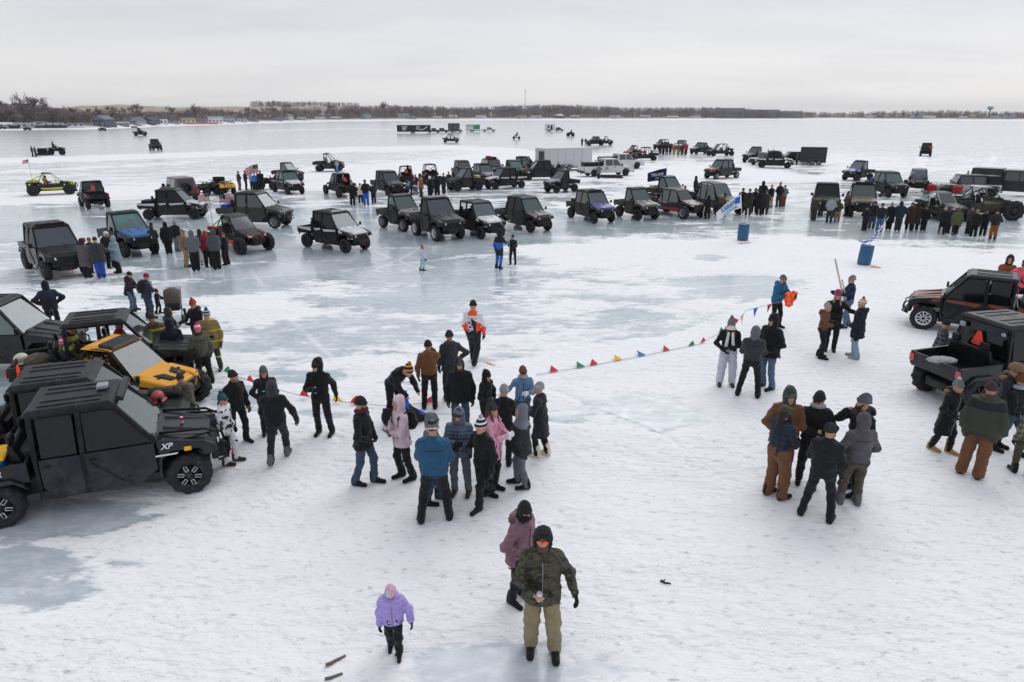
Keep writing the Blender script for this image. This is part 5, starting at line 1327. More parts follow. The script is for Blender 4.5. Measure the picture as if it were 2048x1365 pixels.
def motorbike(root):
    for s in (-.68, .70): 
        b = B(); b.mi = 0; b.lathe([(-.05, .28), (-.06, .33), (0, .36), (.06, .33), (.05, .28)], n=24)
        t = obj('wheel', b.mesh(), 'rubber:dark', root, (0, -s, .36)); obj('rim', B().lathe([(-.02, .26), (-.02, .29), (.02, .29), (.02, .26)], n=20).mesh(), 'plain:pink', t)
    obj('frame', B().tube([(0, -.68, .36), (0, 0, .45), (0, .35, .9), (0, .45, 1.0)], .04, 6).tube([(0, .70, .36), (0, .42, 1.02)], .04, 6).tube([(-.3, .36, 1.08), (.3, .36, 1.08)], .02, 5).box(-.13, .13, -.15, .25, .35, .65, .03).mesh(), 'plastic:black', root)
    obj('seat', B().prism([(-.8, .98), (.1, .88), (.1, .96), (-.8, 1.05)], -.08, .08, .02).mesh(), 'plastic:black', root)
    obj('fairing', B().hexa([(-.12, .0, .7), (.12, .0, .7), (.10, .45, .8), (-.10, .45, .8), (-.09, .05, 1.0), (.09, .05, 1.0), (.07, .4, 1.02), (-.07, .4, 1.02)], .03).prism([(.45, .78), (.95, .72), (.95, .76), (.45, .83)], -.05, .05).mesh(), 'plastic:red', root)

# ------------------------------------------------------------------ road vehicles
def car(root, kind='pickup', body='paint:white', L=5.9, wb=3.7, W=1.95, hgt=1.92, glass='30383b', rimc='metal:gunmetal', cap=None, clad='plastic:black', spare=None, top=None, r=.40, decal=False, cargo=None, cabl=1.75):
    f0 = wb/2; hw = W/2; fr = f0+(.95 if kind != 'jeep' else .62); re = -f0-(1.25 if kind == 'pickup' else .62); zb = hgt*.58
    jeep = kind in ('jeep', 'gladiator'); hz = zb+.02; s1 = f0-.42 if not jeep else f0-.55; ws0 = s1
    crn = s1-.75 if not jeep else s1-.32
    cb = (ws0-cabl-.65) if kind in ('pickup', 'gladiator') else re+.05
    z0 = .42; wa = .50
    def arch(c): return [(c+wa, z0), (c+wa*.85, z0+.28), (c+wa*.45, z0+.50), (c-wa*.45, z0+.50), (c-wa*.85, z0+.28), (c-wa, z0)]
    prof = [(re, z0+.1)]+[(-a, b) for a, b in []]
    lowl = arch(f0)+arch(-f0)
    up = [(re, zb if kind == 'pickup' else zb), (cb, zb), (s1, zb), (fr-.25, hz-.04), (fr, hz-.20), (fr, z0+.05)]
    prof = [(fr, z0)]+lowl+[(re, z0+.08)]+up[:1]+up[1:]
    b = B(); b.prism(prof, -hw, hw, .035, 2, slope_fn(z0+.3, zb+.8, .10)); 
    bo = obj('body', b.mesh(), body, root)
    cz = hgt; tx = .16
    b = B(); pr = [(cb, zb-.02), (s1, zb-.02), (crn, cz), (cb+.12, cz)]
    b.prism(pr, -hw+.06, hw-.06, .05, 2, slope_fn(zb, cz, tx)); obj('cab', b.mesh(), top or body, root)
    n = 2
    for x in (-1, 1):
        xs = [cb+.18, (cb+s1)/2-.05, s1-.22]
        for i in range(2):
            a, c = xs[i]+.04, xs[i+1]-.04; zt = cz-.12
            c2 = c if i == 0 else min(c, crn+.05)
            xo = lambda z: x*(hw-.06-(z-zb)/(cz-zb)*tx+.008)
            q = [(xo(zb+.06), a, zb+.06), (xo(zb+.06), c, zb+.06), (xo(zt), c2, zt), (xo(zt), a+.02, zt)]
            obj('window', B().slab(q, .012).mesh(), 'lamp:'+glass, root)
        for a in (xs[0]-.05, xs[1]): obj('door_handle', B().box(min(x*(hw-.02), x*(hw+.03)), max(x*(hw-.02), x*(hw+.03)), a+.12, a+.3, zb-.16, zb-.12).mesh(), clad, root)
        obj('mirror', B().box(min(x*(hw+.02), x*(hw+.24)), max(x*(hw+.02), x*(hw+.24)), s1-.25, s1-.12, zb, zb+.26, .03).mesh(), clad, root)
        obj('headlight', B().box(min(x*(hw-.32), x*(hw-.10)), max(x*(hw-.32), x*(hw-.10)), fr-.02, fr+.015, hz-.42, hz-.22, .02).mesh(), 'lamp:white', root)
        obj('tail_light', B().box(min(x*(hw-.14), x*(hw-.05)), max(x*(hw-.14), x*(hw-.05)), re-.015, re+.02, zb-.50, zb-.10, .01).mesh(), 'lamp:red', root)
        if jeep:
            for s in (f0, -f0): obj('fender', B().prism([(s+wa+.1, z0+.25), (s+wa*.6, z0+.55), (s-wa*.6, z0+.55), (s-wa-.1, z0+.25), (s-wa*.5, z0+.49), (s+wa*.5, z0+.49)], min(x*(hw-.05), x*(hw+.14)), max(x*(hw-.05), x*(hw+.14))).mesh(), clad, root)
        for s in (f0, -f0): wheel(root, x*(hw-.13), s, r, .27, rimc, x, 0, 'spoke', .3)
    g = [(-hw+.20, s1+.0, zb+.05), (hw-.20, s1+.0, zb+.05), (hw-.30, crn+.035, cz-.08), (-hw+.30, crn+.035, cz-.08)]
    obj('windshield', B().slab(g, .03).mesh(), 'lamp:'+glass, root)
    obj('rear_window', B().box(-hw+.35, hw-.35, cb-.02 if kind == 'pickup' else re+.04, cb+.06, zb+.12, cz-.16).mesh(), 'lamp:'+glass, root)
    obj('bumper', B().box(-hw+.05, hw-.05, fr-.05, fr+.12, z0-.02, z0+.24, .03).box(-hw+.05, hw-.05, re-.14, re+.03, z0, z0+.22, .03).mesh(), clad, root)
    gb = B().box(-hw+.34, hw-.34, fr-.02, fr+.02, hz-.50, hz-.18, .01)
    for i in range(7 if jeep else 3): gb.box(-hw+.40+i*(.16 if jeep else 0), -hw+.46+i*.16 if jeep else hw-.40, fr+.02, fr+.035, hz-.46+(0 if jeep else i*.09), hz-.22 if jeep else hz-.42+i*.09)
    obj('grille', gb.mesh(), clad, root)
    if kind in ('pickup', 'gladiator'):
        if cap: obj('bed_cover', B().hexa([(-hw+.06, re+.02, zb), (hw-.06, re+.02, zb), (hw-.06, cb-.03, zb), (-hw+.06, cb-.03, zb), (-hw+.22, re+.1, cz+cap[1]), (hw-.22, re+.1, cz+cap[1]), (hw-.2, cb-.03, cz+cap[1]), (-hw+.2, cb-.03, cz+cap[1])], .05, 2).mesh(), cap[0], root)
        else: obj('bed_liner', B().box(-hw+.14, hw-.14, re+.08, cb-.04, zb-.02, zb+.004).mesh(), 'plastic:black', root)
    if spare:
        t = obj('spare_wheel', tyre_mesh(.40, .25, .3), 'rubber:dark', root, (0, -(re-.14), zb), (0, 0, PI/2)); obj('rim', rim_mesh(.40, .25, 'spoke'), ['plastic:black', 'metal:gunmetal'], t, None, (0, 0, PI))
    if cargo: obj('load', B().box(-.5, .5, re+.15, cb-.2, zb, zb+.45, .06, 2).mesh(), cargo, root)
    return dict(f0=f0, cb=cb, re=re, fr=fr, zb=zb, hgt=cz)
def trailer(root, L, W, Hh, body='plain:white', roof=None, decals=(), door=False, axles=2, frame='plastic:black', opening=False, nose=0.0, z0=.55, hitch=1.1):
    b = B()
    if nose: b.prism([(-L/2, z0), (L/2-nose, z0), (L/2-nose, Hh), (-L/2, Hh)], -W/2, W/2, .03, 1); b.hexa([(-W/2, L/2-nose, z0), (W/2, L/2-nose, z0), (W*.12, L/2, z0), (-W*.12, L/2, z0), (-W/2, L/2-nose, Hh), (W/2, L/2-nose, Hh), (W*.12, L/2, Hh-.1), (-W*.12, L/2, Hh-.1)])
    else: b.box(-W/2, W/2, -L/2, L/2, z0, Hh, .04, 1)
    wl = obj('wall', b.mesh(), body, root)
    obj('roof', B().box(-W/2-.02, W/2+.02, -L/2-.02, L/2+.02-nose, Hh, Hh+.07, .02).mesh(), roof or body, root)
    b = B().box(-W/2+.03, W/2-.03, -L/2, L/2, z0-.14, z0-.002)
    b.bar((-W*.4, L/2, z0-.08), (0, L/2+hitch, z0-.08), .08); b.bar((W*.4, L/2, z0-.08), (0, L/2+hitch, z0-.08), .08)
    obj('frame', b.mesh(), frame, root)
    for i in range(axles):
        s = -.4+(i-(axles-1)/2)*.85
        for x in (-1, 1):
            wheel(root, x*(W/2-.02), s, .36, .2, 'metal:silver', x, 0, 'spoke', .2)
    for x in (-1, 1): obj('fender', B().prism([(-.4-.45*axles-.1, .5), (-.4-.45*axles+.15, .80), (-.4+.45*axles-.15, .80), (-.4+.45*axles+.1, .5), (-.4+.45*axles, .5), (-.4+.45*axles-.2, .76), (-.4-.45*axles+.2, .76), (-.4-.45*axles, .5)], min(x*W/2, x*(W/2+.14)), max(x*W/2, x*(W/2+.14))).mesh(), 'plastic:lgrey', root)
    b = B()
    for i in range(int(L/1.2)):
        s = -L/2+.6+i*1.2
        for x in (-1, 1): b.box(min(x*W/2, x*(W/2+.008)), max(x*W/2, x*(W/2+.008)), s-.012, s+.012, z0+.03, Hh-.05)
    obj('panel_seam', b.mesh(), 'plain:grey', wl)
    if opening:
        obj('rear_door', B().box(-W/2+.12, W/2-.12, -L/2-.03, -L/2+.02, z0+.05, Hh-.15, .01).mesh(), 'plain:silver', root)
        obj('door_opening', B().box(-W/2+.2, .25, -L/2-.05, -L/2-.02, z0+.1, Hh-.3).mesh(), 'plastic:charcoal', root)  # dark sheet on the closed end, standing in for the shaded interior
    return root

def place(name, cx, cy, rel, label, cat, scale=1.0, group=None, absh=None, pos=None, z=0):
    p = at(cx, cy, z) if pos is None else Vector(pos)
    if pos is None and z: p.z = 0
    h = absh if absh is not None else rel-az(p)
    return empty(name, p, h, scale, label, cat, group)
# flags, barrels, ropes
def cloth_flag(w, h, fold=.09, droop=.3, nx=18, ny=8, taper=1.0, seed=0):
    """flag in the x (away from pole), z plane, 4 mm of cloth"""
    V = []; F_ = []
    for j in range(ny+1):
        for i in range(nx+1):
            u, v = i/nx, j/ny
            V.append((u*w, fold*w*math.sin(u*9+v*1.5+seed)*u**.6, (v-.5)*h*(1-(1-taper)*u)-droop*w*u**1.6))
    for j in range(ny):
        for i in range(nx):
            a = j*(nx+1)+i; F_.append((a, a+1, a+nx+2, a+nx+1))
    return V, F_
def flag_obj(name, parent, w, h, mats, matfn, loc, rz=0, th=.006, **kw):
    V, F_ = cloth_flag(w, h, **kw); nx = kw.get('nx', 18); ny = kw.get('ny', 8); n = len(V)
    V2 = V+[(a, b+th, c) for a, b, c in V]; F2 = F_+[tuple(q+n for q in f[::-1]) for f in F_]
    mi = [matfn((k % nx+.5)/nx, (k//nx+.5)/ny) for k in range(len(F_))]*2
    me = np_mesh(name, V2, F2, True, mi)
    return obj(name, me, mats, parent, loc, (0, 0, R(rz)))
def us_flag(parent, w, h, loc, rz, canton='navy', red='red', white='white', **kw):
    def fn(u, v):
        if u < .4 and v > .46: return 2 if not (int(u*40+.5) % 3 == 0 and int(v*26) % 3 == 0) else 1
        return 0 if int(v*13) % 2 == 0 else 1
    return flag_obj('flag_cloth', parent, w, h, ['cloth:'+red, 'cloth:'+white, 'cloth:'+canton], fn, loc, rz, nx=30, ny=26, **kw)
# ------------------------------------------------------------------ the vehicles
K = 'plastic:black'; DK = 'plastic:dark'; CH = 'plastic:charcoal'; G_OPEN = 'open side by sides on the ice'
GR = 'utility side by sides parked on the ice'; GS = 'sport buggies parked on the ice'; GQ = 'quad bikes on the ice'; GT = 'trucks on the ice'; GTR = 'trailers on the ice'
def vpt(t, x, s, z):
    return Matrix.Translation(t.location) @ Matrix.Rotation(t.rotation_euler.z, 4, 'Z') @ Matrix.Scale(t.scale[0], 4) @ Vector((x, -s, z))
def U(cx, cy, rel, label, cat='utility vehicle', scale=1.0, absh=None, pos=None, group=GR, **kw):
    t = place('utility_vehicle', cx, cy, rel, label, cat, scale, group, absh, pos)
    t['dim'] = 0; d = utv(t, **kw); del t['dim']; return t, d
def SPT(cx, cy, rel, label, cat='buggy', scale=1.0, absh=None, pos=None, group=GS, **kw):
    t = place('sport_buggy', cx, cy, rel, label, cat, scale, group, absh, pos); d = sport(t, **kw); return t, d
def decal(t, x, segs, mat, w):
    b = B()
    for s0, z0_, s1, z1 in segs: b.bar((x, s0, z0_), (x, s1, z1), .012, w) if abs(s1-s0) > abs(z1-z0_) else b.bar((x, s0, z0_), (x, s1, z1), w, .012)
    obj('decal', b.mesh(), mat, t)
def roofpos(x, y, z): p = at(x, y, z); return (p.x, p.y, 0)
def along(fx, fy, rx, ry, wb, half):
    """centre and heading from the ground contacts of the near side wheels; half: signed half track to the far side"""
    a, b = at(fx, fy), at(rx, ry); d = (a-b).normalized(); n = Vector((-d.y, d.x, 0)); m = (a+b)/2
    return m+n*half, math.degrees(math.atan2(d.x, -d.y))
# big dark crew cab, lower left
m_, h_ = along(383, 983, 15, 1050, 2.95, .66)
big, dm = U(0, 0, 0, 'near black blue crew cab side by side filling the lower left edge', pos=m_, absh=h_, doors=4, body='paint:101522', hood='paint:141c30', roof=DK, style='outline', rimc='plain:white', knob=.5, detail=2, r=.385, glass='7f9a96', tint='2a3136', cage='plastic:black', bedcol='paint:101522')
SC = Matrix.Identity(4)
xs = -1   # the vehicle's right side is the side toward the camera
hw = .76
lettering('XP', big, (xs*(hw+.02)+.0, -(dm['f0']-.30), 1.04), (PI/2, 0, -PI/2), .15, 'plain:white', shear=.3, name='badge')
obj('badge_stripe', B().hexa([(xs*.771, .98, .86), (xs*.776, .98, .86), (xs*.776, 1.32, .86), (xs*.771, 1.32, .86), (xs*.771, .98, .89), (xs*.776, .98, .89), (xs*.776, 1.36, .89), (xs*.771, 1.36, .89)]).mesh(), 'plain:white', big)
lettering('RANGER', big, (xs*.752, 1.62, .99), (PI/2, 0, -PI/2), .15, 'plain:white', shear=.3, name='badge')
b_ = B()
for x in (-1, 1):
    b_.tube([(x*.55, dm['sc']+.05, 1.22), (x*.50, dm['f0']+.35, 1.16), (x*.42, dm['f0']+.62, 1.02), (x*.38, dm['f0']+.72, .62), (x*.30, dm['f0']+.66, .42)], .026, 7); b_.tube([(x*.70, dm['f0']-.2, 1.06), (x*.46, dm['f0']+.55, 1.08)], .022, 6)
b_.tube([(-.42, dm['f0']+.62, 1.02), (.42, dm['f0']+.62, 1.02)], .026, 7); b_.tube([(-.38, dm['f0']+.72, .66), (.38, dm['f0']+.72, .66)], .026, 7)
obj('brush_guard', b_.mesh(), K, big)
obj('lamp', B().box(-.80, -.74, dm['f0']-.02, dm['f0']+.10, .90, .97, .01).mesh(), 'plain:gold', big)
obj('roof_light', B().hexa([(-.56, dm['sc']-.50, 1.96), (.56, dm['sc']-.50, 1.96), (.56, dm['sc']-.40, 1.93), (-.56, dm['sc']-.40, 1.93), (-.54, dm['sc']-.50, 2.05), (.54, dm['sc']-.50, 2.05), (.54, dm['sc']-.40, 2.0), (-.54, dm['sc']-.40, 2.0)], .02).mesh(), 'metal:dark', big)
tag(obj('white_box', B().box(-.11, .11, -.09, .09, 0, .07, .02, 2).mesh(), 'plain:lgrey', None, vpt(big, .12, .22, 2.0), (0, 0, big.rotation_euler.z)), 'small pale plastic box standing on the roof of the nearest vehicle', 'box')
hz_ = h_
tag(obj('plastic_tote', B().box(-.28, .28, -.45, .30, 0, .34, .03, 1, -.03).mesh(), 'plain:blue', None, vpt(big, -.30, -1.62, .82), (0, 0, big.rotation_euler.z)), 'blue tote in the cargo bed of the nearest vehicle', 'tote')
tag(obj('yellow_lid', B().box(-.32, .32, -.50, .34, 0, .05, .02, 1).mesh(), 'plain:yellow', None, vpt(big, -.30, -1.62, 1.165), (0, 0, big.rotation_euler.z)), 'bright yellow lid on the blue tote at the left edge', 'lid')
tag(obj('storage_box', B().box(-.30, .30, -.20, .20, 0, .42, .04, 1).mesh(), 'plastic:charcoal', None, vpt(big, -.1, -1.12, .82), (0, 0, big.rotation_euler.z)), 'dark grey box behind the cab of the nearest vehicle', 'box')
b_ = B().lathe([(0, .033), (.11, .033), (.12, .028)], axis='z', n=14); tag(obj('drink_can', b_.mesh(), ('bands', 'red', ('white', .12, .0, .45)), None, vpt(big, -.05, dm['f0']-.05, 1.15)), 'red and white drink can on the hood of the nearest vehicle', 'can')
# the row of roofs behind it
v2, d2 = U(0, 0, 0, 'black crew cab right behind the nearest vehicle, orange flag at its rear', pos=roofpos(138, 744, 1.95), absh=h_-1, doors=4, body=DK, roof=DK, stripe=None, tint='14181b', knob=.5, whip=None, box=True, r=.37)
smv_sign(v2, (.30, d2['cb']-.04, 1.98), 'flag', .26)
v4, d4 = U(0, 0, 0, 'dark crew side by side with open sides, firefighters aboard', pos=roofpos(210, 632, 1.95), absh=h_+1, doors=4, closed=False, body='plastic:2d2d2c', roof=DK, glass='7f8f90', seat='plastic:dark')
v3, d3 = SPT(0, 0, 0, 'yellow and black sport buggy between the black crew cabs', pos=roofpos(237, 687, 1.66), absh=80, scale=1.0, body=K, accent='paint:gold', roof='paint:gold', hoodm='paint:gold', glass='7d7f7a', r=.40, boxy=False)
obj('roof_panel', B().hexa([(-.50, d3['sc']-.80, 1.70), (.50, d3['sc']-.80, 1.70), (.48, d3['sc']-.42, 1.66), (-.48, d3['sc']-.42, 1.66), (-.44, d3['sc']-.85, 1.765), (.44, d3['sc']-.85, 1.765), (.40, d3['sc']-.52, 1.72), (-.40, d3['sc']-.52, 1.72)], .02).mesh(), DK, v3)
for x in (-1, 1): obj('hood_vent', B().hexa([(x*.10, d3['f0']-.1, .99), (x*.32, d3['f0']-.2, 1.0), (x*.26, d3['f0']+.2, .93), (x*.12, d3['f0']+.22, .93), (x*.10, d3['f0']-.1, 1.02), (x*.32, d3['f0']-.2, 1.04), (x*.26, d3['f0']+.2, .965), (x*.12, d3['f0']+.22, .965)]).mesh(), K, v3)
v5, d5 = U(0, 0, 0, 'black enclosed side by side cut by the left edge', pos=roofpos(-20, 600, 1.95), absh=97, doors=4, body='paint:12151c', hood='paint:black', roof=DK, tint='8fa9a5', glass='7f9a98')
# second rank, left
U(114, 543, 12, 'tall black crew cab facing the camera with a wide dark windshield', doors=4, scale=1.1, body='paint:1a1c22', roof=CH, glass='3f5566', r=.38, detail=2, tint='39454a')
U(262, 505, 22, 'blue hooded side by side beside the tall black one', doors=2, scale=1.06, body=DK, hood='paint:2f6fb0', roof=DK, glass='86a09c', tint='93a8a6', r=.37)
t, d = SPT(480, 499, 33, 'black sport buggy with orange trim and two small flags', scale=1.06, body=DK, accent='paint:orange', roof=DK, glass='a5a0aa', r=.41); FL1 = t
t, d = U(515, 452, 60, 'dark olive grey crew cab with a flag on its bed', doors=4, scale=1.08, body='paint:3a3b38', hood='paint:3a3b38', roof=CH, glass='7f9995', tint='55615f', rimc='metal:silver'); FL2 = t
t, d = U(672, 496, 41, 'black crew cab with white hood parked alone left of centre', doors=4, body=DK, hood='paint:white', stripe='paint:white', roof=DK, glass='7fa09c', tint='3c4648', detail=2)
t, d = U(352, 437, 69, 'black and white crew cab carrying a skeleton like rack at its rear', doors=4, body=DK, hood='paint:white', stripe='paint:white', roof=CH, glass='9fb0b0', tint='2f3638', box=True)
t, d = SPT(106, 389, 86, 'lime and black sport buggy driving by at the left with a pink flag', scale=1.1, body=K, accent='paint:lime', hoodm=('blotch', 'lime', ('black', 2.2, .5)), roof='paint:charcoal', cage='paint:lime', wshield=False, r=.41); FL3 = t
U(190, 414, -168, 'dark side by side seen from behind with an orange triangle', doors=2, body=DK, roof=DK, smv=True, glass='9fb5b3')
t = place('jeep', 362, 400, -163, 'red jeep seen from behind with a spare wheel', 'jeep', 1, GT); car(t, 'jeep', 'paint:7a2c2c', 4.2, 2.5, 1.85, 1.9, spare=1, r=.42, top='paint:6e6468')
for cx, cy, rel, bd, bx, lb in ((415, 392, -40, 'plastic:dark', False, 'black quad bike at the left end of the quad row'), (432, 388, -30, 'plastic:maroon', True, 'dark red quad bike with a rear box'), (456, 390, 4, 'paint:gold', False, 'yellow quad bike facing the camera')):
    t = place('quad_bike', cx, cy, rel, lb, 'quad bike', 1.12, GQ); quad(t, bd, bx, rackc=K)
t = place('quad_bike', 535, 379, 70, 'black quad bike behind the flag group', 'quad bike', 1.15, GQ); quad(t, DK)
U(577, 386, 22, 'black crew cab with white hood beside the flag group', doors=4, body=CH, hood='paint:white', stripe='paint:lgrey', roof=DK, glass='7f9996')
t, d = U(578, 363, 50, 'dark single cab with red load behind the white hooded one', doors=2, body=DK, roof=DK, glass='8aa39f', tint='93a8a6'); tag(obj('cargo_crate', B().box(-.5, .5, -.4, .4, 0, .3, .04, 2).mesh(), 'plain:red', None, vpt(t, 0, -1.3, .84), (0, 0, t.rotation_euler.z)), 'red crate in the bed of the dark single cab', 'crate')
U(659, 343, 78, 'open dark utility cart with a long bed standing alone', doors=2, closed=False, wshield=False, scale=1.12, body=CH, roof='plastic:grey', mirrors=False)
SPT(683, 391, -160, 'black four seat buggy seen from behind with an orange triangle', seats=4, scale=1.05, body=DK, accent=CH, boxy=True, smv=True, closed=True, windows='glass:7f8c8c')
U(776, 388, 24, 'dark grey crew cab with an orange tow strap near the centre crowd', doors=4, scale=1.02, body='plastic:2b2e33', hood='paint:2c3038', roof=DK, glass='4a5c60', tint='3c484a', detail=2)
SPT(812, 371, 186, 'open black buggy with orange rear panel behind the crowd', seats=2, scale=1.05, body=K, accent='paint:orange', boxy=True, wshield=False, smv=True)
SPT(860, 366, 188, 'open black four seat buggy behind the centre crowd', seats=4, scale=1.05, body=K, accent=K, boxy=True, wshield=False)
t = place('snowmobile', 812, 387, 65, 'blue and white snowmobile beside the dark grey crew cab', 'snowmobile', 1.05); snowmobile(t)
U(930, 381, -65, 'olive single cab with an olive cargo bed facing left', doors=2, scale=1.06, body='plastic:38392c', hood='plastic:38392c', roof=CH, glass='6d7f7b', tint='5d5f55', r=.40, bedcol='plastic:3f3f2c')
t, d = U(1010, 377, -58, 'black crew cab with white trim facing left at centre', doors=4, body=DK, hood='paint:white', stripe='paint:white', roof=DK, glass='5f7371', tint='39443f', smv=False)
U(966, 367, 25, 'dark crew cab with pale hood hidden in the centre cluster', doors=4, body=DK, hood='paint:lgrey', roof=DK, glass='86a19d')
U(925, 358, 15, 'dark crew cab with grey roof behind the olive single cab', doors=4, body=DK, roof=CH, glass='50605f')
t = place('jeep', 985, 352, 20, 'dark green jeep with a loaded roof rack', 'jeep', 1, GT); car(t, 'jeep', 'paint:2c3a34', 4.3, 2.6, 1.85, 1.85, r=.42)
obj('roof_rack', B().box(-.6, .6, -1.4, .4, 1.90, 1.95).box(-.5, .0, -1.0, -.2, 1.95, 2.2, .03).box(.08, .5, -1.2, .1, 1.95, 2.12, .03).mesh(), K, t); obj('fuel_can', B().box(-.42, -.1, .0, .3, 1.95, 2.15, .03).mesh(), 'plain:red', t)
U(1028, 357, 18, 'dark crew cab with green tinted windshield beside the grey trailer', doors=4, body=DK, hood=K, roof=CH, glass='7fa39c', tint='74918c')
U(1048, 347, 75, 'dark crew cab behind the end of the grey trailer', doors=4, body='plastic:3a3434', roof=DK)
U(1082, 360, -76, 'dark green black crew cab in front of the grey trailer', doors=4, scale=1.05, body='plastic:23292a', roof='plastic:2a2d2b', glass='50605c', tint='4a5553')
U(1122, 384, -52, 'small black and white cab with a winged dark load', doors=2, body=DK, hood='paint:lgrey', roof=DK, glass='9db3b0', tint='22282a', rimc='metal:charcoal')
# enclosed trailer and the white pickups
t = place('enclosed_trailer', 1127, 341, 122, 'long pale grey enclosed trailer with its rear door open', 'trailer', 1, GTR); trailer(t, 7.0, 2.5, 2.75, 'plain:c2c3c6', 'plain:white', opening=True, z0=.5); ET = t
t = place('pickup_truck', 1213, 352, 117, 'nearer of the two white pickup trucks', 'pickup truck', 1, GT); car(t, 'pickup', 'paint:white', 6.1, 4.0, 2.0, 1.98, rimc='plastic:black', cargo='plastic:charcoal'); decal(t, -1.0, [(-.2, .75, -.7, 1.05), (-.5, .7, -.75, .95), (-.3, 1.0, -.7, .8)], K, .03)
t = place('pickup_truck', 1240, 338, 117, 'farther white pickup truck behind its twin', 'pickup truck', 1, GT); car(t, 'pickup', 'paint:white', 6.1, 4.0, 2.0, 1.98, cargo='plastic:charcoal')
t = place('ski_sled', 1222, 356, 80, 'low flat sled lying beside the white pickup', 'sled', 1); obj('deck', B().hexa([(-.4, -1.2, .1), (.4, -1.2, .1), (.4, 1.2, .1), (-.4, 1.2, .1), (-.45, -1.25, .3), (.45, -1.25, .3), (.45, 1.4, .35), (-.45, 1.4, .35)], .05).mesh(), 'plain:charcoal', t); obj('runner', B().box(-.4, -.3, -1.3, 1.3, 0, .1).mesh(), K, t); obj('runner', B().box(.3, .4, -1.3, 1.3, 0, .1).mesh(), K, t)
U(1266, 316, -58, 'red open side by side beyond the white pickups', doors=2, closed=False, body='paint:9a3a34', hood='paint:9a3a34', roof='plastic:grey', glass='9fb0b0', group=G_OPEN)
U(1288, 321, -78, 'dark open crew cart right of the white pickups', doors=4, closed=False, wshield=False, body=DK, roof=DK, group=G_OPEN)
# the middle rank
t, d = U(806, 457, 35, 'single cab with orange and white hood at the left of the middle rank', doors=2, scale=1.06, body='plastic:3a3a3c', hood=('blotch', 'lgrey', ('rust', 5, .5)), roof=CH, glass='86a5a2', tint='93aaa8', rimc='metal:lgrey', bedcol='plastic:57585a')
U(876, 474, 28, 'dark grey single cab with silver rims, second in the middle rank', doors=2, scale=1.16, body='plastic:33353a', hood='plastic:33353a', roof='plastic:33353a', glass='52606c', tint='3a4448', rimc='metal:white', r=.37, mirrors=False)
t, d = U(955, 469, 31, 'white hooded crew vehicle with open sides in the middle rank', doors=4, closed=False, scale=1.0, body=K, hood='paint:white', roof=CH, glass='a9b3b6', box=True, cage=K)
U(1048, 457, 38, 'dark violet crew cab in the middle rank, right of the open white one', doors=4, body='paint:1b1b26', hood='paint:231f38', roof=CH, glass='86a09e', tint='3a4648')
t, d = U(1181, 440, 32, 'crew cab with bright blue hood at the centre right', doors=4, body='plastic:26292d', hood='paint:3040a0', roof=DK, glass='86a3a0', tint='5b6a6a', box=True)
U(1273, 436, 37, 'olive grey single cab right of the blue hooded one', doors=2, scale=1.04, body='paint:3e3d38', hood='paint:66645c', roof=CH, glass='86a3a0', tint='7d918e')
t, d = SPT(1349, 431, 45, 'maroon four seat buggy with a red lower sill', seats=4, scale=1.08, body='paint:3b1f26', accent='paint:a8282c', hoodm='paint:4a3038', roof=CH, closed=True, windows='glass:8d9294', glass='6d8084', rimc='metal:silver', r=.40)
SPT(1425, 424, 38, 'black four seat buggy with grey side windows at the crowd', seats=4, scale=1.15, body=K, accent=K, roof=CH, closed=True, boxy=True, windows='glass:8d9496', glass='9fb0b2', r=.40)
t, d = U(1335, 407, 50, 'olive single cab carrying the tall blue campaign flag', doors=2, scale=1.08, body='plastic:3c3f38', roof='plastic:353a36', glass='86a3a0', tint='6d7f7c'); FLAGV = t
U(1443, 357, -44, 'red hooded crew cab driving toward the camera, right of centre', doors=4, scale=1.04, body='plastic:4a4c4e', hood='paint:8a2f34', roof=CH, glass='8fb0ab', tint='7f9b97', rimc='metal:silver')
U(1325, 299, -52, 'red open crew cart at the far right crowd', doors=4, closed=False, body='paint:7a2c30', hood='paint:8a3034', roof=DK, group=G_OPEN)
U(1362, 301, -20, 'pale hooded cab behind the far right crowd', doors=4, body=DK, hood='paint:white', roof=DK, glass='9fb5b3'); U(1401, 308, -52, 'dark green crew cab right of the far crowd', doors=4, body='plastic:2c3434', hood='paint:lgrey', roof=DK, glass='7f9c98', tint='6d8480')
SPT(1440, 312, -62, 'black open four seat buggy at the end of the far row', seats=4, scale=1.1, body=K, accent=K, boxy=True, group=G_OPEN)
# right of centre, distant
U(1508, 325, -42, 'silver black cab at the left of the far truck cluster', doors=2, scale=1.15, body=DK, hood='paint:grey', roof=DK, glass='9fb0b0')
t = place('pickup_truck', 1532, 330, -48, 'silver pickup nosing out of the far truck cluster', 'pickup truck', .95, GT); car(t, 'gladiator', 'paint:a8adb2', 5.4, 3.4, 1.85, 1.85, clad=K)
U(1549, 336, 84, 'black crew cab with white hood before the far black trailer', doors=4, scale=1.1, body=K, hood='paint:white', stripe='paint:white', roof=DK, glass='4a5658', tint='2f383a')
t = place('pickup_truck', 1586, 327, -70, 'dark pickup hitched to the black trailer with a buggy on board', 'pickup truck', .95, GT); car(t, 'pickup', 'paint:black', 5.8, 3.8, 1.95, 1.75, cargo='plastic:dark')
t = place('enclosed_trailer', 1624, 330, -88, 'black enclosed trailer at the right of the far truck cluster', 'trailer', 1, GTR); trailer(t, 3.4, 1.9, 2.35, 'plain:2c3238', 'plain:dark', frame='plain:grey', z0=.45)
U(1714, 361, -38, 'blue and white open cab driving at the right', doors=2, scale=1.05, body='plastic:3a3e44', hood=('blotch', 'blue', ('white', 3, .5)), roof=DK, glass='c0d0d0', tint='b0c0c0', knob=.4)
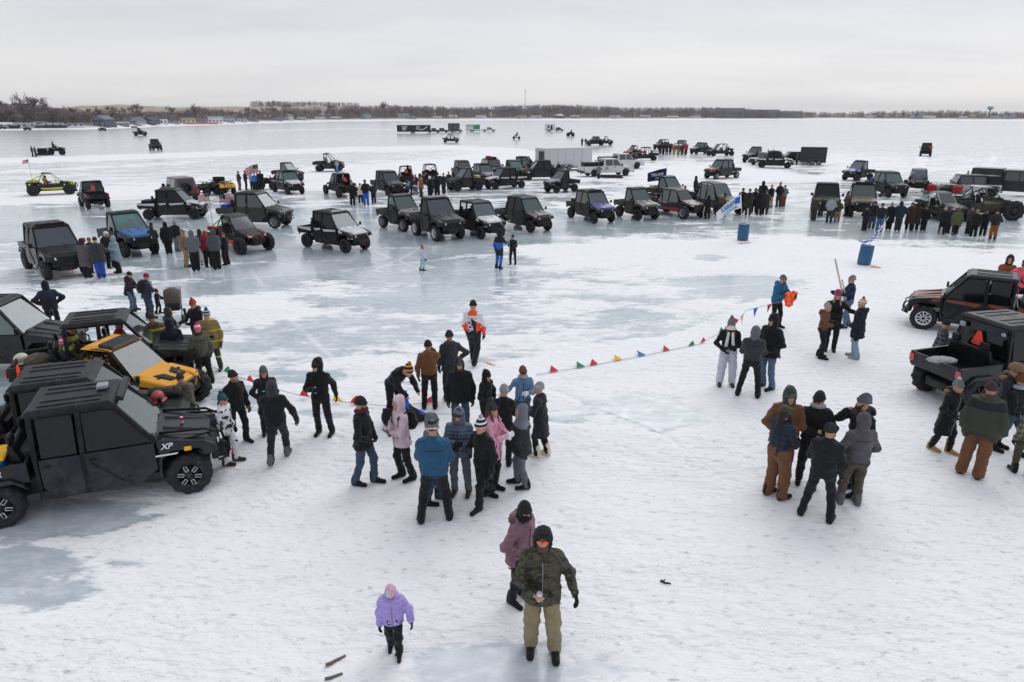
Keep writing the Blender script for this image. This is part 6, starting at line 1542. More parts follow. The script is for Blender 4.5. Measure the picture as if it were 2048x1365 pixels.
U(1770, 391, 32, 'dark crew cab before the parked trucks on the right', doors=4, scale=1.04, body='plastic:2c3236', roof='plastic:3a3030', glass='8fb0ac', tint='7f9b97')
SPT(1832, 383, 4, 'dark buggy seen head on with a yellow flag beside it', seats=2, scale=1.12, body=DK, accent=CH, roof='paint:grey', boxy=True, glass='5c6c74', r=.40)
U(1648, 428, 4, 'black cab facing the camera behind the right crowd', doors=2, scale=1.1, body=DK, roof=DK, glass='3c4a4c')
U(1719, 430, 6, 'olive cab facing the camera, right one of the pair in the crowd', doors=2, scale=1.12, body='paint:55524a', hood='paint:6a6659', roof=CH, glass='5a6c68')
SPT(1876, 438, 42, 'white caged sport buggy with tan windscreen in the right crowd', seats=2, scale=1.05, body=K, accent='paint:maroon', roof='plastic:charcoal', cage='paint:white', glass='8c7c6c', r=.42, hoodm='plastic:charcoal')
t, d = SPT(1958, 436, 118, 'lifted camouflage mud buggy with huge tyres', seats=2, scale=1.25, body=('camo', '4a4a38', None), accent=K, roof='paint:lgrey', cage='paint:2c2f26', r=.50, knob=1.4, wshield=False, hoodm=('camo', '4a4a38', None), wide=.85)
t = place('pickup_truck', 1930, 393, -70, 'silver jeep pickup with a black soft cover', 'pickup truck', 1, GT); car(t, 'gladiator', 'paint:c2c5c8', 5.3, 3.4, 1.85, 1.85, cap=('plastic:dark', -.05), clad='plastic:grey', top='plastic:dark')
t = place('pickup_truck', 2025, 392, 84, 'black pickup with a canopy cut by the right edge', 'pickup truck', 1.05, GT); car(t, 'pickup', 'paint:2a2d31', 6.0, 3.9, 2.0, 2.1, cap=('paint:2a2d31', .08), r=.44)
t = place('utility_trailer', 1884, 396, 80, 'low open trailer with mesh sides and red boxes', 'trailer', 1, GTR)
b_ = B()
for s in np.linspace(-1.5, 1.5, 9):
    for x in (-.8, .8): b_.bar((x, s, .5), (x, s, 1.15), .03)
for z_ in (.55, .85, 1.15):
    for x in (-.8, .8): b_.bar((x, -1.5, z_), (x, 1.5, z_), .03)
for x in np.linspace(-.8, .8, 6): b_.bar((x, -1.5, .5), (x, -1.5, 1.6), .03)
obj('mesh_sides', b_.mesh(), K, t); obj('deck', B().box(-.82, .82, -1.55, 1.55, .42, .48).mesh(), 'plain:grey', t)
for x in (-1, 1): wheel(t, x*.9, 0, .32, .18, 'metal:silver', x)
for i, (s, w_) in enumerate(((-.9, .35), (1.0, .4))): tag(obj('red_box', B().box(-.3, .3, -w_*.8, w_*.8, 0, .55, .05, 2).mesh(), 'plain:red', None, vpt(t, 0, s, .49), (0, 0, t.rotation_euler.z)), ('left' if i == 0 else 'right')+' red box riding on the low open trailer', 'box')
tag(obj('duffel_bag', B().hexa([(-.3, -.4, 0), (.3, -.4, 0), (.3, .4, 0), (-.3, .4, 0), (-.2, -.3, .4), (.2, -.3, .4), (.2, .3, .4), (-.2, .3, .4)], .1, 2).mesh(), 'cloth:navy', None, vpt(t, 0, .05, .49), (0, 0, t.rotation_euler.z)), 'navy bag between the red boxes on the low trailer', 'bag')
t, d = U(1850, 312, 182, 'lone dark cab seen from behind far out on the right', 'utility vehicle', 1.1, doors=2, body=DK, roof=DK, box=True, glass='2c3436'); smv_sign(t, (-.45, d['cb']-.04, 1.3), 'warning_triangle', .4)
# near right
t, d = U(1948, 645, -64, 'black crew cab with burnt orange trim at the right edge', pos=(15.1, 21.3, 0), absh=-124, doors=4, scale=.98, body='plastic:17181b', hood='paint:6e3426', stripe='paint:7a3a2a', roof=CH, tint='3c4648', glass='86a09e', rimc='metal:white', style='many', r=.385, knob=.9); smv_sign(t, (.2, d['cb']-.06, 1.45), 'warning_triangle', .36)
t, d = U(1985, 772, 140, 'dark green black crew cab seen from its tailgate at the right edge', pos=(12.3, 16.0, 0), absh=104, doors=4, scale=1.03, body='paint:14201f', roof=CH, tint='2a3033', glass='444c50', r=.42, knob=1.2, bedcol='paint:14201f'); smv_sign(t, (.05, d['cb']-.06, 1.52), 'warning_triangle', .33); V51 = t
obj('lamp', B().box(-.6, -.5, d['cb']-.10, d['cb']-.04, 1.72, 1.80, .02).box(.45, .60, d['cb']-.10, d['cb']-.04, 1.66, 1.78, .02).mesh(), 'plain:lgrey', t)
U(2095, 602, -52, 'dark cab corner showing behind the orange trimmed one', doors=2, body=DK, roof=DK, glass='7f9c98', tint='6d8480')
# far out on the ice
t = place('ice_house_trailer', 828, 267, 92, 'long black ice house trailer with white lettering', 'trailer', 1, GTR); trailer(t, 13, 2.5, 3.0, 'plain:26292d', 'plain:charcoal', z0=.7); decal(t, -1.26, [(-5.8, 1.2, -5.8, 2.4), (-4.6, 2.3, -2.6, 2.5), (-4.6, 1.8, -2.9, 1.9), (-4.4, 1.3, -3.2, 1.3), (-2.4, 1.4, -1.8, 2.3), (-.4, 1.3, -.2, 2.0), (.8, 2.4, 2.4, 2.4), (.8, 1.7, 2.2, 1.6), (2.2, 1.3, 4.2, 1.6), (3.8, 1.5, 5.2, 2.5), (5.0, 1.2, 5.3, 2.2)], 'plain:white', .28)
for i, (cx, lb, rel) in enumerate(((868, 'dark pickup between the black trailer and the stacked load', 88), (884, 'dark cart left of the stacked load', 80), (912, 'dark truck at the right of the stacked load', 90))):
    t = place('pickup_truck', cx, 266-i*.4, rel, lb, 'pickup truck', .95, GT); car(t, 'pickup', 'paint:gunmetal', 5.6, 3.6, 1.95, 1.9)
t = place('ice_house_trailer', 908, 264, 90, 'grey camouflage box trailer above the dark trucks', 'trailer', 1, GTR); trailer(t, 5, 2.4, 3.4, ('blotch', '44464a', ('lgrey', .8, .58)), 'plain:charcoal')
t = place('enclosed_trailer', 946, 264, 90, 'green and white trailer towed by a white pickup', 'trailer', 1, GTR); trailer(t, 6, 2.4, 2.9, 'plain:3f9a62', 'plain:white'); obj('lower_panel', B().box(-1.23, -1.202, -2.9, .1, .6, 2.6).box(-1.23, -1.202, .1, 2.9, .6, 1.1).mesh(), 'plain:white', t); decal(t, -1.24, [(-2.4, 2.2, -1.2, 2.2), (-1.0, 1.7, -1.0, 2.4), (-.6, 2.3, -.1, 1.8)], 'plain:3f9a62', .2)
t = place('pickup_truck', 978, 264, 92, 'white pickup towing the green trailer', 'pickup truck', 1, GT); car(t, 'pickup', 'paint:white', 5.9, 3.7, 1.95, 1.9)
t = place('enclosed_trailer', 1100, 263, 88, 'white trailer with a dark porthole far out', 'trailer', 1, GTR); trailer(t, 4.5, 2.3, 2.9, 'plain:white', 'plain:lgrey'); obj('porthole', B().lathe([(-1.19, .01), (-1.19, .5), (-1.17, .5), (-1.17, .01)], (0, -.6, 1.9), n=20).box(-1.19, -1.17, .3, 1.1, .7, 2.5).mesh(), K, t)
t = place('jeep', 1119, 263, 88, 'dark jeep towing the porthole trailer', 'jeep', .9, GT); car(t, 'jeep', 'paint:dark', 4.2, 2.5, 1.8, 1.85)
U(902, 285, 82, 'open dark crew cart driving below the stacked trailers', doors=4, closed=False, wshield=False, body=K, roof=K, group=G_OPEN)
t = place('motorcycle', 1033, 279, -75, 'lone motorcycle with pinkish wheels on the far ice', 'motorcycle', 1.15); motorbike(t); MB_ = t
t = place('quad_bike', 1141, 273, -70, 'dark quad bike with a rider right of the porthole trailer', 'quad bike', 1.3, GQ); quad(t, K); Q1 = t
U(1190, 291, -72, 'dark crew cab with two people at its left, far out', doors=4, body=K, roof=DK, glass='5c6a6a'); U(1212, 290, 80, 'second dark cart behind the far crew cab', doors=2, closed=False, body=K, roof=K, box=True, group=G_OPEN)
U(312, 301, 14, 'lone dark cab facing the camera far left', doors=2, scale=1.1, body=K, roof=DK, glass='4a5658')
U(281, 272, 80, 'dark blue cab with its hood down to the right, far left', doors=2, scale=1.3, body='plastic:navy', roof='plastic:navy', tint='1d2b3c')
for cx, cy, rel, lb in ((5, 259, 80, 'first'), (55, 261, 70, 'second'), (205, 262, 60, 'third'), (269, 257, 90, 'fourth')):
    U(cx, cy, rel, 'tiny dark cart by the left shore, %s from the left' % lb, doors=2, closed=False, body=K, roof=K, group='tiny carts by the left shore')
t = place('quad_bike', 114, 310, 80, 'dark quad bike towing a sled far left', 'quad bike', 1.35, GQ); quad(t, K); Q2 = t
t = place('tow_sled', 88, 311, 80, 'loaded dark sled behind the far left quad bike', 'sled', 1.2); obj('deck', B().box(-.45, .45, -.9, .9, .12, .3, .04).mesh(), K, t); obj('load', B().box(-.35, .35, -.7, .5, .31, 1.0, .12, 2).mesh(), 'cloth:black', t); obj('runner', B().box(-.4, -.3, -1, 1.1, 0, .11).mesh(), K, t); obj('runner', B().box(.3, .4, -1, 1.1, 0, .11).mesh(), K, t)

for i, o in enumerate([o for o in C.objects if o.name.startswith('utility_vehicle') and o.get('category') == 'utility vehicle']):
    rfs = [c for c in o.children if c.name.startswith('roof')]
    if i % 3 == 1 and o.location.y > 20 and rfs:
        vs = [v.co for v in rfs[0].data.vertices]; fy = min(v.y for v in vs); zt = max(v.z for v in vs)
        obj('light_bar', B().box(-.50, .50, -fy-.14, -fy-.04, zt-.06, zt+.03, .015).mesh(), 'lamp:lgrey' if i % 2 else K, o)
    if i % 4 == 2 and o.location.y > 20:
        bd = [c for c in o.children if c.name.startswith('cargo_bed')]
        if bd:
            by = max(v.co.y for v in bd[0].data.vertices)
            obj('cooler', B().box(-.42, .10, -by+.15, -by+.55, .83, 1.18, .03, 1).box(-.44, .12, -by+.13, -by+.57, 1.19, 1.24, .01).mesh(), ('plain', ('lgrey', 'royal', 'dark', 'cream')[(i//4) % 4], None), o)
# ------------------------------------------------------------------ flags, barrels, bunting
def pole_flag(t, x, s, z0, z1, r=.012, m='plain:white'):
    return obj('pole', B().tube([(x, s, z0), (x, s, z1)], r, 6).mesh(), m, t)
def small_us(parent_t, x, s, zb, zt, w, h, rz, label, m='plain:charcoal'):
    p = vpt(parent_t, x, s, zb); t = empty('flag', p, 0, 1, label, 'flag', 'american flags on the vehicles')
    L = zt-zb; pole_flag(t, 0, 0, 0, L, .012, m); us_flag(t, w, h, (0, 0, L-h/2-.02), rz, droop=.25, fold=.07)
small_us(FL1, -.55, -1.2, 1.1, 2.85, .55, .38, 185, 'small american flag on a whip at the rear of the orange trimmed buggy')
small_us(FL2, -.5, -1.9, 1.1, 1.9, .9, .5, 30, 'american flag lying over the bed of the olive grey crew cab')
small_us(FL3, .3, -1.2, 1.1, 2.95, .5, .3, 190, 'faded pink american flag trailing behind the lime buggy')
p = at(521, 379); t = empty('flag', p, 0, 1, 'american flag flying above the people left of the white hooded cab', 'flag', 'american flags on the vehicles')
z_ = height_at(p, 326); pole_flag(t, 0, 0, 0, z_, .015); us_flag(t, 1.15, .75, (0, 0, z_-.5), 205, droop=.32, fold=.08)
# tall blue campaign flag
p = at(1329, 404); p.z = .9; zt = height_at(p, 331); t = empty('campaign_flag', p, 0, 1, 'dark blue TRUMP flag flying left above the olive single cab', 'flag')
pole_flag(t, 0, 0, 0, zt-p.z, .025)
fl = flag_obj('flag_cloth', t, 1.5, 1.0, ['cloth:1a2250', 'cloth:white'], lambda u, v: 1 if (u < .14 and v < .25 and int(u*60+v*40) % 2) else 0, (0, 0, zt-p.z-.72), 180, nx=26, ny=12, droop=.16, fold=.045, taper=.7)
for tx, z_, sz in (('TRUMP', .04, .32), ('2024', -.24, .16)):
    o = lettering(tx, t, (-.74, -.075, zt-p.z-.76+z_-.02), (PI/2, R(-6), 0), sz, 'plain:white', bold=.02); o = None
# barrels
def barrel(x, yb, yt, lean, label):
    p = at(x, yb); t = empty('barrel', p, 0, 1, label, 'barrel', 'blue plastic barrels on the ice'); t.rotation_euler = (0, R(lean), 0)
    b = B(); b.lathe([(0, .27), (.03, .295), (.18, .30), (.20, .305), (.22, .30), (.45, .305), (.62, .30), (.64, .306), (.66, .30), (.85, .295), (.88, .28), (.885, .20)], axis='z', n=32)
    obj('body', b.mesh(), 'plastic:3a7fb8', t)
    obj('rim', B().lathe([(.86, .285), (.89, .297), (.91, .29), (.90, .27), (.885, .262)], axis='z', n=32, caps=False).mesh(), 'plastic:2c5f90', t)
    return p, t
p1, b1 = barrel(1485, 481, 449, 0, 'blue barrel holding the flag, left of the two')
p2, b2 = barrel(1727, 529, 493, 4, 'blue barrel with a furled flag, right of the two')
zt = 2.6
t = empty('marina_flag', p1+Vector((-.12, 0, .90)), 0, 1, 'white flag with backward PARKS MARINA lettering on the left barrel', 'flag'); t.rotation_euler = (0, R(-8), 0)
pole_flag(t, 0, 0, -.7, 1.75, .014)
flag_obj('flag_cloth', t, 1.4, .74, ['cloth:white', 'cloth:2c66b0'], lambda u, v: 1 if (.06 < u < .24 and .42 < v < .95) else 0, (0, 0, 1.28), 180, nx=24, ny=12, droop=.50, fold=.03, taper=.7)
for tx, xx, zz, sz, cc in (('PARKS', -.74, 1.09, .31, 'plain:2c66b0'), ('MARINA', -.64, .85, .23, 'plain:68b8d8')):
    o = obj('lettering', text_mesh(tx, sz, .004, 1, 0, .02), cc, t, (xx, -.055, zz), (PI/2, R(-27), 0)); o.scale = (-1, 1, 1)
t = empty('furled_flag', p2+Vector((0.1, 0, .9)), 0, 1, 'furled blue and white flag leaning from the right barrel', 'flag'); t.rotation_euler = (0, R(28), 0)
obj('pole', B().tube([(0, 0, -.6), (0, 0, 1.5)], .014, 6).mesh(), 'plain:white', t)
pr = [cone((.0, 0, 1.0), (-.04, .02, .3), .05, .07), cone((-.04, .02, .3), (-.28, .0, .0), .07, .05), cone((-.28, 0, 0), (-.55, .02, -.02), .05, .04)]
lo, hi = bounds(pr); v, q = surfnet(pr, lo, hi, .02, lambda P, Fd: Fd+(nz3(P, 50, 2)*.025).astype(np.float32)); obj('flag_cloth', np_mesh('cloth', v, q), ('blotch', 'white', ('2c66b0', 9, .52)), t)
for i, (x, y, yt, lb) in enumerate(((1405, 440, 414, 'thin pale stake standing before the black four seat buggy'), (1722, 461, 432, 'pale wooden stake left of the right crowd'), (1878, 470, 454, 'short pale stake in the middle of the right crowd'))):
    p = at(x, y); tag(obj('stake', B().tube([(0, 0, 0), (.06, 0, height_at(p, yt))], .02, 5).mesh(), 'plain:cream', None, p), lb, 'stake')
# the rope of pennants
def bunting(pts, cols_, label):
    t = empty('pennant_rope', pts[0], 0, 1, label, 'bunting'); t0 = Vector(pts[0])
    P = [Vector(p)-t0 for p in pts]; fine = []
    for a, b_ in zip(P, P[1:]):
        n = max(2, int((b_-a).length/.4))
        for i in range(n): fine.append(a.lerp(b_, i/n))
    fine.append(P[-1])
    obj('rope', B().tube([(p.x, -p.y, p.z) for p in fine], .008, 5).mesh(), 'plain:lgrey', t)
    L = 0; nxt = .5; i = 0; rr = random.Random(4)
    for a, b_ in zip(fine, fine[1:]):
        L += (b_-a).length
        if L >= nxt:
            nxt += .80; u = (b_-a).normalized(); c = cols_[i % len(cols_)]; i += 1
            hang = a.z > .45
            dn = Vector((rr.uniform(-.2, .2), rr.uniform(-.2, .2), -1)) if hang else Vector((rr.uniform(-.5, .5), 1, .25))
            tip = a+u*.14+dn.normalized()*.31; w_ = u*.27
            V = [a, a+w_*.5, a+w_, (a+tip)/2+Vector((0, 0, .03)), (a+w_+tip)/2+Vector((0, 0, -.0)), tip]; o_ = Vector((.004, .006, .004))
            V = V+[q+o_ for q in V]; F_ = [(0, 1, 3), (1, 4, 3), (1, 2, 4), (3, 4, 5)]; F_ += [tuple(k+6 for k in f[::-1]) for f in F_]
            obj('pennant', np_mesh('pennant', [tuple(q) for q in V], F_, False), 'plain:'+c, t)
G3 = lambda x, y, z=.03: tuple(at(x, y, 0)+Vector((0, 0, z)))
CP_ = ['red', '1f7a4a', 'red', 'yellow', '3f6ab8', 'red', '1f7a4a']
bunting([G3(1072, 752), G3(1180, 734), G3(1300, 711), G3(1400, 690), G3(1470, 668, .35), tuple(at(1502, 700)+Vector((0, .8, 1.0))), tuple(at(1552, 652)+Vector((-.1, -.4, .95)))], CP_, 'rope of coloured pennants running from the crowd up to the man in teal')
bunting([G3(430, 770, .5), G3(520, 792, .3), G3(600, 800, .12), G3(700, 812, .08), G3(775, 816, .05), G3(880, 808, .05)], ['1f7a4a', 'red', '1f7a4a', 'red', 'yellow', 'red'], 'rope of coloured pennants stretched behind the left group')
tag(obj('traffic_marker', B().box(-.01, .01, -.01, .01, 0, .01).mesh(), 'plain:orange'), 'x') if False else None
# stroller, sticks, litter
p = at(352, 640); t = empty('stroller', p, 20, 1, 'brown hooded stroller beside the child in the red hat', 'stroller')
obj('hood', B().lathe([(-.25, .02), (-.24, .30), (0, .36), (.24, .30), (.25, .02)], (0, 0, .78), n=20).mesh(), 'puffer:4f473f', t)
obj('seat', B().hexa([(-.22, -.25, .35), (.22, -.25, .35), (.22, .35, .40), (-.22, .35, .40), (-.24, -.3, .75), (.24, -.3, .75), (.24, .42, .62), (-.24, .42, .62)], .06, 2).mesh(), 'cloth:black', t)
obj('frame', B().tube([(-.25, .5, .15), (-.24, 0, .5), (-.22, -.65, 1.0), (.22, -.65, 1.0), (.24, 0, .5), (.25, .5, .15)], .016, 6).tube([(-.25, -.3, .15), (-.24, .1, .55)], .016, 6).tube([(.25, -.3, .15), (.24, .1, .55)], .016, 6).mesh(), 'metal:grey', t)
for x in (-1, 1):
    for s in (.5, -.32): obj('wheel', B().lathe([(-.03, .10), (-.03, .15), (.03, .15), (.03, .10)], (x*.28, s, .15), n=16).mesh(), 'rubber:black', t)
def stick(x0, y0, x1, y1, r, label, cat='stick', m='wood:dbrown'):
    a, b_ = at(x0, y0), at(x1, y1); d = b_-a; pts = [(d.x*k+(.012*math.sin(k*9)), -(d.y*k+.01*math.cos(k*7)), r*.8+.004*math.sin(k*5)) for k in np.linspace(0, 1, 7)]
    tag(obj('dead_stick', B().tube(pts, r, 6, r*.7).mesh(), m, None, a), label, cat, 'sticks on the snow')
stick(651, 1334, 690, 1314, .022, 'longer dead stick on the snow near the bottom edge', m='wood:6b625a'); stick(650, 1362, 684, 1350, .022, 'dead stick cut by the bottom edge', m='wood:6b625a'); stick(1321, 1164, 1341, 1170, .018, 'short dark twig lying alone on the snow right of the camouflage coat')
stick(1324, 1167, 1330, 1160, .010, 'tiny side twig beside the short dark twig')
# the heap of bags the bent man sorts
def lump(name, pos, prims, mat, label, cat, v_=.018, group=None, amp=.012):
    lo, hi = bounds(prims); v, q = surfnet(prims, lo, hi, v_, lambda P, Fd: Fd+(nz3(P, 24, 2)*amp).astype(np.float32))
    return tag(obj(name, np_mesh(name, v, q), mat, None, pos), label, cat, group)
lump('blue_jacket_heap', at(812, 842), [cone((-.1, 0, .3), (.25, 0, .12), .2, .14, .08), cone((.25, 0, .12), (.48, .05, .08), .14, .08, .08), cone((-.1, 0, .3), (-.05, .1, .62), .18, .1, .08)], ('blotch', 'royal', ('black', 3, .5)), 'royal blue and black gear heap behind the woman in pale pink', 'bag')
lump('camera_bag', at(778, 853), [ell((0, 0, .22), (.16, .14, .22), .05), cone((-.1, 0, .4), (.1, 0, .4), .03, .03, .03)], 'cloth:black', 'small black bag with a green edge beside the blue gear heap', 'bag')
# things in the bed with the firefighters, and on the hood
p = vpt(v4, .30, -2.0, 1.0); lump('fire_helmet', p, [ell((0, 0, 0), (.15, .18, .14), .03), ell((0, 0, -.09), (.19, .24, .03), .03)], 'paint:d8d4b8', 'pale fire helmet in the bed of the firefighters vehicle', 'helmet', amp=.002)
lump('gear_bag', vpt(v4, -.15, -1.55, 1.0), [ell((0, 0, 0), (.32, .3, .22), .05)], 'cloth:4f4a40', 'brown gear bag in the bed of the firefighters vehicle', 'bag')
lump('fire_helmet', vpt(v2, -.2, d2['f0']+.0, 1.28), [ell((0, 0, 0), (.12, .15, .12), .03), ell((0, 0, -.08), (.16, .21, .025), .03)], 'paint:red', 'red fire helmet on the hood right of the nearest roof', 'helmet', amp=.002)
lump('equipment_pile', vpt(v2, .2, d2['f0']+.1, 1.2), [cone((-.25, 0, 0), (.2, .1, 0), .11, .10, .08)], ('camo', '4a4a38', None), 'camouflage gear piled on the hood beside the red helmet', 'bag')
lump('plush_bundle', vpt(v2, -.55, .6, 1.55), [ell((0, 0, 0), (.14, .14, .14), .05), ell((.1, .05, .1), (.09, .08, .1), .05)], ('blotch', 'white', ('3a5aa8', 12, .52)), 'blue and white bundle between the two front windshields', 'bag')
lump('flag_bundle', vpt(V51, .0, -1.9, 1.05), [ell((0, 0, 0), (.35, .2, .08), .05)], 'cloth:lgrey', 'pale sheet in the bed of the dark green black cab', 'sheet')

for i, (x0, y0, x1, y1, w_) in enumerate(((1742, 533, 1760, 536, .35), (968, 724, 990, 732, .10), (1478, 488, 1500, 486, .25))):
    a, b_ = at(x0, y0), at(x1, y1); d = (b_-a); n = Vector((-d.y, d.x, 0)).normalized()*w_
    V = []
    for k in range(7):
        q = a.lerp(b_, k/6); r_ = .5+.5*math.sin(k*2.3+i)**2; V += [tuple(q-n*r_*.5+Vector((0, 0, .03))), tuple(q+n*r_*.5+Vector((0, 0, .03)))]
    tag(obj('paint_mark', np_mesh('mark', V, [(2*k, 2*k+2, 2*k+3, 2*k+1) for k in range(6)]), 'plain:e8b0a0'), kind='structure')
# ------------------------------------------------------------------ the people
P = person
GN, GF = 'people in the near groups', 'people in the distant groups'
def can(g, i, label, m=('bands', 'silver', ('white', .12, .0, .4)), off=.085):
    a, b_, c = g.arm[i]; u = (c-b_)/np.linalg.norm(c-b_); pn = np.array([(-1, 1)[i]*.9, -.3, .1]); pn -= u*(pn@u); pn /= np.linalg.norm(pn)
    p = wpt(g, c+u*off+pn*.035)
    tag(obj('drink_can', B().lathe([(-.065, .026), (-.058, .033), (.050, .033), (.062, .026)], axis='z', n=14).mesh(), m, None, p), label, 'can', 'drink cans in hands')
def bagback(g, label, m='cloth:black', strap=True):
    pr = [ell((0, 0, 0), (.15, .09, .21), .05), ell((0, .05, -.08), (.12, .07, .11), .05)]; lo, hi = bounds(pr); v, q = surfnet(pr, lo, hi, .014, lambda P_, Fd: Fd+(nz3(P_, 24, 2)*.006).astype(np.float32))
    t = obj('backpack', np_mesh('backpack', v, q), m, None, wpt(g, g.T((0, .22, .32))), (0, 0, R(g.head))); tag(t, label, 'backpack')
    b = B()
    for x in (-1, 1): b.tube([(x*.09, -.0, .16), (x*.11, .13, .22), (x*.12, .34, .13), (x*.13, .34, -.02), (x*.12, .05, -.16)], .018, 5)
    obj('strap', b.mesh(), m, t)
cam_ = ('camo', '4a4a38', None)
# foreground
g = P(1082, 1303, 1052, 2, 'bearded man in a camouflage jacket and khaki trousers holding a can', cam_, 'khaki', 'fur:black', arms=((( .22, -.02, -.50), (.6, .6, 0)), ((-.06, -.26, -.34), (.9, .4, -.3))), hatk='trapper', glasses='lamp:orange', beard='6a4a36', hem=.13, bulk=1.07, bag=1.2, tleg=1.08, tall=.14, bare=(1,), hpitch=-14, curl=(.5, .9), legs=((.17, -.04), (-.13, .04)), hyaw=-4, group=GN)
can(g, 1, 'silver drink can in the hand of the man in camouflage', off=.08)
g = P(1040, 1200, 997, 48, 'woman in a mauve quilted coat with brown fur hood behind the camouflage man', 'puffer:mauve', 'black', 'knit:black', arms=('down', 'hip'), hood='down', fur='fur:6f5a48', scarf='cloth:black', mask=True, hem=.16, quilt=True, hair='black', bulk=1.12, hpitch=14, group=GN)
lump('hanging_glove', wpt(g, g.arm[1][2]+np.array([-.12, -.16, -.16])), [cone((0, 0, .12), (0, 0, -.08), .05, .045, .03), cone((.04, 0, .0), (.06, 0, -.09), .02, .02, .02), ], 'cloth:black', 'black glove dangling from the wrist of the woman in mauve', 'glove', .01)
P(790, 1306, 1165, -6, 'small child in a lavender jacket looking down', 'puffer:lavender', 'black', ('blotch', 'pink', ('aqua', 9, .5)), hpitch=32, child=True, quilt=True, arms=('out', 'down'), hem=.10, hood='down', bag=1.15, tleg=1.1, bulk=1.22, gl='black', legs='step', group=GN)
# centre group
P(733, 968, 790, 62, 'bearded man in black coat and jeans at the left of the centre group', 'black', 'jeans', 'knit:black', ('pocket', 'pocket'), 'step', beard='241c18', scarf='cloth:maroon', hem=.14, group=GN)
g = P(808, 958, 789, -62, 'woman in a pale pink jacket with a black backpack', 'puffer:lpink', 'black', None, ('belly', 'belly'), hood=True, gl='grey', hem=.16, tleg=1.05, group=GN); bagback(g, 'black backpack on the woman in the pale pink jacket')
P(790, 842, 718, 40, 'man bending far forward in black with a gold striped purple hat', 'black', 'black', ('bands', '2a1d38', ('gold', .09, .02, .3)), ('low', 'low'), lean=48, pom='knit:gold', hem=.1, bare=(0, 1), group=GN)
P(861, 818, 680, 172, 'man in a tan brown work jacket seen from behind, hand at his face', 'brown', 'black', 'knit:black', ('down', 'face'), hood='down', hem=.02, bulk=1.08, group=GN)
P(903, 800, 659, 190, 'man in a charcoal coat with one elbow out, seen from behind', 'charcoal', 'dark', 'knit:charcoal', ('down', 'hip'), hood='down', hem=.16, group=GN)
g = P(948, 727, 596, 165, 'man walking away in an orange, white and black snow jacket', ('racing', 'white', None), 'dark', 'knit:black', ('swing', 'down'), 'stride', hem=.06, tleg=1.1, bulk=1.06, group=GN)
fw = g
P(922, 868, 714, 4, 'man in a big black hooded parka and jeans facing the camera', 'black', 'jeans', 'knit:grey', ('down', 'down'), hood=True, hem=.12, bulk=1.22, beard='5a4334', group=GN)
P(866, 1005, 824, 78, 'man in a grey hooded jacket behind the teal one', 'grey', 'jeans', 'knit:rust', ('pocket', 'pocket'), hood=True, hem=.12, beard='3a2a20', group=GN)
g = P(872, 1040, 838, 178, 'broad man in a teal jacket seen from behind with legs apart', 'puffer:1f4f70', 'black', ('bands', 'grey', ('black', .12, .06, .35)), ('belly', 'belly'), 'wide', hem=.08, bulk=1.26, tall=.26, tleg=1.05, group=GN); tm = g
hp_ = wpt(g, g.hc+g.Rh@np.array([0, .128, .055])); lettering('GOPHERS', None, hp_, (PI/2, 0, R(g.head)+PI), .052, 'plain:white', name='hat_text')
ob = bpy.data.objects['hat_text']; hat_ = [c for c in g.root.children if c.name.startswith('hat')][0]; 
ob.location = g.hc+g.Rh@np.array([0, .130, .055]); ob.rotation_euler = (PI/2, 0, PI); ob.parent = hat_
P(922, 985, 811, -12, 'man in a pale blue quilted jacket with a rust hat under his hood', 'puffer:5c6a80', 'grey', 'knit:rust', ('belly', 'chest'), hood=True, quilt=True, hem=.12, beard='3a2a20', boots='3f2f22', scarf='cloth:grey', group=GN)
g = P(968, 1008, 818, -42, 'man in black striding, with a black and white bobble hat', 'black', 'black', ('bands', 'black', ('white', .075, .02, .45)), ('down', 'chest'), 'stride', hem=.08, pom='knit:white', tleg=1.05, group=GN); can(g, 1, 'dark mug in the hand of the man with the bobble hat', 'plain:dark')
P(985, 985, 792, 58, 'girl in a pink jacket and grey bobble hat behind the bobble hat man', 'puffer:pink', 'black', 'knit:charcoal', ('chest', 'chest'), pom='knit:charcoal', hair='6a4a38', hem=.22, gl='white', group=GN)
g = P(1008, 925, 767, 172, 'person in black with a white knitted hat holding drinks', 'black', 'black', 'knit:white', ('belly', 'belly'), hem=.1, group=GN); can(g, 0, 'gold drink cup held behind the grey hooded man', 'plain:a08a4a')
P(1043, 972, 807, -82, 'man in a black parka with a grey yoke and hood', ('bands', 'dark', ('6c7078', 3.0, -1.30, .12)), 'grey', None, ('belly', 'belly'), hood='6c7078', hem=.16, bulk=1.15, group=GN)
P(972, 868, 738, 52, 'person with a tight black hood beside the denim jacket', 'black', 'black', 'knit:black', ('pocket', 'pocket'), hood=True, group=GN)
P(1045, 866, 730, 8, 'man in a denim jacket and rust hat with one white glove raised', 'denim', 'jeans', 'knit:a8683a', ('chest', 'wide'), hem=.02, glasses='lamp:black', gl='white', beard='4a3424', scarf='cloth:lgrey', group=GN)
P(1080, 912, 762, -112, 'woman in a long black coat with a white hat and cream boots', 'dark', 'black', 'knit:white', ('belly', 'belly'), hem=.42, boots='cream', tall=.16, group=GN)
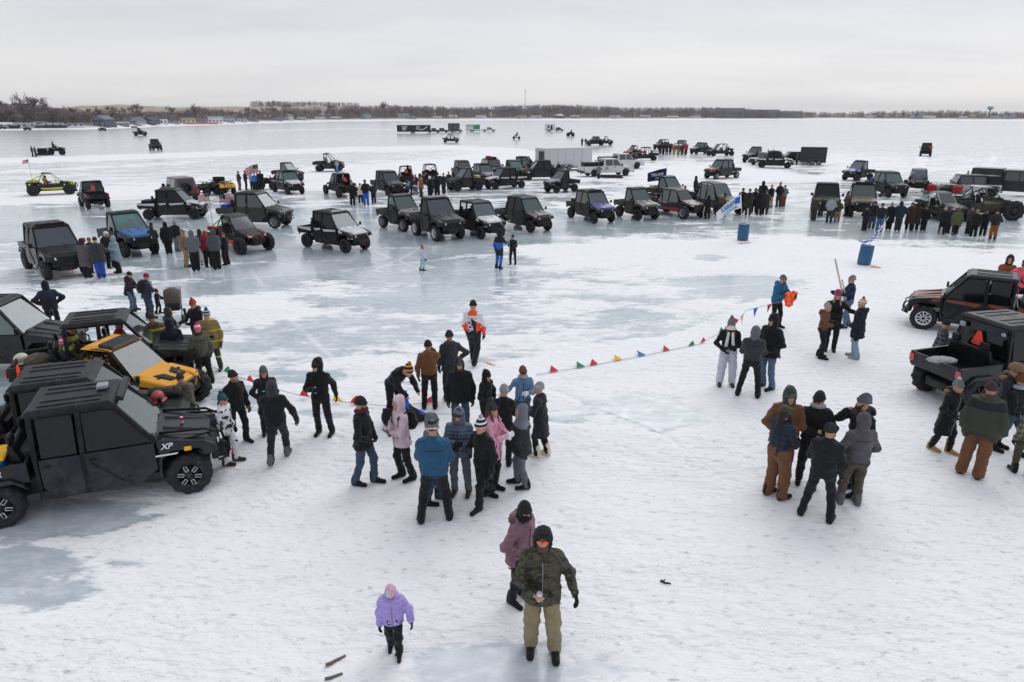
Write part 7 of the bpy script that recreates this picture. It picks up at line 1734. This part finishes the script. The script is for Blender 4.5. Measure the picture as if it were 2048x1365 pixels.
# left group
P(463, 926, 776, 68, 'person in a white and black patterned snowsuit with teal hat', ('blotch', 'white', ('dark', 11, .56)), ('blotch', 'white', ('dark', 7, .62)), ('bands', 'dteal', ('lgrey', .3, .21, .10)), ('down', 'down'), pom='knit:dteal', boots='dbrown', hem=.05, glasses='lamp:rust', group=GN)
P(481, 885, 737, 32, 'older man in black with yellow tan gloves facing the camera', 'black', 'black', 'knit:black', ('down', 'back'), hem=.1, gl='8a6f3a', bulk=1.1, beard='8a7a70', group=GN)
g = P(542, 868, 730, -4, 'woman in black with a grey hat holding a turquoise cup', 'dark', 'black', 'knit:8a8580', ('chest', 'pocket'), hair='5a3424', hem=.14, group=GN); can(g, 0, 'turquoise cup in the hand of the woman in the grey hat', 'plain:3fb0a8')
P(560, 922, 756, 163, 'man walking away in black with a charcoal hood up', 'black', 'dark', None, ('swing', 'out'), 'walk2', hood='charcoal', hem=.1, boots='grey', bulk=1.1, group=GN)
g = P(648, 872, 714, -22, 'man standing alone in black hooded gear with dark glasses holding a can', 'black', 'black', 'knit:charcoal', ('back', 'chest'), hood=True, glasses='lamp:black', hem=.06, group=GN); can(g, 1, 'pale can in the hand of the lone hooded man')
P(384, 876, 742, 192, 'person in a brown quilted jacket leaning on the nearest hood', 'puffer:5a504a', 'dark', 'knit:4a3a34', ('belly', 'fwd'), quilt=True, pom='fur:a08a70', lean=10, hood='down', hem=.1, bulk=1.15, group=GN)
P(412, 766, 640, 186, 'person in a grey green jacket with a pink and white bobble hat', '55564a', 'black', ('bands', 'hotpink', ('white', .10, .045, .35)), ('down', 'down'), pom='knit:hotpink', scarf='cloth:maroon', hem=.1, bulk=1.14, tleg=1.12, group=GN)
P(430, 742, 610, -12, 'smiling firefighter in a tan coat with yellow green bands and teal hat', ('bands', '8a7048', ('hivis', .30, .02, .14)), ('bands', '3a3a30', ('hivis', .5, .1, .1)), ('bands', 'dteal', ('white', .07, .02, .25)), ('down', 'belly'), pom='knit:dteal', hem=.25, bulk=1.15, group=GN)
P(404, 712, 590, -48, 'person in black with a neon orange bobble hat', 'black', 'black', 'knit:neon', ('belly', 'fwd'), pom='knit:neon', hood='down', hem=.14, hpitch=20, group=GN)
g = P(325, 752, 628, 188, 'firefighter in a brown coat with yellow lettering seen from behind', ('bands', '54402f', ('hivis', .34, .06, .10)), ('bands', '54402f', ('hivis', .5, .1, .1)), 'knit:4a3e34', ('down', 'wide'), hem=.25, bulk=1.18, lean=8, hood='down', group=GN); ff = g
P(357, 760, 636, 176, 'person in a navy hooded coat beside the brown firefighter', '151c28', 'black', None, ('belly', 'belly'), hood=True, hem=.2, bulk=1.15, group=GN)
P(348, 710, 616, 62, 'child with a brown fur edged hood near the stroller', 'charcoal', 'black', None, ('belly', 'belly'), hood=True, fur='fur:6a5438', child=True, group=GN)
P(265, 622, 552, 58, 'woman in a plum coat with fur hood by the stroller', '2a1d30', 'ljeans', 'knit:black', ('belly', 'belly'), fur='fur:5a4438', hood='down', lean=12, hem=.2, group=GN)
g = P(301, 638, 548, 122, 'man in a slate jacket, jeans and red hat with black backpack', '3a3a4c', 'jeans', 'knit:red', ('belly', 'belly'), hood='down', hem=.12, lean=8, group=GN); bagback(g, 'black backpack on the man in the red hat')
P(319, 628, 573, 60, 'child in black with a red hat held close by the backpack man', 'black', 'black', 'knit:red', ('fwd', 'fwd'), pom='knit:red', child=True, group=GN)
P(112, 668, 561, 178, 'man in a navy padded coat with elbows out, seen from behind', ('bands', '18263a', ('black', 3., -.3, .3)), 'black', None, ('hip', 'hip'), hood='151c28', hem=.08, bulk=1.2, group=GN)
P(150, 800, 668, 100, 'person in a pink and white hat behind the yellow roof', 'dark', 'black', ('bands', 'hotpink', ('white', .10, .045, .35)), ('belly', 'belly'), pom='knit:hotpink', hair='8a7050', group=GN)
for i, (x, s, lb, jk, ht_) in enumerate(((.32, -.85, 'firefighter seated in the rear of the open dark vehicle', ('bands', '3a3026', ('hivis', .3, .06, .3)), 'knit:black'), (-.32, -.85, 'second firefighter seated behind the passenger side', ('bands', '3a3026', ('hivis', .3, .1, .3)), 'knit:dark'), (.34, .2, 'driver of the open dark firefighters vehicle', 'red', 'knit:black'))):
    p = vpt(v4, x, s, .82); P(0, 0, 0, 0, lb, jk, 'dark', ht_, ('fwd', 'fwd'), 'sit', pos=p, absh=math.degrees(v4.rotation_euler.z), ht=1.7, group='people seated in vehicles')
for i, (vv, x, s, z_, lb, jk, ht_) in enumerate(((v3, .30, -.35, .66, 'driver inside the yellow buggy', 'maroon', 'knit:grey'), (v3, -.30, -.35, .66, 'passenger inside the yellow buggy in dark and lime', ('bands', 'dark', ('hivis', .2, .1, .3)), 'knit:black'), (v2, .32, .15, .82, 'person seated in the black cab behind the nearest vehicle', 'maroon', 'knit:black'), (FL3, .28, -.35, .66, 'helmeted driver of the lime buggy', 'red', 'paint:black'))):
    P(0, 0, 0, 0, lb, jk, 'dark', ht_, ('fwd', 'fwd'), 'sit', pos=vpt(vv, x, s, z_), absh=math.degrees(vv.rotation_euler.z), ht=1.65, group='people seated in vehicles', hatk='helmet' if vv is FL3 else 'beanie')
for q, lb in ((Q1, 'rider on the dark quad bike far out'), (Q2, 'rider on the far left quad bike')): P(0, 0, 0, 0, lb, 'dark', 'black', 'paint:black', ('fwd', 'fwd'), 'sit', pos=vpt(q, 0, -.25, .95), absh=math.degrees(q.rotation_euler.z), ht=1.8, hatk='helmet', group='riders far out on the ice')
P(0, 0, 0, 0, 'rider in dark gear on the far motorcycle', 'dark', 'maroon', 'paint:black', ('fwd', 'fwd'), 'sit', pos=vpt(MB_, 0, -.2, .98), absh=math.degrees(MB_.rotation_euler.z), ht=1.8, hatk='helmet', group='riders far out on the ice')
# right groups
P(1450, 770, 628, 8, 'woman in a black jacket, white scarf and pale trousers', 'black', 'c4c6d4', 'knit:lgrey', ('belly', 'pocket'), pom='knit:lgrey', scarf='cloth:white', ends=True, mask=True, hood='down', hem=.06, boots='dbrown', tleg=1.1, bag=1.25, hair='a03030', group=GN)
P(1496, 793, 650, 172, 'man in a dark grey sweater jacket seen from behind between two others', 'charcoal', 'black', None, ('belly', 'belly'), 'wide', hood='grey', hem=-.02, bulk=1.12, group=GN)
P(1530, 777, 624, -40, 'man in a black hooded parka and jeans beside the grey jacket', 'black', 'ljeans', 'knit:dark', ('pocket', 'pocket'), hood=True, hem=.14, bulk=1.1, group=GN)
g = P(1547, 655, 549, 52, 'man in a teal jacket gathering an armful of bright pennants', 'puffer:1a5f86', 'black', 'knit:8a8d94', ('fwd', 'belly'), hood='down', lean=10, hem=.08, bulk=1.12, beard='2a2020', group=GN)
lump('pennant_bundle', wpt(g, (.1, -.42, 1.12)), [ell((0, 0, 0), (.2, .14, .17), .06), ell((.12, 0, .12), (.1, .08, .08), .04), ell((-.02, 0, -.22), (.12, .08, .1), .05)], ('blotch', 'neon', ('gold', 8, .52)), 'armful of bright orange and yellow pennants held by the man in teal', 'bunting', .02, None, .03)
P(1637, 715, 603, 28, 'woman in a rust brown jacket with a cream hat', '6a4238', 'black', 'knit:cream', ('chest', 'belly'), hood='down', hem=.04, absh=60, group=GN)
P(1658, 702, 578, 6, 'woman in a black parka with a bright pink hat', 'black', 'black', 'knit:hotpink', ('wide', 'belly'), hem=.28, hair='b09a80', group=GN)
g = P(1690, 655, 549, -72, 'man in navy jacket and jeans holding long wooden stakes', '1d2a48', 'ljeans', 'knit:b8a8b0', ('fwd', 'fwd'), hem=.08, group=GN)
b_ = B().tube([(0, 0, 0), (-.62, 0, 1.75)], .03, 5).tube([(.08, 0, .05), (-.35, .1, 1.1)], .025, 5); tag(obj('wooden_stakes', b_.mesh(), 'plain:c8bfa8', None, at(1679, 650)+Vector((0, -.3, .55)), (0, 0, 0)), 'pale wooden stakes held by the man in navy', 'stake')
P(1707, 716, 590, -100, 'person in a dark plaid parka with pale trousers and a striped bobble hat', ('plaid', '1c2230', '0f1218'), 'lblue', ('bands', 'cream', ('b05050', .08, .02, .3)), ('pocket', 'pocket'), pom='knit:black', hood='down', hem=.3, boots='lgrey', bulk=1.1, group=GN)
P(1556, 962, 770, 14, 'man in a tan work jacket with a grey hat under a green hood', 'rust', 'rust', 'knit:8a918c', ('belly', 'pocket'), hood='37423a', hem=.18, bulk=1.12, group=GN)
g = P(1545, 996, 805, 140, 'man in a blue plaid shirt jacket and rust work trousers', ('plaid', '222c40', '141a28'), 'rust', 'cloth:3f4434', ('belly', 'belly'), hatk='cap', hair='2a2220', hem=.08, tleg=1.15, bag=1.15, group=GN); can(g, 0, 'silver can held between the tan jacket and the plaid jacket')
g = P(1612, 966, 779, 2, 'man in black with dark glasses and a grey hoodie collar holding a can', 'black', 'black', 'knit:black', ('pocket', 'belly'), glasses='lamp:black', scarf='cloth:lgrey', hem=.06, bulk=1.1, group=GN); can(g, 1, 'gold can held against the black jacket', 'plain:b8a868')
g = P(1698, 985, 784, -55, 'man in black with a slate hat holding a phone to his ear', 'black', 'black', 'knit:6c7484', ('down', 'face'), hood='down', hem=.1, bare=(1,), beard='3a2a20', group=GN)
P(1632, 1037, 845, 168, 'man in black seen from behind with a dark green hat', '1a1c20', '171a22', 'knit:1d2a2a', ('belly', 'down'), 'wide', beard='a87830', hem=.1, bulk=1.15, group=GN)
P(1700, 1013, 826, 205, 'person in a purple grey hoodie and brown work trousers', '55525a', '4f463f', None, ('pocket', 'pocket'), hood=True, hem=.06, bulk=1.08, boots='grey', group=GN)
P(1881, 903, 746, 62, 'woman in a long black coat with fur collar and tan boots', '14171c', 'black', 'knit:9a9da3', ('pocket', 'pocket'), 'step', pom='fur:e0dccf', hood='down', fur='fur:9a7850', hem=.48, boots='a08458', tall=.2, group=GN)
P(1942, 948, 760, 170, 'man in a dark green padded jacket and tan work trousers seen from behind', ('bands', '33382e', ('1a1c20', 3.0, -1.42, .06)), 'rust', ('bands', 'maroon', ('dark', .05, .0, .4)), ('down', 'down'), hood='down', quilt=True, hem=.12, bulk=1.25, tleg=1.15, bag=1.2, gl='5a4030', group=GN)
P(1985, 895, 722, 70, 'person in a big brown fur hat beside the dark tailgate', 'dark', 'black', 'fur:8a7050', ('pocket', 'pocket'), hatk='bighat', hood='down', fur='fur:9a7850', hem=.12, group=GN)
P(2006, 905, 742, 72, 'man in black and jeans with a rust hat walking right', 'black', 'jeans', 'knit:8a4a2c', ('down', 'belly'), 'stride', scarf='cloth:lblue', glasses='lamp:maroon', group=GN)
P(2042, 950, 800, 210, 'person in a grey plaid jacket cut by the right edge', ('plaid', '8a8478', '4a463e'), '4a4436', 'knit:grey', ('down', 'down'), 'step', group=GN)
P(1866, 752, 637, 78, 'person in a black and grey plaid coat at the tailgate corner', ('plaid', '2a2c32', '6a6e76'), 'black', 'knit:black', ('belly', 'belly'), hem=.2, group=GN)
P(1995, 618, 503, 18, 'person in a rust jacket with a dark hood behind the orange trimmed cab', '8a5030', 'black', None, ('belly', 'belly'), hood='dark', group=GN)
P(2003, 622, 516, 60, 'person bending forward in a hot pink jacket', 'puffer:f0506a', 'black', 'knit:grey', ('low', 'low'), lean=30, quilt=True, group=GN)
# by the barrels and the second rank
P(846, 542, 487, 130, 'small child in lilac with pale turquoise trousers standing alone', ('blotch', 'lilac', ('white', 9, .5)), 'aqua', 'knit:pink', ('down', 'down'), pom='knit:purple', child=True, legs='close', group=GN)
g = P(999, 538, 459, 150, 'man in a bright blue and black snowsuit holding a pole', ('bands', '2a62b8', ('black', 3., -1.22, .12)), ('bands', '2a62b8', ('dark', 3.0, -.62, .12)), None, ('down', 'fwd'), hood='black', hem=.03, group=GN)
tag(obj('walking_pole', B().tube([(0, 0, 0), (.02, 0, 1.9)], .014, 5).mesh(), 'plain:c8b890', None, wpt(g, (-.25, -.45, .3))), 'pale pole held by the man in the blue snowsuit', 'pole')
P(1026, 529, 472, -12, 'boy in black with a purple hat beside the man in blue', ('blotch', 'black', ('purple', 12, .55)), 'black', 'knit:3a3a78', ('chest', 'chest'), ht=1.4, group=GN)
FAR = [ # x, y, top, rel, jacket, trousers, hat or None, arms, label, extra
 (177, 556, 476, 150, '5c5256', 'dark', None, 'belly', 'person in a grey coat with a maroon hood by the tall black cab', dict(hood='maroon', hem=.4)),
 (190, 545, 474, 20, 'dark', 'black', 'knit:e06878', 'belly', 'person with a salmon pink hat between two dark coats', {}),
 (204, 556, 473, 186, 'charcoal', '3050a8', 'knit:charcoal', 'belly', 'man in a charcoal coat and royal blue trousers', dict(hem=.2, bulk=1.15)),
 (238, 546, 471, -66, 'puffer:8a9aa6', 'black', None, 'chest', 'woman in a pale blue quilted coat by the blue hooded cab', dict(hood=True, hem=.3, quilt=True)),
 (224, 536, 462, 30, 'dark', 'black', 'paint:white', 'belly', 'person wearing a white helmet beside the blue hooded cab', dict(hatk='helmet')),
 (311, 509, 450, 176, '2c3430', 'black', None, 'belly', 'person in a dark green hooded coat right of the blue hooded cab', dict(hood=True, hem=.2)),
 (339, 508, 443, 186, 'black', 'black', None, 'down', 'person all in black hood and coat standing a step apart', dict(hood=True, hem=.25)),
 (357, 503, 440, 140, 'dark', '8a8d96', 'knit:white', 'down', 'person in a black coat with white hat and grey trousers', {}),
 (374, 534, 458, 100, '8a5f3a', 'a08a60', 'knit:lgrey', 'belly', 'person in a tan jacket and khaki trousers with a pale hat', {}),
 (393, 542, 460, 182, 'grey', 'black', None, 'belly', 'person in a grey hooded jacket and black trousers in the left queue', dict(hood=True)),
 (408, 529, 458, 190, '2a3230', 'white', None, 'belly', 'person in a dark green jacket and white trousers', dict(hood=True)),
 (419, 534, 460, 20, '8a2038', 'black', 'paint:red', 'down', 'person in a crimson jacket and red helmet', dict(hatk='helmet')),
 (435, 539, 458, 186, '4a4d52', 'black', None, 'belly', 'broad person in a grey hood beside the orange trimmed buggy', dict(hood=True, bulk=1.2)),
 (454, 530, 464, 230, 'black', 'black', 'knit:d85a3a', 'belly', 'person in black leaning at the orange trimmed buggy, orange hat', {}),
 (480, 381, 342, 60, cam_, '6a6048', 'knit:dark', 'belly', 'person in camouflage at the left of the flag group', {}),
 (493, 380, 341, 100, '2c3444', 'dark', 'knit:red', 'belly', 'person in dark blue with a red hat in the flag group', {}),
 (505, 380, 345, 150, '8ab0b8', 'dark', 'knit:lime', 'belly', 'person in pale turquoise with a lime hat in the flag group', {}),
 (512, 381, 345, 180, '3a70c0', 'dark', 'knit:lblue', 'belly', 'person in a bright blue jacket in the flag group', {}),
 (524, 381, 341, 185, 'black', 'black', 'knit:black', 'belly', 'big person in black at the right of the flag group', dict(bulk=1.3)),
 (517, 378, 345, 30, 'maroon', 'dark', 'knit:red', 'belly', 'person with a bright red hat behind the blue jacket', {}),
 (675, 345, 319, -60, 'lgrey', '3a80c0', 'knit:grey', 'belly', 'person in a pale jacket and blue trousers at the open cart', {}),
 (706, 411, 363, 170, 'black', 'black', 'knit:white', 'hip', 'person in black with a white cap behind the four seat buggy', dict(bulk=1.15)),
 (722, 406, 366, 190, 'cream', 'dark', 'knit:brown', 'belly', 'person in a cream coat left of the blue trousers', dict(hem=.2)),
 (733, 411, 359, 184, 'black', '2a5ac0', 'knit:black', 'belly', 'person in a black jacket and bright blue trousers with a backpack', {}),
 (748, 407, 366, 200, 'dark', 'black', 'knit:dark', 'belly', 'person in black beside the dark grey crew cab door', {}),
 (817, 372, 327, 180, 'black', 'black', None, 'belly', 'tall person in black standing above the open buggy', dict(hood=True)),
 (832, 384, 348, 150, 'maroon', 'dark', 'knit:neon', 'belly', 'person with a neon orange hat at the snowmobile', {}),
 (843, 394, 351, -60, '8a5f3a', '3a3c30', 'knit:brown', 'belly', 'person in a tan coat beside the snowmobile', dict(hem=.2)),
 (861, 398, 352, 182, 'black', 'black', 'paint:white', 'belly', 'person in black with a white helmet beside the tan coat', dict(hatk='helmet')),
 (875, 397, 350, 170, 'black', 'black', None, 'belly', 'person in a black hood right of the white helmet', dict(hood=True)),
 (888, 388, 346, 200, 'dark', 'dark', 'knit:dark', 'belly', 'dark dressed person at the nose of the olive single cab', {}),
 (868, 386, 352, 0, 'charcoal', 'dark', 'knit:grey', 'belly', 'grey hatted person facing out of the centre crowd', {}),
 (823, 391, 357, 90, 'dark', 'black', 'knit:lblue', 'belly', 'crouching looking person at the front of the snowmobile', dict(lean=25)),
 (898, 380, 343, 160, '3a2a2a', 'black', 'knit:black', 'belly', 'person in dark brown behind the olive single cab hood', {}),
 (1117, 353, 324, 180, 'black', 'black', 'knit:maroon', 'belly', 'person in black leaning on the grey trailer side', {}),
 (1049, 356, 324, 150, '9a8078', 'dark', 'knit:cream', 'belly', 'person in dusty pink by the trailer cab', {}),
 (1163, 348, 325, 20, 'cream', 'black', 'knit:black', 'belly', 'person in a cream jacket at the trailer corner', {}),
 (1197, 358, 329, 200, '6a6670', 'dark', 'knit:brown', 'belly', 'person in a grey coat at the white pickup tailgate', dict(hem=.3)),
 (1270, 336, 307, 60, cam_, 'b0a070', 'knit:brown', 'down', 'person in camouflage and khaki by the white pickups', {}),
 (1146, 322, 297, 90, 'black', 'black', 'knit:black', 'belly', 'person whose head shows over the grey trailer, left one', {}),
 (1157, 321, 297, 90, 'dark', 'black', 'knit:dark', 'belly', 'person whose head shows over the grey trailer, right one', {}),
 (1164, 292, 276, 180, 'black', 'black', 'knit:black', 'belly', 'left of the two people far out by the dark crew cab', {}),
 (1171, 292, 276, 170, '3a3a34', 'lgrey', 'knit:white', 'belly', 'right of the two people far out by the dark crew cab', {}),
 (66, 314, 292, 100, '3a3a30', 'dark', 'knit:dark', 'down', 'left of the two people standing far left', {}), (72, 314, 293, 120, '4a4638', 'dark', 'knit:dark', 'down', 'right of the two people standing far left', {}),
 (1320, 309, 280, 180, 'black', 'black', 'knit:black', 'belly', 'first dark person in the far crowd by the red cart', {}), (1326, 310, 282, 180, 'black', 'black', 'knit:grey', 'belly', 'grey hatted person in the far crowd by the red cart', {}), (1333, 310, 281, 170, 'navy', 'black', 'knit:black', 'belly', 'navy coated person in the far crowd', {}), (1340, 310, 283, 190, 'dark', 'black', 'knit:dark', 'belly', 'charcoal coated person in the far crowd', {}),
 (1347, 311, 283, 180, '8a6a48', 'a08a60', 'knit:brown', 'belly', 'tan coated person in the far crowd', {}), (1356, 311, 284, 170, '6a5a40', '8a7a58', 'knit:tan', 'belly', 'khaki person in the far crowd', {}), (1364, 312, 284, 180, 'maroon', 'dark', 'knit:brown', 'belly', 'maroon coated person in the far crowd', {}), (1371, 311, 285, 190, 'red', 'black', 'knit:dark', 'belly', 'red coated person in the far crowd', {}),
 (1534, 320, 299, 100, 'tan', 'dark', 'knit:brown', 'belly', 'left person behind the far truck cluster', {}), (1545, 320, 299, 90, 'grey', 'dark', 'knit:dark', 'belly', 'second person behind the far truck cluster', {}), (1593, 330, 306, -60, '4a4438', 'dark', 'knit:dark', 'belly', 'person standing before the far black trailer', {}),
 (1389, 398, 352, 100, 'dark', 'black', None, 'belly', 'person with a maroon hood behind the boxy black buggy', dict(hood='maroon')), (1395, 402, 368, 120, 'dark', 'black', 'knit:dbrown', 'belly', 'person whose head shows over the boxy black buggy', {}), (1368, 410, 372, 60, '8a4a30', 'dark', None, 'belly', 'person with a rust hood beside the olive flag cab', dict(hood=True)),
 (1330, 388, 355, 180, '2a4060', 'dark', 'knit:navy', 'belly', 'person holding the tall blue flag pole', {}),
 (1414, 438, 390, 200, 'black', 'black', None, 'belly', 'person in a black hood at the boxy black buggy door', dict(hood=True, bulk=1.2)), (1441, 432, 391, 170, '4c4a30', 'dark', 'fur:c0b088', 'belly', 'person in an olive parka with a blonde fur hat', dict(hatk='bighat', hem=.25)), (1447, 428, 387, 190, '3a3028', 'black', 'fur:black', 'belly', 'person in brown with a black fur hat', dict(hatk='bighat')),
 (1482, 427, 376, 180, 'black', 'black', 'knit:black', 'belly', 'left person of the crowd right of the barrel flag', dict(bulk=1.1)), (1495, 431, 377, 185, '2a2c24', '3a3c30', 'knit:tan', 'belly', 'person in dark olive, second of that crowd', dict(hem=.2, bulk=1.1)), (1507, 426, 376, 0, 'black', 'black', None, 'belly', 'black hooded person facing the camera in that crowd', dict(hood=True)), (1517, 431, 379, 182, 'black', 'black', None, 'belly', 'broad black hooded person in the middle of that crowd', dict(hood=True, bulk=1.25)), (1522, 416, 362, 180, 'black', 'black', None, 'belly', 'tallest black hooded person at the back of that crowd', dict(hood=True)),
 (1529, 430, 380, 175, '3a342e', '2a2622', 'knit:1f8a5a', 'belly', 'person with a green hat in that crowd', dict(hem=.45)), (1540, 415, 367, -140, 'black', 'b0a080', ('bands', 'gold', ('c04030', .07, .02, .5)), 'belly', 'person with khaki trousers and a gold red hat', dict(pom='knit:black')), (1556, 414, 362, -150, 'black', '3f4038', ('bands', 'gold', ('black', .07, .02, .5)), 'belly', 'person with a black and yellow bobble hat', dict(pom='knit:black', hem=.1)), (1566, 413, 370, -160, ('plaid', 'dark', 'lgrey'), '8a4030', 'knit:brown', 'belly', 'person in checked flannel and rust trousers', {}),
 (1626, 442, 391, 180, '3a3c34', '33342c', 'knit:dark', 'belly', 'person in dark olive before the black cab', dict(bulk=1.1)), (1640, 432, 392, 150, '7a5230', 'dark', 'knit:brown', 'belly', 'brown coated person at the grille of the black cab', {}), (1657, 446, 392, 184, 'lgrey', '33363c', 'knit:grey', 'belly', 'person in a pale hoodie with a dark backpack', dict(tleg=1.1)), (1673, 445, 398, 182, '3f4030', '8a7a5c', None, 'belly', 'person in olive and khaki hood', dict(hood=True)), (1692, 432, 382, -130, '5a5248', '3a342e', 'knit:dbrown', 'belly', 'large person in a taupe coat between the two cabs', dict(bulk=1.2, hem=.15)), (1702, 428, 398, 150, '6a6458', 'dark', 'knit:grey', 'belly', 'taupe coated person at the olive cab', {}),
 (1742, 458, 402, 175, '1c1c22', '3a4a60', 'knit:black', 'belly', 'broad person in a dark jacket and jeans at the left of the long line', dict(bulk=1.2)), (1728, 462, 412, 190, '1a1a1e', 'black', 'knit:dark', 'belly', 'dark person beside the left stake', {}), (1757, 464, 406, 180, '1c222c', '4a6284', 'knit:dark', 'belly', 'person in a dark blue jacket and pale jeans', {}), (1776, 460, 404, 182, '17181c', 'black', 'knit:white', 'belly', 'long black coat and white hat in the line', dict(hem=.4)),
 (1794, 462, 402, 170, '262c36', '2f3638', None, 'belly', 'large slate coated hooded person in the line', dict(hood=True, bulk=1.25, hem=.1)), (1816, 461, 404, 180, '3a2622', 'black', 'knit:8a6a50', 'belly', 'long dark brown coat in the line, left one', dict(hem=.5, bulk=1.1)), (1828, 461, 404, 184, '35231f', 'black', None, 'belly', 'long dark brown coat with hood in the line, right one', dict(hem=.5, hood=True, bulk=1.1)), (1845, 462, 410, 180, 'black', 'black', 'knit:3a5a30', 'down', 'person in black with a green cap in the line', {}),
 (1882, 469, 413, 175, 'black', 'black', ('bands', 'black', ('white', .08, .02, .4)), 'belly', 'person in black with a black and white hat by the short stake', {}), (1893, 466, 412, 150, '2c3444', 'dark', 'knit:grey', 'belly', 'slate blue coated person behind the green parka', {}), (1908, 472, 415, 182, '4f5438', 'black', None, 'down', 'person in a moss green parka', dict(hood=True, hem=.25, boots='lgrey')), (1935, 468, 412, 150, '3c3a38', 'dark', 'knit:grey', 'belly', 'person in grey brown left of the fur hood', {}), (1945, 474, 418, 184, 'black', 'black', 'fur:8a7a60', 'belly', 'person in black with a brown fur hood', dict(hatk='bighat', hem=.2)), (1964, 472, 418, 176, 'black', 'black', 'knit:dark', 'belly', 'person in black right of the fur hood', dict(bulk=1.1)), (1984, 479, 420, 190, '22252a', '8a5028', 'knit:dark', 'belly', 'person in a dark jacket and rust trousers ending the line', dict(bulk=1.15, lean=5)),
 (1931, 372, 346, 90, 'dark', 'dark', 'knit:dark', 'belly', 'left head behind the silver jeep pickup', {}), (1943, 372, 347, -90, '3a3c3e', 'dark', 'knit:dark', 'belly', 'second head behind the silver jeep pickup', {}), (1966, 372, 350, 90, '5a5c60', 'dark', 'knit:grey', 'belly', 'grey head behind the silver jeep pickup', {}),
 (1966, 425, 388, 150, '4a3a34', 'dark', 'knit:brown', 'belly', 'person standing at the camouflage mud buggy', {}),
]
for (x, y, yt, rel, jk, tr, hat, am, lb, ex) in FAR:
    if isinstance(hat, str) and ':' not in hat: hat = 'knit:'+hat
    kw = dict(group=GF); kw.update(ex)
    am2 = ({0: 'belly', 1: 'pocket', 2: 'chest', 3: 'belly', 4: 'down', 5: 'cross', 6: 'pocket', 7: 'belly', 8: 'hip'}[(int(abs(x*7+y*13)+yt*3) % 997) % 9]) if am == 'belly' else am
    P(x, y, yt, rel, lb, jk, tr, hat, (am, am2), legs='stand' if int(x) % 3 else 'close', **kw)
# markings on clothes
def patch_text(g, txt, z_, size, mat, back=True, xoff=0, rot=0, sh=0):
    """lettering as a child of the person's jacket"""
    jk_ = [c for c in g.root.children if c.name.startswith('jacket')][0]
    loc = g.T((xoff, .215 if back else -.215, z_)); o = obj('lettering', text_mesh(txt, size, .004, 1, sh, .02), mat, jk_, loc, (PI/2+(0 if back else 0), 0, PI if back else 0))
    if rot: o.rotation_euler = Matrix.Rotation(PI if back else 0, 3, 'Z').to_4x4().to_3x3().to_euler() if False else (PI/2, R(rot), PI if back else 0)
    return o
patch_text(fw, 'FXR', .22, .20, 'plain:white', True, .07, 75)
patch_text(ff, 'SCRIBNER', .40, .085, 'plain:hivis', True)
# ------------------------------------------------------------------ thin winter air
hz = B().box(-5200, 5200, -7500, 90, -1.2, 95).mesh()
m = bpy.data.materials.new('winter_air'); m.use_nodes = True; nt = m.node_tree; nt.nodes.clear()
out = N(nt, 'ShaderNodeOutputMaterial'); pv = N(nt, 'ShaderNodeVolumePrincipled'); pv.inputs['Color'].default_value = (.97, .98, 1, 1); pv.inputs['Density'].default_value = .00010; pv.inputs['Anisotropy'].default_value = .2
nt.links.new(pv.outputs[0], out.inputs['Volume'])
ho = bpy.data.objects.new('haze', hz); C.objects.link(ho); hz.materials.append(m); ho['kind'] = 'stuff'; ho['label'] = 'thin pale winter haze over the lake'
# box() takes s forward = -Y, so the far side lies at +Y
scene.cycles.volume_max_steps = 64
